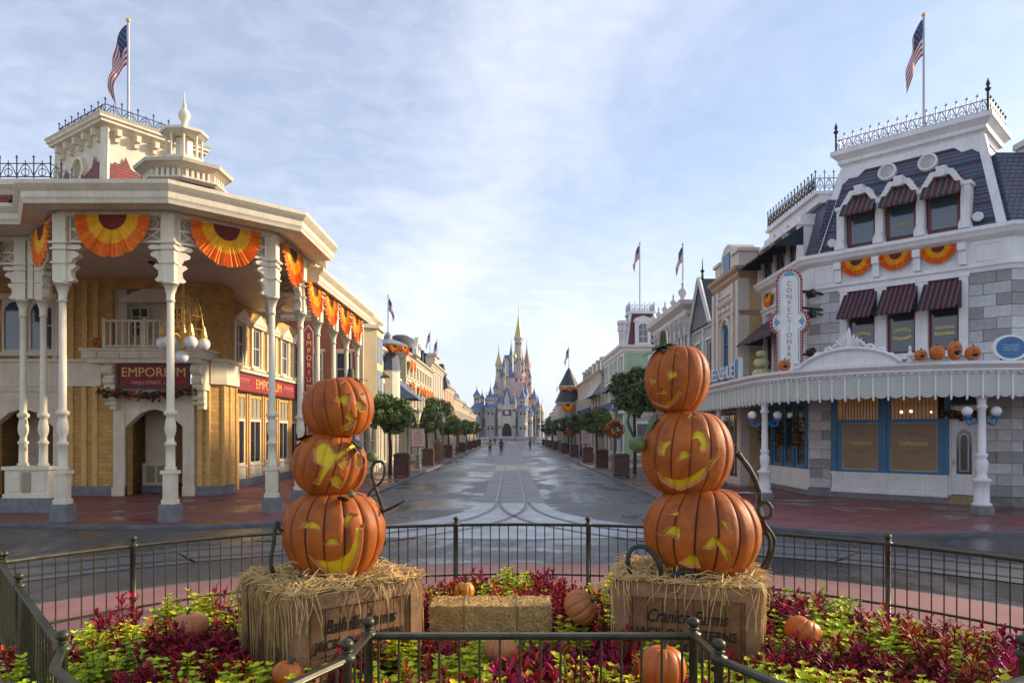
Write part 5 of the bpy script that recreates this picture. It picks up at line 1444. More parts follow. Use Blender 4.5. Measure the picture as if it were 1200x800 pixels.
# R2b: narrow gabled house
T = thing('gabled_house', 'narrow grey house with steep dark slate gable and iron finial', 'building', (11, 38.8, 0), 'buildings lining the street')
Mg2 = frame((10.3, 41.0), (10.3, 36.7))
facade(T, Mg2, 4.3, [(0, 4.0), (4.0, 8.0)], mat('warm_grey_stucco', (.40, .38, .35), .65, .1, 1), M_WHITE2, [(2, 1.4, .5, 3.1, 0), (2, 1.0, 4.7, 7.2, .3)], pil=2)
body(T, 10.67, 26, 36.7, 40.99, 8.0, MATS['warm_grey_stucco'])
b = MB(Mg2); b.add([(0, -.25, 8.0), (4.3, -.25, 8.0), (2.15, -.25, 10.6), (0, 9, 8.0), (4.3, 9, 8.0), (2.15, 9, 10.6)], [(0, 1, 2), (3, 5, 4), (0, 2, 5, 3), (1, 4, 5, 2), (0, 3, 4, 1)]); b.build('gable_roof', M_SLATE2, T)
b = MB(Mg2); b.tube([(0, -.3, 7.95), (2.15, -.3, 10.62)], .12, 4); b.tube([(4.3, -.3, 7.95), (2.15, -.3, 10.62)], .12, 4); b.build('bargeboard', M_WHITE2, T)
b = MB(Mg2); b.lathe([(.08, 10.6), (.05, 10.9), (.12, 11.0), (.04, 11.1), (.01, 11.7)], (2.15, -.1, 0), 8); b.build('finial', M_IRON, T)
awning(T, Mg2, .4, 3.9, 4.6, 3.9, 1.0, [M_BAWN, M_SLATE2], 8, .1)
# R3: pale grey bracketed building
T = thing('grey_building', 'pale grey building with heavy bracketed cornice and row of urns', 'building', (11, 43, 0), 'buildings lining the street')
X3 = 10.1; M3 = frame((X3, 50.5), (X3, 41.1)); L3 = 9.4
facade(T, M3, L3, [(4.0, 7.0), (7.0, 8.8)], M_GREY, M_WHITE2, [(5, 1.0, 4.6, 6.5, .3), (6, .7, 7.3, 8.3, 0)], pil=5)
facade(T, M3, L3, [(0, 4.0)], M_GREY, M_WHITE2, [(5, 2.0, .5, 3.1, 0)], M_WHITE2, M_GLASS)
body(T, X3 + .36, 26, 41.11, 50.49, 8.8, M_GREY)
cornice(T, [(X3, 50.5), (X3, 41.05), (14, 41.05)], 8.8, .95, .8, M_WHITE2)
for i in range(8):
    u = .4 + i * 1.22; b = MB(M3); b.slab([(u - .12, 7.95), (u + .12, 7.95), (u + .12, 8.85), (u - .12, 8.85)], -.25, 0); b.slab([(u - .11, 8.6), (u + .11, 8.6), (u + .11, 8.85), (u - .11, 8.85)], -.55, -.25); b.build('bracket', M_WHITE2, T)
b = MB(); b.prism([(X3 - .2, 50.2), (X3 - .2, 41.3), (X3 + 2, 41.3), (X3 + 2, 50.2)], 9.7, 9.85); b.build('roof_deck', M_SLATE2, T)
um = MB(); um.sm = True; um.lathe([(.14, 0), (.14, .1), (.06, .16), (.2, .42), (.22, .54), (.08, .68), (.05, .76), (.08, .84), (.001, 1.05)], n=10); ume = um.mesh('roof_urn', M_WHITE2)
for y in (41.6, 44.0, 46.4, 48.4, 50.2): inst('roof_urn', ume, T, Tr(X3 - .3, y, 9.75) @ Matrix.Scale(1.3 if y < 42 else 1, 4))
awning(T, M3, 1, 8.5, 4.6, 3.8, .9, [M_SLATE2, M_BAWN], 18, .1)
flagpole(10.6, 45, 9.8, 14.0, 'pale grey cornice', True, .95, .045, 190)
# R4: sage corner house with maroon tower
T = thing('sage_corner_house', 'sage green corner house with maroon mansard tower', 'building', (11, 68, 0), 'buildings lining the street')
X4 = 9.9; M4 = frame((X4, 77), (X4, 64)); L4 = 13; M4f = frame((X4 + .36, 64), (24, 64))
facade(T, M4, L4, [(0, 4.1), (4.1, 7.4), (7.4, 9.6)], M_SAGE, M_WHITE, [(4, 2.0, .5, 3.2, 0), (6, 1.0, 4.8, 6.8, .3), (6, .9, 7.8, 9.2, 0)], pil=4)
facade(T, M4f, 13.7, [(0, 4.1), (4.1, 7.4), (7.4, 9.6)], M_SAGE, M_WHITE, [(4, 2.0, .5, 3.2, 0), (4, .9, 4.8, 6.8, .0), (3, .8, 7.8, 9.1, 0)])
body(T, X4 + .36, 24, 64.36, 76.99, 9.6, M_CAVE)
cornice(T, [(X4, 77), (X4, 64), (24, 64)], 9.4, .7, .55, M_WHITE)
b = MB(); b.prism([(X4 + .2, 64.3), (X4 + 3.2, 64.3), (X4 + 3.2, 67.3), (X4 + .2, 67.3)], 10.1, 13.0, [(X4 + .65, 64.75), (X4 + 2.75, 64.75), (X4 + 2.75, 66.85), (X4 + .65, 66.85)]); b.build('tower_mansard', M_MAROON, T)
Mt = frame((X4 + .2, 64.3), (X4 + 3.2, 64.3))
b = MB(Mt)
for u0, u1 in ((0, .45), (3.0, 2.55)): b.tube([(u0, -.02, 10.1), (u1, .42, 13.0)], .14, 4)
b.box(.8, 2.2, -.1, .5, 10.15, 12.2); b.slab([(.65, 12.2), (2.35, 12.2), (2.2, 12.5), (1.5, 12.75), (.8, 12.5)], -.15, .5); b.box(.3, 2.7, .3, 2.7, 13.0, 13.2); b.build('tower_trim', M_WHITE, T)
window(T, Mt, 1.05, 1.95, 10.3, 12.1, M_WHITE, M_GLASS2, 2, 3, .06, -.16, None, .3)
q = [(X4 + .6, 64.7), (X4 + 2.8, 64.7), (X4 + 2.8, 66.9), (X4 + .6, 66.9), (X4 + .6, 64.7)]; cresting(T, q, 13.2, .75, M_CRW, .4)
for x in (X4 - .1, X4 + 3.5):
    b = MB(); b.lathe([(.3, 10.1), (.35, 11.3), (.45, 11.4), (.4, 11.9), (.5, 12.0), (.45, 12.3)], (x, 64.4, 0), 8); b.build('corner_turret', M_WHITE2, T)
b = MB(); b.box(X4 - 1.2, X4, 64.2, 77, 4.1, 4.3); b.build('shop_canopy_slab', M_WHITE, T)
railing(T, frame((X4 - 1.1, 77), (X4 - 1.1, 64.2)), .1, 12.7, .05, 4.3, 5.1, .25, M_BAWN2)
for u in (1, 4, 7, 10): awning(T, M4, u, u + 1.7, 7.2, 6.5, .7, [AWM[0], M_WHITE2], 7, .08)
flagpole(X4 + 1.7, 65.8, 13.1, 19.5, 'maroon mansard tower', True, 1.25, .06, 175)
# R5: beige arcade building with balconies
T = thing('beige_building', 'beige building with arched upper windows and blue balcony beyond the sage house', 'building', (10, 92, 0), 'buildings lining the street')
X5 = 9.6; M5 = frame((X5, 105), (X5, 77.5)); L5 = 27.5
facade(T, M5, L5, [(0, 4.0), (4.0, 8.6)], M_BEIGE, M_TANT, [(8, 2.0, .5, 3.2, 0), (9, 1.8, 4.5, 6.9, .7)], pil=9)
body(T, X5 + .36, 24, 77.5, 104.9, 8.6, M_BEIGE)
cornice(T, [(X5, 105), (X5, 77.4), (13, 77.4)], 8.5, .6, .5, M_BEIGE)
mansard(T, frame((X5 + .4, 104), (X5 + .4, 79)), 25, 9.1, 11.1, M_SLATE2, 4)
for y in (80, 84, 88, 92, 96, 100):
    b = MB(); b.box(X5 + .3, X5 + 1.4, y, y + 1.4, 9.1, 10.6); b.box(X5 + .2, X5 + 1.4, y - .1, y + 1.5, 10.6, 10.8); dm = b.build('dormer', M_TANT, T)
    b = MB(); b.box(X5 + .27, X5 + .29, y + .3, y + 1.1, 9.3, 10.3); b.build('pane', M_GLASS2, dm)
b = MB(); b.box(X5 - 1.0, X5, 80, 96, 4.2, 4.4); b.build('balcony_slab', M_BLUE, T)
railing(T, frame((X5 - .95, 96), (X5 - .95, 80)), 0, 16, .0, 4.4, 5.3, .4, mat('bright_blue_rail', (.03, .12, .38), .5, .1))
awning(T, M5, 18, 27, 7.9, 6.5, 1.0, [mat('grey_stripe', (.3, .31, .33), .8, .05), M_WHITE2], 18, .1)
# R6: round tower with conical roof
T = thing('conical_tower_house', 'pale house with slate conical tower ringed by orange buntings', 'building', (9.5, 112, 0), 'buildings lining the street')
X6 = 9.4; M6 = frame((X6, 128), (X6, 105.5)); facade(T, M6, 22.5, [(0, 4.0), (4.0, 7.2)], M_GREY, M_WHITE, [(7, 2, .5, 3.2, 0), (8, 1.1, 4.7, 6.6, .3)])
body(T, X6 + .36, 24, 105.5, 127.9, 7.2, M_GREY)
b = MB(); b.lathe([(1.6, 0), (1.6, 6.6), (2.0, 6.7), (2.0, 7.0)], (X6 - .9, 108.5, 0), 12); b.build('tower_wall', M_GREY, T)
b = MB(); b.lathe([(2.1, 7.0), (1.3, 8.7), (1.4, 8.71), (1.4, 8.85)], (X6 - .9, 108.5, 0), 12); b.build('tower_skirt_roof', M_SLATE2, T)
b = MB(); b.lathe([(1.25, 8.85), (1.25, 9.2), (1.6, 9.25), (1.6, 9.4)], (X6 - .9, 108.5, 0), 12); b.build('tower_drum', M_CREAM2, T)
b = MB(); b.lathe([(1.55, 9.4), (.85, 10.7), (.38, 11.7), (.1, 12.1), (.02, 12.3)], (X6 - .9, 108.5, 0), 12); b.build('tower_cone', M_SLATE2, T)
mansard(T, M6, 22.5, 7.2, 9.5, M_SLATE2, 5)
for a in range(0, 360, 45):
    p = Vector((X6 - .9 + 1.4 * math.cos(R(a)), 108.5 + 1.4 * math.sin(R(a)))); t = Vector((-math.sin(R(a)), math.cos(R(a))))
    if t.x * 0 + math.sin(R(a)) < .5: bunting('orange bunting on upper ring of the conical tower', frame((p.x - t.x, p.y - t.y), (p.x + t.x, p.y + t.y)), 1, 9.25, 1.0, .7, 'buntings on the conical tower', -.35)
bunting('wide orange bunting below skirt roof of the conical tower', frame((X6 - 2.3, 106.5), (X6 - .1, 106.3)), 1.1, 6.7, 2.0, 1.2, None, -.2)
flagpole(X6 - .9, 108.5, 12.2, 15.2, 'slate conical tower', True, 1.4, .05, 180)
# R7/R8 farther
for i, (y0, y1, h, m) in enumerate(((128.5, 146, 8.2, M_BEIGE), (146.5, 165, 7.2, M_PEACH), (165.5, 182, 6.8, M_GREY))):
    T = thing('row_building', ('beige', 'peach', 'pale grey')[i] + ' two-storey shop on the shaded side near street end', 'building', (10, y0, 0), 'buildings lining the street')
    facade(T, frame((9.4 + i * .2, y1), (9.4 + i * .2, y0)), y1 - y0, [(0, 4), (4, h)], m, M_WHITE, [(5, 2, .5, 3.2, 0), (6, 1.1, 4.6, 6.3, .2)])
    body(T, 9.8 + i * .2, 22, y0, y1 - .01, h, m); cornice(T, [(9.4 + i * .2, y1), (9.4 + i * .2, y0), (14, y0)], h, .6, .5, M_WHITE)
    mansard(T, frame((9.8 + i * .2, y1), (9.8 + i * .2, y0)), y1 - y0, h + .6, h + 2.4, M_SLATE2, 4)
# ------------------------------------------------------------------ left row
def LM(x, y0, y1): return frame((x, y0), (x, y1))
# L1 yellow bay house with salmon side wall
T = thing('yellow_bay_house', 'butter yellow bay house with salmon brick flank beyond the porch', 'building', (-9, 42, 0), 'buildings lining the street')
XL1 = -8.3
facade(T, LM(XL1, 40, 44.4), 4.4, [(0, 4), (4, 8.6)], M_YEL, M_CREAM2, [(2, 1.4, .5, 3.3, 0), (2, 1.1, 4.8, 7.4, .3)], pil=2)
b = MB(); b.box(-16, XL1 - .36, 40, 40.4, 0, 8.6); b.build('flank_wall', M_BRICKR, T)
body(T, -16, XL1 - .36, 40.41, 44.39, 8.6, M_YEL)
Ml1 = frame((-13.5, 40), (XL1, 40))
for u, z in ((2.2, 4.9), (3.8, 4.9), (2.2, 1.0), (3.8, 1.0)):
    ww = window(T, Ml1, u, u + .9, z, z + 1.9, M_CREAM2, M_GLASS2, 1, 2, .08, -.1); b = MB(Ml1); b.box(u - .12, u + 1.02, -.16, 0, z + 1.9, z + 2.05); b.build('window_surround', M_CREAM2, ww)
awning(T, Ml1, 3.4, 4.9, 3.7, 3.0, .8, [mat('maroon_awning', (.10, .02, .035), .8, .1)], 5, .1)
cornice(T, [(-16, 40), (XL1, 40), (XL1, 44.4)], 8.5, .6, .5, M_CREAM2)
b = MB(); b.prism([(XL1, 40.3), (XL1 + .7, 40.8), (XL1 + .7, 42.6), (XL1, 43.1)], 4.2, 8.2); b.build('bay', M_YEL, T)
for z0, z1 in ((4.6, 5.9), (6.3, 7.8)):
    b = MB(); b.box(XL1 + .69, XL1 + .72, 40.9, 41.6, z0, z1); b.box(XL1 + .69, XL1 + .72, 41.8, 42.5, z0, z1); b.build('bay_pane', M_GLASS2, T)
b = MB(); b.prism([(XL1, 40.2), (XL1 + .8, 40.75), (XL1 + .8, 42.65), (XL1, 43.2)], 3.2, 4.2, [(XL1, 40.3), (XL1 + .7, 40.8), (XL1 + .7, 42.6), (XL1, 43.1)]); b.build('bay_base', M_CREAM2, T); b = MB(); b.prism([(XL1, 40.2), (XL1 + .85, 40.7), (XL1 + .85, 42.7), (XL1, 43.2)], 8.2, 8.4); b.build('bay_cap', M_CREAM2, T)
awning(T, LM(XL1, 43.2, 44.4), 0, 1.1, 6.4, 5.7, 1.0, [mat('olive_awning', (.16, .13, .07), .8, .1)], 5, .1)
flagpole(-9.3, 33.0, 7.9, 10.3, 'long street eave', True, .8, .04, 170)
# L2 grey-white pilastered hall with slate roof
T = thing('grey_hall', 'grey-white hall with tall pilasters and dark slate roof', 'building', (-9, 47, 0), 'buildings lining the street')
XL2 = -9.0
facade(T, LM(XL2, 44.5, 51.5), 7, [(0, 4), (4, 7.7)], mat('grey_green_stucco', (.46, .48, .42), .65, .08, 1), M_CREAM2, [(4, 1.3, .4, 3.2, 0), (5, .8, 4.4, 7.0, .35)], pil=5)
body(T, -18, XL2 - .36, 44.5, 51.49, 7.7, MATS['grey_green_stucco'])
cornice(T, [(-16, 44.45), (XL2, 44.45), (XL2, 51.5)], 7.6, .5, .45, M_CREAM2)
mansard(T, LM(XL2 - .1, 44.5, 51.5), 7, 8.1, 9.4, M_SLATE2, 5, .7)
b = MB(); b.lathe([(.3, 9.2), (.3, 9.9), (.4, 10), (.2, 10.4), (.05, 11.0)], (XL2 - 1.2, 48.5, 0), 8); b.build('roof_finial', M_SLATE2, T)
b = MB(); b.box(XL2, XL2 + .9, 44.6, 46.2, 5.5, 5.75); b.box(XL2, XL2 + .8, 44.7, 46.1, 4.0, 5.5); b.build('oriel', M_CREAM2, T)
# L3 blue mansard with round canopied turret
T = thing('round_turret_house', 'cream house with round canopied turret and slate blue roof', 'building', (-9, 54, 0), 'buildings lining the street')
XL3 = -8.8
facade(T, LM(XL3, 51.6, 57.5), 5.9, [(0, 4), (4, 6.6)], M_CREAM, M_CREAM2, [(3, 1.4, .5, 3.2, 0), (3, 1.0, 4.5, 6.1, .2)], pil=3)
body(T, -18, XL3 - .36, 51.6, 57.49, 6.6, M_CREAM)
mansard(T, LM(XL3, 51.6, 57.5), 5.9, 6.6, 9.2, mat('slate_blue_roof', (.06, .08, .12), .5, .2, 3, .2), 5, .25)
tx, ty = -8.75, 51.2
b = MB(); b.lathe([(.8, 4.2), (.85, 4.4), (.85, 6.6), (.9, 6.7)], (tx, ty, 0), 12); b.build('turret_wall', M_CREAM2, T)
b = MB(); b.lathe([(.9, 6.7), (.68, 8.25)], (tx, ty, 0), 12); b.build('turret_roof', MATS['slate_blue_roof'], T)
b = MB(); b.lathe([(.7, 8.2), (1.35, 8.4), (1.4, 8.52), (.9, 8.75), (.3, 8.95), (.28, 9.2), (.05, 9.5)], (tx, ty, 0), 18); b.build('turret_canopy', mat('sage_grey_roof', (.28, .31, .30), .5, .1), T)
for a in (-100, -60, -20, 20):
    p = Vector((tx + 1.25 * math.cos(R(a)), ty + 1.25 * math.sin(R(a)))); t = Vector((-math.sin(R(a)), math.cos(R(a))))
    bunting('orange bunting hung under the round canopied turret', frame((p.x - t.x, p.y - t.y), (p.x + t.x, p.y + t.y)), 1, 8.4, .95, .5, 'buntings under the round turret canopy', -.1)
flagpole(tx, ty, 9.3, 12.0, 'round canopied turret', True, .9, .04, 10)
for u in (1.6, 4.0): awning(T, LM(XL3, 51.6, 57.5), u, u + 2.1, 6.5, 4.9, 1.9, [M_BAWN, M_BAWN2], 6, .1, sag=-.12)
# L4 yellow domed house
T = thing('domed_yellow_house', 'butter yellow house with slate dome and arched gable window', 'building', (-9, 64, 0), 'buildings lining the street')
XL4 = -8.5
facade(T, LM(XL4, 57.6, 76), 18.4, [(0, 4), (4, 6.7), (6.7, 8.4)], M_YEL, M_CREAM2, [(8, 1.4, .5, 3.2, 0), (9, 1.0, 4.5, 6.3, .2), (9, .9, 7.0, 8.1, .0)], pil=9)
body(T, -18, XL4 - .36, 57.6, 75.99, 8.4, M_YEL)
cornice(T, [(-16, 57.55), (XL4, 57.55), (XL4, 76)], 8.3, .45, .45, M_CREAM2)
b = MB(); b.sm = True; b.lathe([(1.5, 8.8), (1.55, 9.2), (1.4, 9.7), (1.0, 10.2), (.5, 10.45), (.01, 10.5)], (XL4 - .75, 60.2, 0), 16); b.build('dome', mat('dome_slate', (.09, .085, .08), .5, .25, 2), T)
b = MB(LM(XL4, 58.9, 61.5)); b.slab([(0, 8.75), (2.6, 8.75), (2.6, 9.2), (2.1, 9.5), (1.3, 10.3), (.5, 9.5), (0, 9.2)], -.75, -.4); b.build('gable', M_CREAM2, T)
b = MB(LM(XL4, 58.9, 61.5)); b.M = LM(XL4, 58.9, 61.5) @ Tr(1.3, -.78, 9.45) @ Matrix.Rotation(R(90), 4, 'X'); b.lathe([(.3, 0), (.3, .04)], (0, 0, 0), 14); b.build('round_pane', M_GLASS2, T)
for u in (1.6, 3.4): bunting('orange bunting under cornice of the domed yellow house', LM(XL4, 57.6, 76), u, 8.3, 1.5, .75, 'buntings under the domed house cornice', -.3)
for u in (2.5, 7.5, 10, 12.5, 15, 17.2): bunting('orange bunting at second floor of the domed yellow house', LM(XL4, 57.6, 76), u, 6.6, 1.6, .75, 'buntings at second floor of the domed house', -.3)
for y in (63, 65.5, 68, 70.5, 73):
    b = MB(); b.box(XL4 - .9, XL4 - .2, y, y + .8, 8.8, 10.2); b.box(XL4 - 1.0, XL4 - .1, y - .1, y + .9, 10.2, 10.4); b.build('chimney', M_SLATE2, T)
# L5.. far left
for i, (y0, y1, h, m, nm) in enumerate(((76.5, 92, 9.4, M_BEIGE, 'sunlit beige'), (92.5, 108, 8.2, M_PEACH, 'sunlit peach'), (108.5, 128, 7.2, M_YEL, 'sunlit yellow'), (128.5, 150, 6.6, M_CREAM, 'sunlit cream'), (150.5, 178, 6.2, M_PEACH, 'low peach'))):
    T = thing('row_building', nm + ' shop front on the sunny side of the street', 'building', (-9, y0, 0), 'buildings lining the street')
    x = -8.6 - .1 * i
    facade(T, LM(x, y0, y1), y1 - y0, [(0, 4), (4, h)], m, M_CREAM2, [(5, 1.8, .5, 3.2, 0), (6, 1.0, 4.6, 6.0, .2)], pil=6)
    body(T, -20, x - .36, y0, y1 - .01, h, m); cornice(T, [(-15, y0 - .05), (x, y0 - .05), (x, y1)], h, .5, .5, M_CREAM2)
    if i == 0:
        b = MB(); b.box(x - 2.5, x - .2, 83, 87, 9.9, 11.2); b.box(x - 2.8, x - .0, 82.8, 87.2, 11.2, 11.5); b.build('attic_block', M_BEIGE, T)
        b = MB(); b.prism([(x - 2.2, 90), (x + .6, 90), (x + .6, 92.3), (x - 2.2, 92.3)], 8.0, 11.0, [(x - 1.8, 90.4), (x, 90.4), (x, 92), (x - 1.8, 92)]); b.build('corner_mansard', M_SLATE2, T)
        b = MB(); b.box(x - 1.7, x - .1, 90.36, 90.44, 8.8, 10.4); b.build('mansard_panel', M_BRICKR, T)
        awning(T, LM(x, y0, y1), 11, 14.5, 6.6, 5.2, 1.6, [M_RAWN], 4, .1)
        b = MB(); b.sm = True; b.M = Tr(x + .8, 86, 4.4) @ Matrix.Rotation(R(90), 4, 'X'); b.lathe([(1.3, 0), (1.3, .2), (1.0, .22), (1.0, .1)], (0, 0, 0), 20); b.build('round_fascia', M_CREAM2, T)
    else:
        mansard(T, LM(x - .2, y0, y1), y1 - y0, h + .5, h + 2.0, M_SLATE2, 4)
flagpole(-9.6, 85, 11.5, 14.2, 'beige shop attic', True, 1.0, .05, 185)
flagpole(-9.4, 91, 11.0, 14.0, 'beige shop corner mansard', True, 1.2, .05, 185)
# ================================================================== castle at the end of the street
CY = 320.0
KP = F_PX / CY
def cX(px): return (px - 600) / KP
def cZ(py): return CAMH + (508 - py) / KP
CAS = thing('castle', 'tall fairy-tale castle with blue roofs and gold spire at street end', 'castle', (cX(600), CY, 0))
M_CPINK = mat('castle_pink_stone', (.58, .40, .35), .7, .15, .5, .1, 2)
M_CGREY = mat('castle_blue_grey_stone', (.33, .315, .32), .75, .22, .5, .1, 2)
M_CPALE = mat('castle_pale_stone', (.58, .51, .43), .7, .16, .5)
M_CBLUE = mat('castle_blue_roof', (.045, .12, .32), .45, .2, .3)
M_CGOLD = mat('castle_gold', (.62, .46, .16), .35, .1, .3, metal=.3)
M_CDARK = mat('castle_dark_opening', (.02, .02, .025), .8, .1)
def tower(px, pyb, pyt, wpx, m, roof=None, rpy=None, y=CY, n=12, flare=True, roofw=1.15, crenel=False):
    """round tower from base py to top py, conical roof up to rpy"""
    x, r = cX(px), wpx / KP / 2 * (1.18 if pyb > 471 and wpx < 10.5 else 1)
    z0, z1 = max(0, cZ(pyb)), cZ(pyt)
    b = MB(); pr = [(r, z0), (r, z1 - r * .8)] + ([(r * 1.22, z1 - r * .45), (r * 1.22, z1)] if flare else [(r, z1)])
    b.lathe(pr, (x, y, 0), n); t = b.build('tower', m, CAS)
    k = max(1, int((z1 - z0) / 6))
    for i in range(k):
        z = z0 + (z1 - z0) * (i + .6) / k
        for a in (-115, -65):
            q = MB(Tr(x, y, z) @ Matrix.Rotation(R(a), 4, 'Z')); q.box(r - .05, r + .06, -.14 * r - .1, .14 * r + .1, -.6, .6); q.build('window', M_CDARK, t)
        q = MB(); q.lathe([(r + .08, z + 1.6), (r + .16, z + 1.8), (r + .08, z + 2.0)], (x, y, 0), n); q.build('gilt_band', M_CGOLD if i % 2 == 0 else M_CPALE, t)
    if roof:
        zr = cZ(rpy); rr = r * 1.22 * roofw if flare else r * roofw
        b = MB(); b.lathe([(rr, z1), (rr * .62, z1 + (zr - z1) * .3), (rr * .3, z1 + (zr - z1) * .62), (.06, zr)], (x, y, 0), n); b.build('spire', roof, t)
        b = MB(); b.tube([(x, y, zr - .3), (x, y, zr + (zr - z1) * .22 + 1)], .1, 5); b.ball((x, y, zr), .3, 6); b.build('spire_finial', M_CGOLD, t)
    if crenel:
        b = MB()
        for i in range(10):
            b.M = Tr(x, y, 0) @ Matrix.Rotation(R(36 * i), 4, 'Z'); b.box(r * 1.0, r * 1.24, -r * .16, r * .16, z1, z1 + .8)
        b.build('battlement', m, t)
    return t
def wallbox(px0, px1, pyb, pyt, m, d0, d1, name='wall'):
    b = MB(); b.box(cX(px0), cX(px1), CY + d0, CY + d1, max(0, cZ(pyb)), cZ(pyt)); return b.build(name, m, CAS)
def hiproof(px0, px1, pyb, pyt, m, d0, d1, inset=.5):
    x0, x1, z0, z1 = cX(px0), cX(px1), cZ(pyb), cZ(pyt); e = (x1 - x0) * inset * .5
    b = MB(); b.prism([(x0, CY + d0), (x1, CY + d0), (x1, CY + d1), (x0, CY + d1)], z0, z1, [(x0 + e, CY + d0 + e), (x1 - e, CY + d0 + e), (x1 - e, CY + d1 - e), (x0 + e, CY + d1 - e)])
    return b.build('roof', m, CAS)
# keep and gatehouse
wallbox(582, 615, 512, 447, M_CPINK, 4, 16)
wallbox(584, 604, 447, 438, M_CPINK, 5, 15)
wallbox(586, 603, 441, 437, M_CBLUE, 4.4, 5, 'parapet')
hiproof(586.5, 601, 437, 414, M_CBLUE, 5, 13, .55)
wallbox(591, 596, 440, 424, M_CPALE, 4.2, 6, 'dormer'); hiproof(590.5, 596.5, 424, 418, M_CGOLD, 4.2, 6, .95)
# gate front
b = MB(frame((cX(585), CY - 2), (cX(603), CY - 2))); LG = cX(603) - cX(585); zg = cZ(474)
holes_wall(b, LG, 0, zg, 4, [(LG * .2, LG * .8, 0, cZ(495))]); tudor(None, LG * .2, LG * .8, cZ(502), cZ(496), cZ(495) + .3, -.15, 3.9, b); b.build('gatehouse', M_CPALE, CAS)
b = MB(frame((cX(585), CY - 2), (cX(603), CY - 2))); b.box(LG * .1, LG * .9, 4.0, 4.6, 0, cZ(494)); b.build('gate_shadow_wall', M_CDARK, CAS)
b = MB(); b.box(cX(589), cX(599), CY - 2.25, CY - 2.0, cZ(487), cZ(480)); b.build('clock_panel', M_CDARK, CAS)
b = MB(Tr(cX(594), CY - 2.3, cZ(483.5)) @ Matrix.Rotation(R(90), 4, 'X')); b.lathe([(1.0, 0), (1.0, .15), (.8, .2)], (0, 0, 0), 16); b.build('clock_face', M_CPALE, CAS)
for px in (585.5, 602.5): tower(px, 512, 473, 4.2, M_CPALE, M_CBLUE, 462, CY - 2)
b = MB(frame((cX(588), CY - 1), (cX(600), CY - 1))); LG2 = cX(600) - cX(588)
b.slab([(0, cZ(474)), (LG2, cZ(474)), (LG2 * .66, cZ(455)), (LG2 * .34, cZ(455))], 0, 3); b.build('gable_roof', M_CBLUE, CAS)
b = MB(frame((cX(591), CY - 1.3), (cX(597), CY - 1.3))); LG3 = cX(597) - cX(591)
b.slab([(0, cZ(478)), (LG3, cZ(478)), (LG3, cZ(468)), (LG3 / 2, cZ(458)), (0, cZ(468))], 0, .5); b.build('gable_dormer', M_CPALE, CAS)
# towers
tower(608, 470, 392, 9.4, M_CPALE, M_CGOLD, 362, CY + 10, roofw=.95)
tower(603.5, 470, 416, 3.2, M_CPALE, M_CGOLD, 405, CY + 8); tower(613, 470, 425, 3.4, M_CPINK, M_CBLUE, 413, CY + 8)
tower(608, 512, 436, 13, M_CPINK, None, None, CY + 9, crenel=True)
tower(591, 470, 430, 3.0, M_CPALE, M_CBLUE, 420, CY + 3.5); tower(580.5, 512, 455, 4.2, M_CPALE, M_CBLUE, 444, CY + 4); tower(616.5, 512, 462, 4.4, M_CPALE, M_CBLUE, 450, CY + 1)
tower(599, 440, 413, 4.0, M_CPALE, M_CBLUE, 397, CY + 13)
tower(584, 512, 426, 5.5, M_CPALE, M_CGOLD, 408, CY + 6)
tower(618.2, 512, 424, 6.6, M_CPINK, mat('castle_rose_roof', (.32, .16, .15), .5, .2, .4), 401, CY + 13)
tower(622, 512, 440, 3.2, M_CPINK, M_CBLUE, 431, CY + 12)
tower(627, 512, 466, 7, M_CPINK, M_CBLUE, 453, CY + 12)
tower(612.5, 512, 478, 9.5, M_CGREY, M_CBLUE, 470, CY - 4)
tower(612.5, 478, 468, 6.5, M_CPALE, M_CBLUE, 456, CY - 4)
tower(575, 512, 478, 9.5, M_CGREY, M_CBLUE, 468, CY - 2)
tower(575, 474, 466, 6.0, M_CPALE, M_CBLUE, 453, CY - 2)
tower(559, 512, 478, 10, M_CGREY, M_CBLUE, 466, CY + 2)
tower(558.5, 474, 463, 6, M_CPALE, M_CBLUE, 455, CY + 2); tower(564.5, 480, 466, 4, M_CPALE, M_CBLUE, 459, CY + 5); tower(569.5, 480, 468, 3, M_CPALE, M_CBLUE, 462, CY + 7)
tower(631, 512, 476, 5, M_CGREY, M_CBLUE, 465, CY + 3); tower(621, 512, 484, 6, M_CGREY, M_CBLUE, 476, CY)
tower(636, 512, 482, 4, M_CPALE, M_CGOLD, 472, CY + 6); tower(553.5, 512, 486, 5, M_CGREY, M_CBLUE, 480, CY + 1)
# lower walls, battlements
wallbox(553, 586, 512, 481, M_CGREY, 2, 10); hiproof(554, 584, 481, 474, M_CBLUE, 2, 10, .3)
wallbox(603, 634, 512, 484, M_CGREY, 3, 10); hiproof(604, 632, 484, 477, M_CBLUE, 3, 10, .3)
for px0, px1 in ((553, 586), (603, 634)):
    b = MB()
    for i in range(14):
        x0 = cX(px0) + (cX(px1) - cX(px0)) * i / 14; b.box(x0, x0 + .5, CY + 1.8, CY + 2.4, cZ(483), cZ(483) + .9)
    b.build('battlement', M_CGREY, CAS)
    for i in range(6):
        x0 = cX(px0) + (cX(px1) - cX(px0)) * (i + .5) / 6; b = MB(); b.box(x0 - .5, x0 + .5, CY + 1.9, CY + 2.05, cZ(500), cZ(490)); b.build('window', M_CDARK, CAS)
        b = MB(); b.box(x0 - 1.6, x0 - 1.2, CY + 1.5, CY + 2.0, 0, cZ(484)); b.build('buttress', M_CPALE, CAS)
# forecourt stage
b = MB(); b.box(cX(574), cX(627), CY - 22, CY - 6, 0, 1.1); b.box(cX(580), cX(619), CY - 26, CY - 22, 0, .55); b.build('forecourt_stage', mat('stage_grey', (.33, .35, .38), .6, .1), CAS)
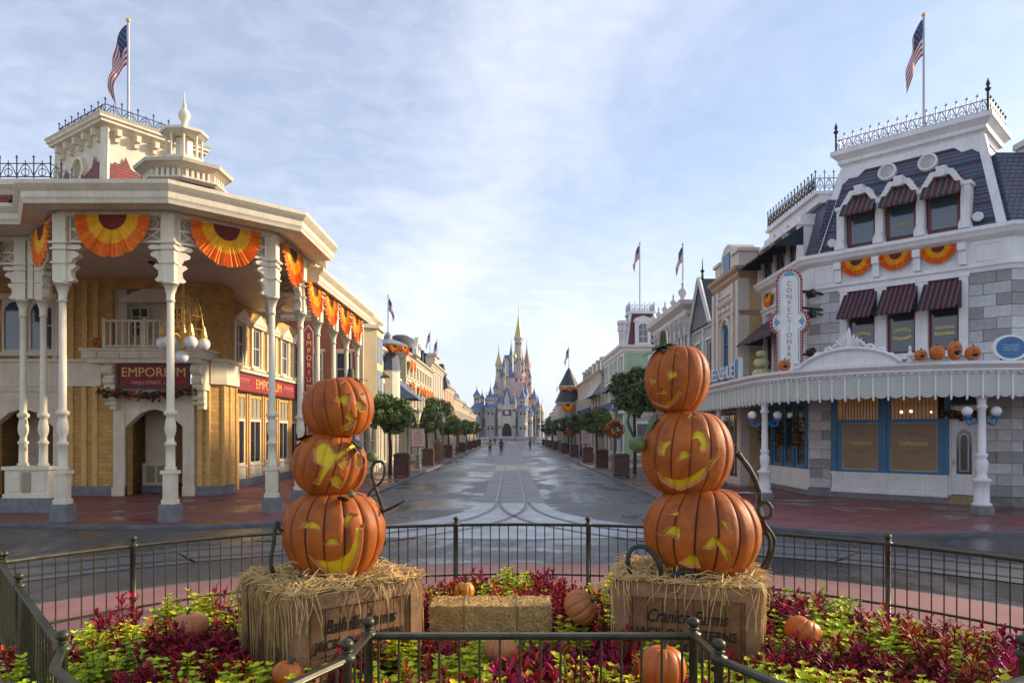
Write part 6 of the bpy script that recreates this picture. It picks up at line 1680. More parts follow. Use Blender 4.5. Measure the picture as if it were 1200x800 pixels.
# ================================================================== street trees
LEAFM = [mat('tree_leaf_%d' % i, c, .55, .35, 1.2, col2=c2, orand=.12) for i, (c, c2) in enumerate([((.17, .24, .055), (.09, .14, .035)), ((.11, .165, .05), (.055, .09, .03)), ((.19, .25, .065), (.10, .15, .042))])]
M_BARK = mat('dark_bark', (.045, .035, .028), .85, .3, 8, .4)
def crown_mesh(seed, m, n=4300, flat=.92, leaf=.095):
    rnd = random.Random(seed); b = MB(); vs = []; fs = []
    clumps = []
    for i in range(70):
        while True:
            p = Vector((rnd.uniform(-1, 1), rnd.uniform(-1, 1), rnd.uniform(-1, 1)))
            if .25 < p.length < .82: break
        clumps.append((p, rnd.uniform(.13, .29)))
    for i in range(n):
        c, r = rnd.choice(clumps)
        d = Vector((rnd.gauss(0, 1), rnd.gauss(0, 1), rnd.gauss(0, 1))).normalized() * r * rnd.uniform(.55, 1.05)
        p = c + d; p.z *= flat
        nrm = (d.normalized() + Vector((rnd.gauss(0, .5), rnd.gauss(0, .5), rnd.gauss(0, .5) + .25))).normalized()
        a = nrm.orthogonal().normalized(); q = nrm.cross(a); th = rnd.random() * 6.28
        u = (a * math.cos(th) + q * math.sin(th)) * leaf * rnd.uniform(.7, 1.3); v = nrm.cross(u).normalized() * leaf * .5
        k = len(vs); vs += [p - u, p + v + nrm * .01, p + u, p - v + nrm * .01]; fs.append((k, k + 1, k + 2, k + 3))
    b.add(vs, fs)
    return b.mesh('crown', m)
CROWNS = [crown_mesh(i, LEAFM[i % 3]) for i in range(3)]
def tree(x, y, zc, r, k, label, group, flat=1.0, trunk=.09, name='street_tree'):
    t = thing(name, label, 'tree', (x, y, 0), group)
    b = MB(); b.tube(spline([(x, y, 0), (x + .03, y, zc * .35), (x - .02, y, zc * .7), (x, y, zc)], 3), [trunk * (1.25 - .06 * i) for i in range(10)], 8)
    rnd = random.Random(int(x * 37 + y))
    for i in range(6):
        a = i * 1.05 + rnd.random(); e = Vector((math.cos(a) * r * .6, math.sin(a) * r * .6, r * rnd.uniform(-.1, .6)))
        b.tube([(x, y, zc - r * .55), Vector((x, y, zc - r * .2)) + e * .4, Vector((x, y, zc)) + e], [trunk * .5, trunk * .35, trunk * .1], 5)
    b.build('trunk', M_BARK, t)
    inst('crown', CROWNS[k % 3], t, Tr(x, y, zc) @ Matrix.Rotation(rnd.random() * 6, 4, 'Z') @ Matrix.Diagonal((r, r, r * flat, 1)))
    return t
gl = 'round clipped trees along the left pavement'
tree(-6.85, 40.7, 3.4, 1.42, 0, 'round clipped tree beside the first brown bin on sunny pavement', gl)
tree(-6.85, 58, 3.4, 1.45, 2, 'round clipped tree just past the poster lamp post on sunny pavement', gl)
for y in (80, 95, 112, 132): tree(-7.0, y, 3.3, 1.5, int(y), 'round clipped tree farther along the sunny pavement', gl)
tree(-7.6, 72, 4.4, 1.9, 1, 'taller loose tree behind the clipped trees on sunny pavement', gl)
gr = 'round clipped trees along the right pavement'
tree(7.1, 42, 4.75, 1.75, 1, 'large dark round tree beside the jack-o-lantern stack on shaded pavement', gr)
tree(6.9, 59, 3.3, 1.5, 1, 'dark round tree behind the wreath lamp on shaded pavement', gr)
for y in (74, 90, 106, 125, 145): tree(7.0, y, 3.3, 1.5, 1 + int(y) % 2 * 3, 'dark round tree farther along the shaded pavement', gr)
rnd = random.Random(5)
for i in range(26):
    s = -1 if i % 2 else 1
    tree(s * rnd.uniform(15 + (i > 12) * 14, 30 + (i > 12) * 30), rnd.uniform(215, 285), rnd.uniform(5, 8), rnd.uniform(3, 5.0), i, 'broad park tree on the plaza before the castle, ' + ('sunny side' if s < 0 else 'shaded side'), 'park trees before the castle', .9, .25, 'park_tree')
# far wood behind everything
b = MB(); rr = random.Random(3); vs = []; fs = []
for i in range(14000):
    x = rr.uniform(-900, 900); h = 9 + 5 * noise.noise(Vector((x * .02, 0, 0))) + 2 * noise.noise(Vector((x * .11, 3, 0)))
    p = Vector((x, 620 + rr.uniform(-15, 15), rr.uniform(0, h))); s = rr.uniform(.8, 1.8); a = rr.random() * 3.14
    u = Vector((math.cos(a), .3 * math.sin(a * 3), math.sin(a))) * s; v = Vector((-math.sin(a), .2, math.cos(a))) * s * .8
    k = len(vs); vs += [p - u, p + v, p + u, p - v]; fs.append((k, k + 1, k + 2, k + 3))
b.add(vs, fs); o = b.build('distant_wood', LEAFM[1], None, recalc=False); tag(o, 'far-off dark tree line behind the castle', 'wood', None, 'stuff')
# ================================================================== street furniture
M_POST = mat('sage_green_post', (.10, .13, .10), .45, .15, 5)
M_POSTER = mat('pale_pink_poster', (.50, .40, .40), .6, .18, 7)
M_LGL = mat('frosted_lantern_glass', (.62, .62, .58), .2, .1)
def lampq(x, y, label, poster=False, wreath=False, group='gas lamps along the street'):
    t = thing('street_lamp', label, 'lamp', (x, y, 0), group)
    b = MB(); b.lathe([(.24, 0), (.24, .12), (.18, .18), (.16, .8), (.2, .86), (.12, .95), (.09, 1.1), (.07, 2.9), (.1, 2.95), (.06, 3.0), (.06, 3.15), (.13, 3.2)], (x, y, 0), 8); b.build('post', M_POST, t)
    b = MB(); b.lathe([(.06, 2.95), (.1, 3.0), (.07, 3.1), (.12, 3.2)], (x, y, 0), 8); b.build('gilt_collar', M_GOLDP, t)
    b = MB(); b.lathe([(.12, 3.2), (.24, 3.68), (.0, 3.685)], (x, y, 0), 6); b.build('lantern_glass', M_LGL, t)
    b = MB(); b.lathe([(.27, 3.68), (.2, 3.8), (.09, 3.88), (.05, 3.95), (.07, 4.0), (.01, 4.12)], (x, y, 0), 6); b.build('lantern_cap', M_POST, t)
    if poster:
        p = thing('banner_poster', 'pale pink framed poster board hung on ' + label.split(' with')[0], 'poster', (x, y, 1.5), 'poster boards on street lamps')
        b = MB(); b.box(x - .42, x + .42, y - .18, y - .14, 1.45, 2.62); b.build('board', M_POSTER, p)
        b = MB(); b.box(x - .46, x + .46, y - .2, y - .12, 2.62, 2.7); b.box(x - .46, x + .46, y - .2, y - .12, 1.38, 1.45); b.build('frame', M_POST, p)
        b = MB()
        for z, w_ in ((2.4, .22), (2.25, .3), (2.05, .26), (1.9, .3), (1.7, .2)): b.box(x - w_, x + w_, y - .186, y - .18, z - .03, z + .03)
        b.build('print', mat('poster_print', (.30, .16, .20), .6, .1), p)
    if wreath:
        w_ = thing('autumn_wreath', 'orange autumn leaf wreath hung on ' + label.split(' with')[0], 'wreath', (x, y - .25, 2.2), 'autumn wreaths on street lamps')
        rr = random.Random(int(x + y * 3))
        for nm, m, n_ in (('orange_leaves', mat('wreath_orange', (.50, .13, .02), .7, .3, 9), 150), ('gold_leaves', mat('wreath_gold', (.60, .32, .04), .7, .3, 9), 90), ('wine_leaves', mat('wreath_wine', (.16, .02, .02), .7, .3, 9), 60)):
            b = MB()
            for i in range(n_):
                a = rr.random() * 6.28; r_ = .40 + rr.gauss(0, .09)
                p = Vector((x + r_ * math.cos(a), y - .25 + rr.gauss(0, .06), 2.55 + r_ * math.sin(a)))
                v1 = Vector((rr.gauss(0, 1), rr.gauss(0, .5), rr.gauss(0, 1))).normalized() * .11; v2 = v1.orthogonal().normalized() * .06
                b.add([p - v1, p + v2, p + v1, p - v2], [(0, 1, 2, 3)])
            b.build(nm, m, w_, recalc=False)
lampq(-6.3, 48.6, 'street lamp with sunny-side poster', True)
lampq(-6.3, 83, 'street lamp with wreath on the sunny pavement', False, True)
for y in (66, 100, 120, 140): lampq(-6.3, y, 'plain street lamp on the sunny pavement', False, y == 120 and False, 'plain lamps on the sunny pavement')
lampq(6.3, 44.6, 'street lamp with wreath beside the sage house corner', False, True)
lampq(6.3, 62, 'street lamp with large shaded-side poster', True)
lampq(6.3, 77, 'street lamp with wreath farther down shaded pavement', False, True)
lampq(6.3, 96, 'street lamp with small poster farther down shaded pavement', True)
for y in (115, 135): lampq(6.3, y, 'plain street lamp on the shaded pavement', False, False, 'plain lamps on the shaded pavement')
# brown bins
q = {}
b = MB(); b.box(-.36, .36, -.34, .34, .06, 1.12); 
for s in (-1, 1): b.box(s * .36 - .03, s * .36 + .03, -.36, .36, .0, 1.12)
q['box'] = b.mesh('box', M_WOODBR)
b = MB(); b.box(-.42, .42, -.4, .4, 1.12, 1.2); b.box(-.3, .3, -.28, .28, 1.2, 1.26); q['lid'] = b.mesh('lid', M_WOODBR)
b = MB(); b.box(-.28, .28, -.352, -.34, .16, .66); b.box(-.28, .28, -.352, -.34, .78, 1.04); q['panel'] = b.mesh('door_panel', mat('brown_panel', (.10, .042, .03), .45, .3, 6))
for i, (x, y) in enumerate([(-5.98, 39.4), (-6.0, 52), (-6.1, 69), (-6.1, 88), (-6.1, 104), (-6.1, 118), (-6.1, 133), (5.75, 38.2), (6.0, 48.5), (6.0, 57.5), (6.1, 71), (6.1, 84), (6.1, 101), (6.1, 112), (6.1, 124), (6.1, 138)]):
    s = 'sunny' if x < 0 else 'shaded'
    lab = ('brown wooden litter bin beside the first round tree, sunny pavement' if i == 0 else 'brown wooden litter bin just past the poster lamp, sunny pavement' if i == 1 else 'brown wooden litter bin nearest the grey stone shop, shaded pavement' if i == 7 else 'brown wooden litter bin past the wreath lamp, shaded pavement' if i == 8 else 'brown wooden litter bin in the row along the %s pavement' % s)
    t = thing('litter_bin', lab, 'bin', (x, y, 0), 'litter bins along the street')
    for k in q: inst(k if k != 'panel' else 'door_panel', q[k], t, Tr(x, y, 0))
t = thing('wooden_kiosk', 'narrow tan wooden pedestal cabinet beside brown bin on sunny pavement', 'cabinet', (-6.2, 60.5, 0))
M_KI = mat('tan_wood', (.26, .13, .06), .6, .25, 4)
b = MB(); b.box(-6.5, -5.9, 60.2, 60.8, 0, 1.5); b.build('body', M_KI, t)
b = MB(); b.prism([(-6.58, 60.12), (-5.82, 60.12), (-5.82, 60.88), (-6.58, 60.88)], 1.5, 1.95, [(-6.25, 60.45), (-6.15, 60.45), (-6.15, 60.55), (-6.25, 60.55)]); b.build('roof', M_KI, t)
# people strolling away
def person(x, y, h, yaw, top, legs, hair, label, step=.16):
    bm = bmesh.new()
    t = thing('person', label, 'person', (x, y, RZ), 'people strolling up the street')
    k = h / 1.75
    J = {'pel': (0, 0, .95, .15), 'waist': (0, 0, 1.1, .135), 'chest': (0, 0, 1.32, .165), 'neck': (0, 0, 1.50, .06), 'head': (0, .01, 1.60, .09), 'crown': (0, .0, 1.70, .07),
         'sl': (-.19, 0, 1.42, .065), 'el': (-.25, -.05, 1.14, .05), 'wl': (-.26, .04, .90, .035), 'hl': (-.26, .06, .82, .03), 'sr': (.19, 0, 1.42, .065), 'er': (.25, .05, 1.14, .05), 'wr': (.26, .10, .90, .035), 'hr': (.26, .13, .82, .03),
         'hpl': (-.09, 0, .9, .1), 'kl': (-.1, step, .50, .07), 'al': (-.1, step * .7, .09, .045), 'tl': (-.1, step * .7 + .14, .04, .04), 'hpr': (.09, 0, .9, .1), 'kr': (.1, -step * .3, .50, .07), 'ar': (.1, -step * 1.6, .11, .045), 'tr': (.1, -step * 1.6 + .13, .04, .04)}
    E = [('pel', 'waist'), ('waist', 'chest'), ('chest', 'neck'), ('neck', 'head'), ('head', 'crown'), ('chest', 'sl'), ('sl', 'el'), ('el', 'wl'), ('wl', 'hl'), ('chest', 'sr'), ('sr', 'er'), ('er', 'wr'), ('wr', 'hr'), ('pel', 'hpl'), ('hpl', 'kl'), ('kl', 'al'), ('al', 'tl'), ('pel', 'hpr'), ('hpr', 'kr'), ('kr', 'ar'), ('ar', 'tr')]
    names = list(J)
    me = bpy.data.meshes.new('body'); me.from_pydata([tuple(c * k for c in J[n][:3]) for n in names], [(names.index(a), names.index(c)) for a, c in E], [])
    o = bpy.data.objects.new('body', me); C.objects.link(o)
    md_ = o.modifiers.new('skin', 'SKIN'); o.modifiers.new('sub', 'SUBSURF').levels = 1
    for i, n in enumerate(names):
        sv = me.skin_vertices[0].data[i]; sv.radius = (J[n][3] * k, J[n][3] * k); sv.use_root = (n == 'pel')
    dg = bpy.context.evaluated_depsgraph_get()
    m2 = bpy.data.meshes.new_from_object(o.evaluated_get(dg)); bpy.data.objects.remove(o)
    for m in (top, legs, mat('skin', (.42, .26, .19), .6, .1), hair, mat('shoe', (.03, .03, .03), .6, 0)): m2.materials.append(m)
    for p in m2.polygons:
        c = p.center / k
        p.use_smooth = True
        p.material_index = 4 if c.z < .1 else 1 if c.z < 1.0 and abs(c.x) < .22 else 3 if (c.z > 1.56 and (c.y < .05 or c.z > 1.68)) else 2 if c.z > 1.49 or (abs(c.x) > .21 and c.z < 1.16) else 0
    M = Tr(x, y, RZ) @ Matrix.Rotation(R(yaw), 4, 'Z')
    inst('body', m2, t, M)
    b = MB(M); b.ball((0, -.03 * k, 1.66 * k), .115 * k, 10, 1.15); b.build('hair', hair, t)
    return t
H1, H2 = mat('brown_hair', (.06, .03, .02), .7, .2), mat('dark_hair', (.015, .012, .01), .7, .2)
NAVY = mat('navy_cloth', (.02, .022, .03), .8, .2)
person(-2.55, 84, 1.72, 5, mat('mustard_top', (.55, .27, .04), .8, .1), NAVY, H1, 'person in mustard top and dark trousers walking up the street')
person(-1.25, 84.5, 1.75, -4, mat('dark_red_top', (.10, .03, .03), .8, .1), NAVY, H2, 'person in dark clothes with long dark hair walking up street')
person(2.8, 112, 1.75, 160, mat('tan_top', (.4, .28, .18), .8, .1), NAVY, H1, 'person in tan top standing far up the street')
for i, (x, y) in enumerate(((-4.4, 150), (-3.6, 152), (3.9, 158), (4.8, 160), (.8, 190))):
    person(x, y, 1.7, 30 * i, [mat('white_top', (.6, .6, .6), .8, .1), mat('red_top', (.4, .04, .04), .8, .1), NAVY][i % 3], NAVY, H2, 'tiny figure in the distant group before the castle')
# ================================================================== fenced flower bed
GXC = .1
arcp = [(GXC + 6.2 * math.cos(R(a)), 4.6 + 6.2 * math.sin(R(a))) for a in [28.7 + (180 - 57.4) * i / 40 for i in range(41)]]
front = [(-5.35, 7.58), (-2.82, 4.55), (-2.62, 4.15), (-2.2, 3.75), (-1.25, 3.75), (-.985, 4.33), (-.957, 4.84), (1.21, 4.84), (1.235, 4.33), (1.5, 3.75), (2.4, 3.75), (2.98, 4.05), (3.14, 4.42), (5.54, 7.58)]
BED = [(GXC + 5.1 * math.cos(R(a)), 4.6 + 5.1 * math.sin(R(a))) for a in [24 + (180 - 48) * i / 40 for i in range(41)]] + [(-4.4, 6.4)] + front[1:-1] + [(4.55, 6.4)]
b = MB(); b.prism(BED, .01, .13); structure('flower_bed_soil', b, mat('dark_soil', (.022, .014, .010), .95, .4, 9, .8, 60))
M_FEN = mat('bronze_green_iron', (.06, .060, .032), .4, .3, 9, metal=.4)
def fence(label, path, closed, posts, lean=0):
    t = thing('iron_fence', label, 'fence', (*path[0], 0), 'iron fence round the flower bed')
    pts = [Vector((*p, 0)) for p in path]
    b = MB(); b.tube([(p.x, p.y, .945) for p in pts], .019, 6); b.sweep([(-.028, .955), (.028, .955), (.022, .972), (-.022, .972)], path); b.build('top_rail', M_FEN, t)
    b = MB(); b.sweep([(-.016, .20), (.016, .20), (.016, .225), (-.016, .225)], path); b.build('bottom_rail', M_FEN, t)
    q = MB(); q.lathe([(.0085, .1), (.0085, .945)], n=6); bm_ = q.mesh('bar', M_FEN)
    for p, tt in along(path, .135):
        inst('bar', bm_, t, Tr(p.x, p.y, 0))
    q = MB(); q.sm = True
    q.lathe([(.045, .0), (.045, .05), (.024, .06), (.024, .93), (.04, .95), (.042, .975), (.02, .985), (.018, .995), (.03, 1.0), (.03, 1.008), (.016, 1.015)], n=10); q.ball((0, 0, 1.045), .034, 12); pm = q.mesh('post', M_FEN)
    for p in posts: inst('post', pm, t, Tr(*p, 0) @ Matrix.Diagonal((1.25, 1.25, 1, 1)))
    return t
ap = [(GXC + 6.2 * math.cos(R(a)), 4.6 + 6.2 * math.sin(R(a))) for a in (138.5, 98.6, 80.5, 61, 43.5, 118, 151, 29)]
fence('curved bronze-green iron fence behind the flower bed', list(reversed(arcp)), False, ap)
fence('slanting iron fence at left end of the flower bed', [front[0], front[1], front[2], front[3], (-2.2, 3.4)], False, [front[0], (-4.35, 6.4), (-2.80, 4.52)])
fence('stepped iron fence along front of the flower bed', [front[3 + 1], front[5], front[6], front[7], front[8], front[9]], False, [front[5], front[6], front[7], front[8]])
fence('slanting iron fence at right end of the flower bed', [(2.4, 3.4), front[10], front[11], front[12], front[13]], False, [(3.12, 4.42), (4.5, 6.3)])
# ---- wooden crates with lettering
M_CRATE = mat('crate_boards', (.23, .11, .042), .75, .4, 5, .3, 50)
M_CRATE2 = mat('crate_frame', (.33, .18, .085), .7, .35, 5, .3, 50)
M_STEN = mat('black_stencil', (.008, .007, .006), .7, 0)
M_STRAW = mat('golden_straw', (.72, .50, .20), .65, .3, 7, orand=.05)
def crate(c0, yaw, w, dp, zt, label, line1, line2, line3, seed):
    """c0 = front-left corner; w along the lettered face"""
    d = Vector((math.cos(R(yaw)), math.sin(R(yaw)), 0))
    M = frame((c0[0], c0[1]), (c0[0] + d.x, c0[1] + d.y))
    cen = M @ Vector((w / 2, dp / 2, 0))
    t = thing('wooden_crate', label, 'crate', (cen.x, cen.y, .12))
    z0 = .13
    b = MB(M); b.box(.035, w - .035, .035, dp - .035, z0, zt - .03); b.build('liner', M_CAVE, t)
    rnd = random.Random(seed)
    def boards(Mx, L):
        n = 9; 
        for i in range(n):
            u0 = .02 + (L - .04) * i / n; u1 = .02 + (L - .04) * (i + 1) / n - .006
            q = MB(Mx); e = rnd.uniform(0, .004); q.box(u0, u1, .018 + e, .034, z0 + .02, zt - .02); q.build('plank', M_CRATE, t)
        for (u0, u1, za, zb) in ((0, .12, z0, zt), (L - .12, L, z0, zt), (.12, L - .12, zt - .12, zt), (.12, L - .12, z0, z0 + .10)):
            q = MB(Mx); q.box(u0, u1, -.004 if u1 - u0 < .2 else -.001, .017, za, zb); q.build('frame_board', M_CRATE2, t)
    boards(M, w)
    Mr = M @ Tr(w, 0, 0) @ Matrix.Rotation(R(90), 4, 'Z'); boards(Mr, dp)
    Mb_ = M @ Tr(w, dp, 0) @ Matrix.Rotation(R(180), 4, 'Z'); boards(Mb_, w)
    Ml_ = M @ Tr(0, dp, 0) @ Matrix.Rotation(R(270), 4, 'Z'); boards(Ml_, dp)
    for i in range(7):
        q = MB(M); q.box(.0, w, dp * i / 7 + .003, dp * (i + 1) / 7 - .003, zt, zt + .018); q.build('top_board', M_CRATE, t)
    zm = (z0 + zt) / 2 + .10
    text('lettering', line1, M, w / 2, zm + .02, .17, M_STEN, t, d=.012, shear=.35, width=w * .56)
    text('lettering', line2, M, w / 2, zm - .13, .12, M_STEN, t, d=.012, width=w * .70)
    text('lettering', line3, M, w / 2, zm - .25, .10, M_STEN, t, d=.012, width=w * .18)
    # straw heaped on top and hanging over the edges
    s = MB(); rr = random.Random(seed + 50)
    def strand(p, n=3):
        s.tube(p, [.0045] * (len(p) - 1) + [.002], 3, False)
    for i in range(1300):
        u, v = rr.uniform(-.03, w + .03), rr.uniform(-.03, dp + .03); a = rr.random() * 6.28; L = rr.uniform(.06, .16)
        edge_ = min(u, w - u, v, dp - v); z = zt + .02 + abs(rr.gauss(0, .03)) * (1 + (edge_ > .2) * .8) + max(0, .05 * noise.noise(Vector((u * 4, v * 4, seed))))
        dz = rr.gauss(0, .03)
        strand([M @ Vector((u - math.cos(a) * L, v - math.sin(a) * L, max(zt + .02, z - .012))), M @ Vector((u, v, z + dz)), M @ Vector((u + math.cos(a) * L, v + math.sin(a) * L, max(zt + .02, z - .012)))])
    for side, Lx, Mx in ((0, w, M), (1, dp, Mr), (3, dp, Ml_), (2, w, Mb_)):
        for i in range(int(Lx * (26 if side == 0 else 80 if side != 2 else 30))):
            u = rr.uniform(-.01, Lx + .01)
            if side == 0 and rr.random() < .5: u = rr.choice([rr.gauss(.05, .06), rr.gauss(Lx * .45, .12), rr.gauss(Lx - .06, .07), rr.gauss(Lx * .7, .1)]); u = min(max(u, -.01), Lx + .01)
            L = abs(rr.gauss(.08, .17)) + .05; L = min(L, zt - z0 - .08)
            if side in (1, 3): L = min(zt - z0 - .06, L * 1.7)
            o1 = .02 + abs(rr.gauss(0, .018)); dx = rr.gauss(0, .05)
            strand([Mx @ Vector((u - rr.gauss(0, .03), rr.uniform(.06, .22), zt + .03)), Mx @ Vector((u, -.01, zt + .028)), Mx @ Vector((u + dx * .3, -o1 - .012, zt - .04 - L * .1)), Mx @ Vector((u + dx * .8, -o1 - .006, zt - .03 - L * .6)), Mx @ Vector((u + dx, -o1, zt - .03 - L))])
    o = s.build('straw_heap', M_STRAW, None, recalc=False); tag(o, 'loose golden straw draped over ' + label, 'straw', None, 'stuff')
    return M, cen
dR = Vector((2.15 - .944, 6.27 - 6.63)); 
MR_, cR = crate((.944, 6.63), math.degrees(math.atan2(dR.y, dR.x)), 1.255, 1.0, .95, 'weathered wooden crate turned to the left under right jack-o-lantern stack', 'Cranich Farms', 'JACK-O-LANTERNS', 'CO.', 1)
ML_, cL = crate((-1.777, 5.92), 41.5, 1.25, 1.12, .95, 'weathered wooden crate seen corner-on under left jack-o-lantern stack', 'Ballville Farms', 'JACK-O-LANTERN', 'CO.', 2)
# ---- carved jack-o-lanterns
M_PK = mat('pumpkin_orange', (.54, .145, .014), .52, .22, 3.6, .3, 14, col2=(.21, .045, .008), spec=.3)
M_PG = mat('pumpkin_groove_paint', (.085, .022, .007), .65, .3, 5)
M_PY = mat('carved_yellow', (.78, .60, .012), .55, .15, 6)
M_PR = mat('carved_rim', (.62, .27, .07), .5, .15, 6)
M_STEM = mat('pumpkin_stem_green', (.05, .075, .03), .6, .35, 7, .3)
M_VINE = mat('dark_vine', (.035, .042, .020), .55, .45, 9, .3)
M_VLEAF = mat('vine_leaf', (.12, .17, .07), .55, .35, 9, .2, col2=(.05, .09, .04))
M_TEAL = mat('dark_teal_vine', (.012, .035, .032), .4, .3, 5)
def pumpkin_mesh(rx, hz, ribs, feats, c_img, half, tilt=0.0, lobes=.035, nu=420, nv=190, top=.06, pear=0.0, depth=.045, rimw=.018, phase=.35):
    """lobed pumpkin; feats = outlines in crop pixels seen from the camera, mapped on the surface"""
    def grow(f, k=1.10):
        mx_, my_ = sum(p[0] for p in f) / len(f), sum(p[1] for p in f) / len(f)
        return [(mx_ + (x - mx_) * k, my_ + (y - my_) * k) for x, y in f]
    polys = [[((x - c_img[0]) / half[0], -(y - c_img[1]) / half[1]) for x, y in grow(f)] for f in feats]
    boxes = [(min(p[0] for p in f), max(p[0] for p in f), min(p[1] for p in f), max(p[1] for p in f)) for f in polys]
    vs = []; fl = []
    tl = R(tilt); ct, st = math.cos(tl), math.sin(tl)
    ry = rx * .96; H = hz / 2
    gro = []
    for j in range(nv + 1):
        ph = math.pi * j / nv
        for i in range(nu):
            th = 2 * math.pi * i / nu
            g = abs(math.sin(ribs * .5 * (th + phase) + .12 * math.sin(3 * th)))
            lob = 1 - lobes * (1 - g) ** 2.4 * 1.6 - lobes * .8 * max(0, 1 - g * 7)
            sp = math.sin(ph)
            r = sp ** .88 * lob * (1 + pear * math.cos(ph))
            z = -math.cos(ph) * (1 - .0 * g)
            zz = z * H * (1 - .10 * math.exp(-((1 - abs(z)) / .06)) * 1.0) + 0
            dip = top * math.exp(-(sp / .28) ** 2) * H
            zz = zz - (dip if z > 0 else -dip * .6)
            x, y = rx * r * math.cos(th), ry * r * math.sin(th)
            x, zz = x * ct + zz * st, -x * st + zz * ct
            vs.append(Vector((x, y, zz)))
            gro.append(g)
    inside = [0] * len(vs)
    for k, v in enumerate(vs):
        if v.y > -.02 * rx: continue
        a, c = v.x / rx, v.z / H
        for f, bb in zip(polys, boxes):
            if bb[0] <= a <= bb[1] and bb[2] <= c <= bb[3] and inpoly(a, c, f): inside[k] = 1; break
    # carve inward along the horizontal toward the axis
    near = list(inside)
    out = []
    for k, v in enumerate(vs):
        if inside[k]:
            n = Vector((v.x, v.y, v.z * .6)).normalized(); out.append(v - n * depth)
        else: out.append(v)
    fs = []; mi = []
    for j in range(nv):
        for i in range(nu):
            i2 = (i + 1) % nu
            q = (j * nu + i, j * nu + i2, (j + 1) * nu + i2, (j + 1) * nu + i)
            fs.append(q); k = sum(inside[t] for t in q)
            gm = sum(gro[t] for t in q) / 4
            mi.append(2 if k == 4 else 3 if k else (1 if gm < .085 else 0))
    b = MB(); b.sm = True
    b.add(out, fs); b.mi = mi
    return b
def jack(cx_, cy_, zb, w, h, feats, c_img, half, label, tilt=0, ribs=15, stem=None, **kw):
    t = thing('jack_o_lantern', label, 'pumpkin', (cx_, cy_, zb), 'carved jack-o-lanterns stacked on crates')
    b = pumpkin_mesh(w / 2, h, ribs, feats, c_img, half, tilt, **kw)
    b.v = [v + Vector((cx_, cy_, zb + h / 2)) for v in b.v]
    b.build('carved_pumpkin', [M_PK, M_PG, M_PY, M_PR], t, recalc=True)
    return t
yl = cL.y; yr = cR.y
def sx(px, Y): return (px - 600) / F_PX * Y
def sz_(py, Y): return CAMH + (508 - py) / F_PX * Y
def jk(pxl, pxr, pyt, pyb, Y, *a, **k):
    x0, x1 = sx(pxl, Y), sx(pxr, Y); z1, z0 = sz_(pyt, Y), sz_(pyb, Y)
    return jack((x0 + x1) / 2, Y, z0, x1 - x0, z1 - z0, *a, **k)
# left stack, bottom to top
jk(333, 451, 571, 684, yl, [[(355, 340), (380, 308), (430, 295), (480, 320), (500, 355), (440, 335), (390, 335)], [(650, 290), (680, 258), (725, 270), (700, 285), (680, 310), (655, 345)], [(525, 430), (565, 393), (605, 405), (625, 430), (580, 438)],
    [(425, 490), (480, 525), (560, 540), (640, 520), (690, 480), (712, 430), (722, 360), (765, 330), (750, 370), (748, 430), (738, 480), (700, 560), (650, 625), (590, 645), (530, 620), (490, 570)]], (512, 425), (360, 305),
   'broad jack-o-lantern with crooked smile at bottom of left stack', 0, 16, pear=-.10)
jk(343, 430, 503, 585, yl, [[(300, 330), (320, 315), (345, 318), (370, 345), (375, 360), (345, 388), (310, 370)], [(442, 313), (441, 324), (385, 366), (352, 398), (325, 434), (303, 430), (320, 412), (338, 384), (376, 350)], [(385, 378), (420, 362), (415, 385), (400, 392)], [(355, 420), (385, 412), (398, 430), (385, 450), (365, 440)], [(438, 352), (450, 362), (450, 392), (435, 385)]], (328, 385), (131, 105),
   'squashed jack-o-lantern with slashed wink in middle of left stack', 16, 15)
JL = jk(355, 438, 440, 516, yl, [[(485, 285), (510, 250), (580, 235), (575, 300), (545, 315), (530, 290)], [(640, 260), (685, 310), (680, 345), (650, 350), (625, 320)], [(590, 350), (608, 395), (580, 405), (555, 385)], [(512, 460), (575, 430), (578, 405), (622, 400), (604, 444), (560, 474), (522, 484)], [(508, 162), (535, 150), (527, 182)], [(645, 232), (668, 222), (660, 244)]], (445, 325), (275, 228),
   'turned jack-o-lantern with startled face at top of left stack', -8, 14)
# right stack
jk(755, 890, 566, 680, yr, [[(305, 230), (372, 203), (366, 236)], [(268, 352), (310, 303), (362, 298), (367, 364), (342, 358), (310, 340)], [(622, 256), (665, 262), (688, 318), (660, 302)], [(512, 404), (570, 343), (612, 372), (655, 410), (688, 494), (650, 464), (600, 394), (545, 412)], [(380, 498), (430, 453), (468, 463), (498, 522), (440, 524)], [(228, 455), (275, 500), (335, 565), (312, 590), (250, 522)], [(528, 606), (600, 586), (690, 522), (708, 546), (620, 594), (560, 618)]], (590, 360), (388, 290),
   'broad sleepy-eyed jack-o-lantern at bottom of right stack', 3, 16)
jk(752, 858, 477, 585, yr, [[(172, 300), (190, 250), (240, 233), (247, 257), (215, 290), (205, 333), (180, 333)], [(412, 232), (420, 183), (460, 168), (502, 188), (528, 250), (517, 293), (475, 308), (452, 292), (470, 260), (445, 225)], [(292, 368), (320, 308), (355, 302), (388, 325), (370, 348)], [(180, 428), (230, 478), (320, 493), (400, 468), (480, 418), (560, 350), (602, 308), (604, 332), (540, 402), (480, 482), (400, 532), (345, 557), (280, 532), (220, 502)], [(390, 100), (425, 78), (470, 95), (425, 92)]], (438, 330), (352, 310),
   'grinning jack-o-lantern with wide toothy smile in middle of right stack', 4, 14)
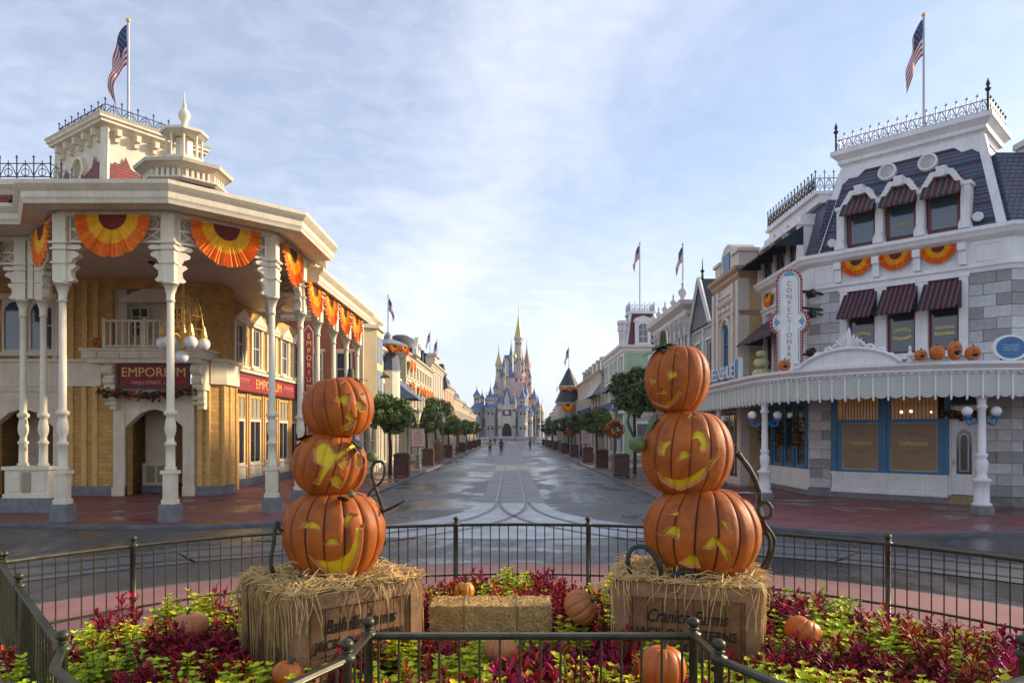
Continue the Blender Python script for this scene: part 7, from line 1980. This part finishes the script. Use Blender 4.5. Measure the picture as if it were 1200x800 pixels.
JR = jk(756, 831, 402, 488, yr, [[(138, 400), (160, 383), (177, 432), (155, 448)], [(260, 370), (275, 308), (292, 360), (322, 348), (327, 387), (300, 402), (270, 418)], [(192, 518), (220, 483), (258, 522)], [(178, 568), (240, 598), (300, 578), (338, 520), (328, 488), (372, 520), (322, 592), (280, 628), (220, 608)], [(318, 203), (362, 225), (357, 248), (335, 226)]], (390, 408), (270, 285),
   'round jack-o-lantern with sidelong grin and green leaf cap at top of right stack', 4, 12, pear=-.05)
# ---- vines, stems, leaves, gourds
def vine(pts, Y, r, label, m=M_VINE, dy=0.0, taper=True):
    p3 = spline([(sx(px, Y), Y + d_, sz_(py, Y)) for px, py, d_ in pts], 6)
    n = len(p3); b = MB(); b.sm = True
    b.tube(p3, [r * .82 * (1 - .45 * i / n if taper else 1) * (1 + .12 * math.sin(i * 1.7)) for i in range(n)], 8)
    o = b.build('vine', m); tag(o, label, 'vine', 'vines twining round the jack-o-lantern stacks'); return o
def leafshape(c, L, W, yaw, pitch, label, m=M_VLEAF, lob=True):
    b = MB(Tr(*c) @ Matrix.Rotation(R(yaw), 4, 'Z') @ Matrix.Rotation(R(pitch), 4, 'Y')); n = 12; vs = [(0, 0, 0)]; fs = []
    for i in range(n + 1):
        t = i / n; wv = W * (math.sin(math.pi * t ** .8) ** .8) * (1 + (.22 * math.cos(t * 18) if lob else 0))
        vs += [(L * t, -wv, -.12 * L * t * t + .05 * W), (L * t, 0, -.12 * L * t * t), (L * t, wv, -.12 * L * t * t + .05 * W)]
    for i in range(n):
        k = 1 + i * 3; fs += [(k, k + 1, k + 4, k + 3), (k + 1, k + 2, k + 5, k + 4)]
    b.add(vs, fs); 
    k = len(b.v); off = b.M.to_3x3() @ Vector((0, 0, -.012)); b.v += [v + off for v in list(b.v)]; b.f += [[q + k for q in reversed(f)] for f in list(b.f)]; b.mi += b.mi; b.sf += b.sf
    o = b.build('vine_leaf', m, None, recalc=False); tag(o, label, 'leaf', 'leaves on the jack-o-lantern stacks'); return o
vine([(448, 640, .1), (447, 598, .05), (440, 570, -.02), (437, 552, -.05), (440, 542, -.05), (449, 541, -.05), (452, 550, -.05), (448, 563, -.03), (433, 577, .02), (428, 590, .05)], yl, .022, 'looping olive vine beside the left jack-o-lantern stack')
vine([(337, 678, -.25), (329, 655, -.28), (331, 632, -.25), (333, 608, -.22), (337, 618, -.2), (345, 616, -.15)], yl, .026, 'dark upright vine stem at left foot of left stack')
leafshape((sx(334, yl), yl - .25, sz_(629, yl)), .24, .05, 180, -8, 'pale green leaf on dark stem at left stack', M_VLEAF)
vine([(447, 600, .05), (458, 595, .02), (475, 586, 0)], yl, .018, 'short olive vine shoot with slim leaf beside left stack')
leafshape((sx(452, yl), yl, sz_(598, yl)), .26, .035, 0, -26, 'slim olive leaf pointing right from left stack', M_VLEAF, False)
for px, py, dy, r_, lab in ((438, 535, -.08, .055, 'small green gourd on vine beside middle of left stack'), (421, 576, -.32, .035, 'tiny green gourd tucked between lower pumpkins of left stack')):
    b = MB(); b.sm = True; b.ball((sx(px, yl), yl + dy, sz_(py, yl)), r_, 14, .85); b.lathe([(.012, 0), (.008, r_ * 1.2)], (sx(px, yl), yl + dy, sz_(py, yl)), 6); o = b.build('green_gourd', mat('gourd_green', (.17, .21, .08), .5, .4, 16, col2=(.06, .10, .035)), None); tag(o, lab, 'gourd')
M_BLK = mat('black_green_leaf', (.008, .012, .010), .45, .3, 8)
for a, k_ in ((168, 0), (182, 1), (195, 2)): leafshape((sx(372, yl), yl - .16 + .04 * k_, sz_(509 + 3 * k_, yl)), .18 + .02 * k_, .055, a, 12 + 10 * k_, 'blackish ragged leaf squeezed out left below top pumpkin of left stack', M_BLK)
for a, k_ in ((-20, 0), (-5, 1)): leafshape((sx(418, yl), yl - .18, sz_(513, yl)), .14 + .03 * k_, .06, a, 38 + 14 * k_, 'blackish ragged leaf drooping right below top pumpkin of left stack', M_BLK)
for k_ in range(2): leafshape((sx(405, yl), yl - .3, sz_(578, yl)), .12, .04, -15 - 20 * k_, 10, 'small dark leaf between lower pumpkins of left stack', M_BLK)
def stem(px, py0, py1, Y, r, par, bend=0):
    b = MB(); b.sm = True; x = sx(px, Y); z0, z1 = sz_(py0, Y), sz_(py1, Y)
    b.tube(spline([(x, Y, z0), (x + bend * .3, Y, z0 + (z1 - z0) * .5), (x + bend, Y, z1)], 4), [r * (1.5 - .07 * i) for i in range(9)], 8)
    b.build('stem', M_STEM, par)
stem(411, 448, 432, yl, .028, JL)
leafshape((sx(413, yl), yl - .02, sz_(444, yl)), .15, .045, 0, -2, 'dark green leaf beside stem of left stack', M_STEM)
leafshape((sx(410, yl), yl - .02, sz_(441, yl)), .08, .03, 180, -25, 'small olive leaf behind stem of left stack', M_STEM)
stem(778, 410, 388, yr, .032, JR)
for k_, (a, p_, L) in enumerate(((180, 22, .26), (215, 14, .20), (-35, 16, .26), (-70, 20, .22), (-110, 24, .2), (20, 14, .2), (90, 15, .2))):
    leafshape((sx(780, yr), yr - .02, sz_(403, yr)), L, .07, a, p_, 'dark green cap leaf round stem of right stack', M_STEM)
vine([(862, 530, -.05), (878, 552, -.05), (887, 574, -.05), (890, 596, -.03), (896, 618, 0), (903, 634, .02), (901, 655, .05), (889, 672, .05)], yr, .034, 'thick olive vine climbing right of the right stack')
vine([(884, 592, -.12), (892, 586, -.12), (899, 594, -.12), (896, 604, -.12), (886, 602, -.12), (884, 592, -.12), (892, 612, -.1), (904, 632, -.08), (898, 660, -.05), (890, 674, -.05)], yr, .02, 'thin curled vine looped round the thick vine of right stack', taper=False)
leafshape((sx(886, yr), yr - .1, sz_(577, yr)), .26, .075, 178, -6, 'pale green leaf on thick vine of right stack')
leafshape((sx(768, yr), yr - .05, sz_(484, yr)), .22, .07, 195, 58, 'green leaf hanging between upper pumpkins of right stack')
vine([(744, 516, -.1), (738, 506, -.1), (734, 494, -.1), (737, 485, -.1), (746, 486, -.1)], yr, .018, 'curled tendril above round gourd of right stack')
b = MB(); b.sm = True; b.ball((sx(745, yr), yr - .1, sz_(520, yr)), .082, 16, .92); o = b.build('green_gourd', MATS['gourd_green']); tag(o, 'round striped green gourd left of the right stack', 'gourd')
vine([(752, 690, -.16), (743, 674, -.2), (734, 662, -.2), (732, 648, -.2), (739, 637, -.2), (752, 637, -.25), (764, 652, -.3), (768, 668, -.3)], yr, .026, 'dark teal vine loop on straw at left of right stack', M_TEAL, taper=False)
vine([(762, 692, -.3), (770, 676, -.36), (781, 663, -.4), (794, 660, -.42), (804, 665, -.42), (810, 678, -.4), (813, 692, -.36)], yr, .03, 'dark teal vine arch before bottom pumpkin of right stack', M_TEAL, taper=False)
# ---- hay bale
bl = thing('hay_bale', 'small rectangular hay bale between the two crates', 'hay bale', (-.22, 7.4, .12))
x0, x1, y0, y1, z1 = sx(504, 7.15), sx(646, 7.15), 7.15, 7.6, .6
M_HAY = mat('cut_hay', (.58, .37, .12), .85, .45, 40, .9, 120)
b = MB(); n1, n2, n3 = 40, 16, 16; vs = []; 
def gridface(o_, u, v, nu, nv):
    vs = []; fs = []
    for i in range(nu + 1):
        for j in range(nv + 1):
            p = Vector(o_) + Vector(u) * (i / nu) + Vector(v) * (j / nv); e = Vector((noise.noise(p * 14), noise.noise(p * 14 + Vector((9, 0, 0))), noise.noise(p * 14 + Vector((0, 9, 0))))) * .014; vs.append(p + e)
    for i in range(nu):
        for j in range(nv): fs.append((i * (nv + 1) + j, (i + 1) * (nv + 1) + j, (i + 1) * (nv + 1) + j + 1, i * (nv + 1) + j + 1))
    b.add(vs, fs)
W_, D_, H_ = x1 - x0, y1 - y0, z1 - .12
gridface((x0, y0, .12), (W_, 0, 0), (0, 0, H_), 40, 16); gridface((x0, y1, .12), (W_, 0, 0), (0, 0, H_), 40, 16); gridface((x0, y0, z1), (W_, 0, 0), (0, D_, 0), 40, 16); gridface((x0, y0, .12), (0, D_, 0), (0, 0, H_), 16, 16); gridface((x1, y0, .12), (0, D_, 0), (0, 0, H_), 16, 16)
b.build('packed_hay', M_HAY, bl)
rr = random.Random(8)
b = MB()
for i in range(2600):
    f = rr.random()
    if f < .5: p = Vector((rr.uniform(x0, x1), y0 - .004, rr.uniform(.15, z1))); u = Vector((rr.gauss(0, 1), -abs(rr.gauss(0, .25)), rr.gauss(0, .6)))
    elif f < .85: p = Vector((rr.uniform(x0, x1), rr.uniform(y0, y1), z1 + .004)); u = Vector((rr.gauss(0, 1), rr.gauss(0, .7), abs(rr.gauss(0, .25))))
    else: p = Vector((x1 + .004 if rr.random() < .5 else x0 - .004, rr.uniform(y0, y1), rr.uniform(.15, z1))); u = Vector((rr.gauss(0, .2), rr.gauss(0, 1), rr.gauss(0, .6)))
    u = u.normalized() * rr.uniform(.012, .04); b.tube([p - u, p + u], .003, 3, False)
b.build('loose_stalks', M_STRAW, bl, recalc=False, kind='stuff')
for x in (x0 + W_ * .28, x0 + W_ * .72):
    b = MB(); b.tube([(x, y0 - .016, .14), (x, y0 - .016, z1 + .012), (x, y1, z1 + .016)], .006, 5)
    b.build('twine', mat('twine', (.30, .20, .10), .8, .2), bl)
# ---- loose pumpkins
M_PK2 = mat('plain_pumpkin', (.66, .18, .02), .42, .22, 4, .1, 30, col2=(.48, .11, .012))
M_PK3 = mat('pale_pumpkin', (.60, .24, .08), .5, .22, 4, .1, 30, col2=(.44, .15, .045))
M_PKY = mat('yellow_gourd', (.65, .30, .02), .45, .2, 6, .2, 40)
def plain(px0, px1, py0, py1, Y, label, m, tilt=0, ribs=11, roll=0, name='pumpkin', stem_=True, nu=88, nv=40):
    cx_ = sx((px0 + px1) / 2, Y); w = sx(px1, Y) - sx(px0, Y); z1, z0 = sz_(py0, Y), sz_(py1, Y)
    t = thing(name, label, 'pumpkin', (cx_, Y, z0))
    b = pumpkin_mesh(w / 2, z1 - z0, ribs, [], (0, 0), (1, 1), 0, .06, nu, nv)
    b.mi = [0] * len(b.mi)
    Mx = Tr(cx_, Y, (z0 + z1) / 2) @ Matrix.Rotation(R(tilt), 4, 'Y') @ Matrix.Rotation(R(roll), 4, 'X')
    b.v = [Mx @ v for v in b.v]; b.build('flesh', m, t)
    if stem_:
        b = MB(Mx); b.tube([(0, 0, (z1 - z0) * .40), (.01, 0, (z1 - z0) * .56), (.03, 0, (z1 - z0) * .66)], [.022, .016, .013], 7); b.build('stem', M_STEM, t)
    return t
plain(748, 804, 755, 812, 5.35, 'smooth round orange pumpkin before lettering of right crate', M_PK2, 4)
plain(659, 702, 693, 728, 7.1, 'pale pumpkin tipped on its side right of hay bale', M_PK3, 55, roll=15)
plain(566, 606, 744, 775, 6.1, 'pale pumpkin half hidden in leaves below hay bale', M_PK3, 8)
plain(920, 962, 722, 757, 6.6, 'pumpkin in leaves right of the right crate', M_PK2, 25)
plain(200, 244, 717, 748, 6.9, 'pumpkin with dark stem left of the left crate', M_PK3, -6)
plain(319, 354, 774, 804, 5.5, 'low orange pumpkin at foot of the left crate', M_PK2, 15)
plain(534, 556, 681, 702, 8.0, 'small yellow ribbed gourd behind hay bale', M_PKY, 0, 9)
# pumpkins on the shop canopy
Mca = frame((8.6, 26.2), (9, 24))
for px, Y, w, h, lab, mm in ((1079, 20.75, .36, .33, 'squat jack-o-lantern with wide mouth on the canopy', 1), (1098, 20.7, .42, .45, 'plain ribbed pumpkin among the canopy jack-o-lanterns', 0), (1119, 20.7, .38, .58, 'tall two-tier jack-o-lantern on the canopy', 1), (1140, 20.7, .42, .42, 'jack-o-lantern with gaping mouth on the canopy', 1), (919, 24.2, .42, .4, 'lone jack-o-lantern below the blade sign on the canopy', 1)):
    X = sx(px, Y); z0 = 4.38
    t = thing('canopy_pumpkin', lab, 'pumpkin', (X, Y, z0), 'pumpkins set along the canopy edge')
    fe = [[(-50, -30), (-20, -45), (-18, -8)], [(50, -30), (20, -45), (18, -8)], [(-55, 20), (-20, 8), (20, 8), (55, 20), (40, 55), (0, 62), (-40, 55)], [(-8, -4), (8, -4), (0, -14)]] if mm else []
    b = pumpkin_mesh(w / 2, h, 10, fe, (0, 0), (100, 100), 0, .06, 96, 48, depth=.05)
    b.v = [v + Vector((X, Y, z0 + h / 2)) for v in b.v]; b.mi = [0 if q == 1 else q for q in b.mi]
    b.build('carved_shell', [M_PK2, M_PG, M_CAVE, M_PK3], t)
    b = MB(); b.tube([(X, Y, z0 + h * .85), (X + .02, Y, z0 + h * 1.12)], [.03, .02], 6); b.build('stem', M_STEM, t)
t = thing('white_pumpkin_stack', 'stack of three pale green pumpkins on the canopy beside the letter sign', 'pumpkin', (sx(892, 27.5), 27.5, 4.38))
for k_, (r_, zc_) in enumerate(((.34, 4.56), (.28, 4.98), (.19, 5.32))):
    b = pumpkin_mesh(r_, r_ * 1.35, 11, [], (0, 0), (1, 1), 0, .06, 88, 40); b.mi = [0] * len(b.mi); b.v = [v + Vector((sx(892, 27.5), 27.5, zc_)) for v in b.v]
    b.build('pumpkin', mat('pale_green_pumpkin', (.46, .46, .22), .5, .15, 4), t)
for X, Y, z, lab in ((-15.05, 26.35, 5.39, 'small jack-o-lantern at left end of the store balcony'), (-11.25, 26.3, 5.39, 'small jack-o-lantern at right end of the store balcony')):
    b = pumpkin_mesh(.22, .42, 10, [[(-50, -30), (-20, -45), (-18, -8)], [(50, -30), (20, -45), (18, -8)], [(-55, 20), (20, 8), (55, 20), (0, 62)]], (0, 0), (100, 100), 0, .06, 96, 48, depth=.05)
    t = thing('balcony_pumpkin', lab, 'pumpkin', (X, Y, z)); b.mi = [0 if q == 1 else q for q in b.mi]
    b.v = [v + Vector((X, Y, z + .2)) for v in b.v]; b.build('carved_shell', [M_PK2, M_PG, M_CAVE, M_PK3], t)
# ---- bedding plants
def leafmat(name, c1, c2, tr=.25):
    m = mat(name, c1, .5, .3, 8, .15, 60, col2=c2, orand=.24, spec=.22)
    t_ = m.node_tree; bs = t_.nodes['Principled BSDF']
    bs.inputs['Subsurface Weight'].default_value = 0.0
    return m
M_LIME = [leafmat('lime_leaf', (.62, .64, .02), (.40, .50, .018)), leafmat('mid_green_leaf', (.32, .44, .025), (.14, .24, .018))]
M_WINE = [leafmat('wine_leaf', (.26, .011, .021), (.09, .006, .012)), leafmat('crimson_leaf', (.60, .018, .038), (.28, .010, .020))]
def lime_plant(seed):
    rnd = random.Random(seed); b = MB(); 
    for s in range(13):
        a0 = rnd.random() * 6.28; rad = rnd.uniform(.05, .22) if s else 0; hh = rnd.uniform(.22, .40)
        base = Vector((math.cos(a0) * rad, math.sin(a0) * rad, 0)); tip = base * 1.35 + Vector((0, 0, hh))
        b.cur = 1; b.tube([(0, 0, 0), base * .8 + Vector((0, 0, hh * .3)), tip], .006, 4, False)
        for lv in range(5):
            z = lv / 4; p0 = base + (tip - base) * (.35 + .65 * z)
            for q in range(3 if lv < 4 else 4):
                a = a0 + q * 2.1 + lv * 1.1 + rnd.gauss(0, .2)
                L = rnd.uniform(.055, .10) * (1.15 - .45 * z); W = L * .58
                up = rnd.uniform(-.1, .35) + .35 * z
                d = Vector((math.cos(a) * math.cos(up), math.sin(a) * math.cos(up), math.sin(up))); sd_ = Vector((-math.sin(a), math.cos(a), 0)); nn = sd_.cross(d) * -1
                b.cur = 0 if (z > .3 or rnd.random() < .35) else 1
                vs = [p0, p0 + d * L * .32 + sd_ * W * .85 + nn * .2 * W, p0 + d * L * .55 + sd_ * W * .55, p0 + d * L * .72 + sd_ * W * .62 + nn * .1 * W, p0 + d * L - nn * .1 * L, p0 + d * L * .72 - sd_ * W * .62 + nn * .1 * W, p0 + d * L * .55 - sd_ * W * .55, p0 + d * L * .32 - sd_ * W * .85 + nn * .2 * W, p0 + d * L * .5 - nn * .15 * W]
                b.add(vs, [(0, 1, 8), (1, 2, 8), (2, 3, 8), (3, 4, 8), (4, 5, 8), (5, 6, 8), (6, 7, 8), (7, 0, 8)])
    b.cur = 1
    for s in range(5): b.tube([(0, 0, 0), (rnd.gauss(0, .05), rnd.gauss(0, .05), .2)], .006, 4, False)
    return b.mesh('lime_foliage', M_LIME)
def wine_plant(seed):
    rnd = random.Random(seed); b = MB()
    for s in range(10):
        a0 = rnd.random() * 6.28; rad = rnd.uniform(.06, .2) if s else 0; hh = rnd.uniform(.18, .44)
        base = Vector((math.cos(a0) * rad, math.sin(a0) * rad, 0)); tip = base * 1.3 + Vector((0, 0, hh))
        b.cur = 0; b.tube([(0, 0, 0), base * .8 + Vector((0, 0, hh * .25)), tip], .006, 4, False)
        for lv in range(11):
            z = lv / 10; p0 = base + (tip - base) * (.25 + .75 * z)
            for q in range(2 if lv < 8 else 3):
                a = a0 + lv * 2.4 + q * 3.14 + rnd.gauss(0, .25); L = rnd.uniform(.08, .15) * (1.15 - .4 * z); W = L * .14
                up = rnd.uniform(-.25, .2) + .95 * z
                d = Vector((math.cos(a) * math.cos(up), math.sin(a) * math.cos(up), math.sin(up))); sd_ = Vector((-math.sin(a), math.cos(a), 0)); dn = Vector((0, 0, -1))
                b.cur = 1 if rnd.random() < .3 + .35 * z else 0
                b.add([p0, p0 + d * L * .4 + sd_ * W, p0 + d * L * .45 - Vector((0, 0, W * .5)), p0 + d * L * .4 - sd_ * W, p0 + d * L * .78 + sd_ * W * .7 + dn * L * .06, p0 + d * L * .78 - sd_ * W * .7 + dn * L * .06, p0 + d * L + dn * L * .18],
                      [(0, 1, 2), (0, 2, 3), (1, 4, 2), (2, 5, 3), (2, 4, 6), (2, 6, 5)])
    return b.mesh('wine_foliage', M_WINE)
LIMES = [lime_plant(i) for i in range(7)]; WINES = [wine_plant(20 + i) for i in range(7)]
def infoot(x, y, M, w, d, e):
    q = M.inverted() @ Vector((x, y, 0)); return -e < q.x < w + e and -e < q.y < d + e
rnd = random.Random(77)
spots = []
yy = 3.8; row = 0
while yy < 10.9:
    xx = -6.2 + (row % 2) * .2
    while xx < 6.4:
        x, y = xx + rnd.gauss(0, .045), yy + rnd.gauss(0, .045)
        ok = inpoly(x, y, BED) and not infoot(x, y, MR_, 1.255, 1.0, .06) and not infoot(x, y, ML_, 1.25, 1.12, .06) and not (x0 - .06 < x < x1 + .06 and y0 - .08 < y < y1 + .06)
        if ok:   # keep off the fence
            dmin = min((Vector((x, y)) - Vector(p)).length for p in BED[::1])
            v = abs(x) < (600 / F_PX) * y + .35
            if v and math.hypot(x - GXC, y - 4.6) < 5.0: spots.append((x, y))
        xx += .335
    yy += .29; row += 1
nl = nw = 0
for x, y in spots:
    c = .5 * noise.noise(Vector((x * 2.3, y * 2.3, 4.2))) + rnd.gauss(0, .17) - .035
    lime = c > -.02
    near = y < 6.4 and abs(x) < 1.6
    s = rnd.uniform(.70, 1.12) * (.92 if y > 8.2 else 1.0) * (.74 if (6.0 < y < 7.2 and -.95 < x < .65) else 1.0)
    h = s * rnd.uniform(.85, 1.15)
    M = Tr(x, y, .12) @ Matrix.Rotation(rnd.random() * 6.28, 4, 'Z') @ Matrix.Rotation(rnd.gauss(0, .08), 4, 'X') @ Matrix.Diagonal((s * 1.05, s * 1.05, h, 1))
    if lime:
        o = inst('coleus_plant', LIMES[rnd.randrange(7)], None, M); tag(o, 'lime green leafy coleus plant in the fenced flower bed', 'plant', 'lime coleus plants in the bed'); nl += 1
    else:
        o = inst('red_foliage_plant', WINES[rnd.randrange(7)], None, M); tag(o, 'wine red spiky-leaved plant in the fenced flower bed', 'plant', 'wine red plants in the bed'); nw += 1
print('plants', nl, nw, 'objects', len(C.objects))
# ================================================================== morning haze
hm = bpy.data.materials.new('morning_haze'); hm.use_nodes = True
ht = hm.node_tree
for n_ in list(ht.nodes): ht.nodes.remove(n_)
ho = ht.nodes.new('ShaderNodeOutputMaterial'); hv_ = ht.nodes.new('ShaderNodeVolumePrincipled')
hv_.inputs['Color'].default_value = (.86, .90, 1.0, 1); hv_.inputs['Density'].default_value = .00022; hv_.inputs['Anisotropy'].default_value = .3
ht.links.new(hv_.outputs[0], ho.inputs['Volume'])
b = MB(); b.box(-2600, 2600, -100, 3600, -1.3, 66); o = b.build('haze', hm); tag(o, 'thin morning haze in the street air', 'haze', None, 'stuff')
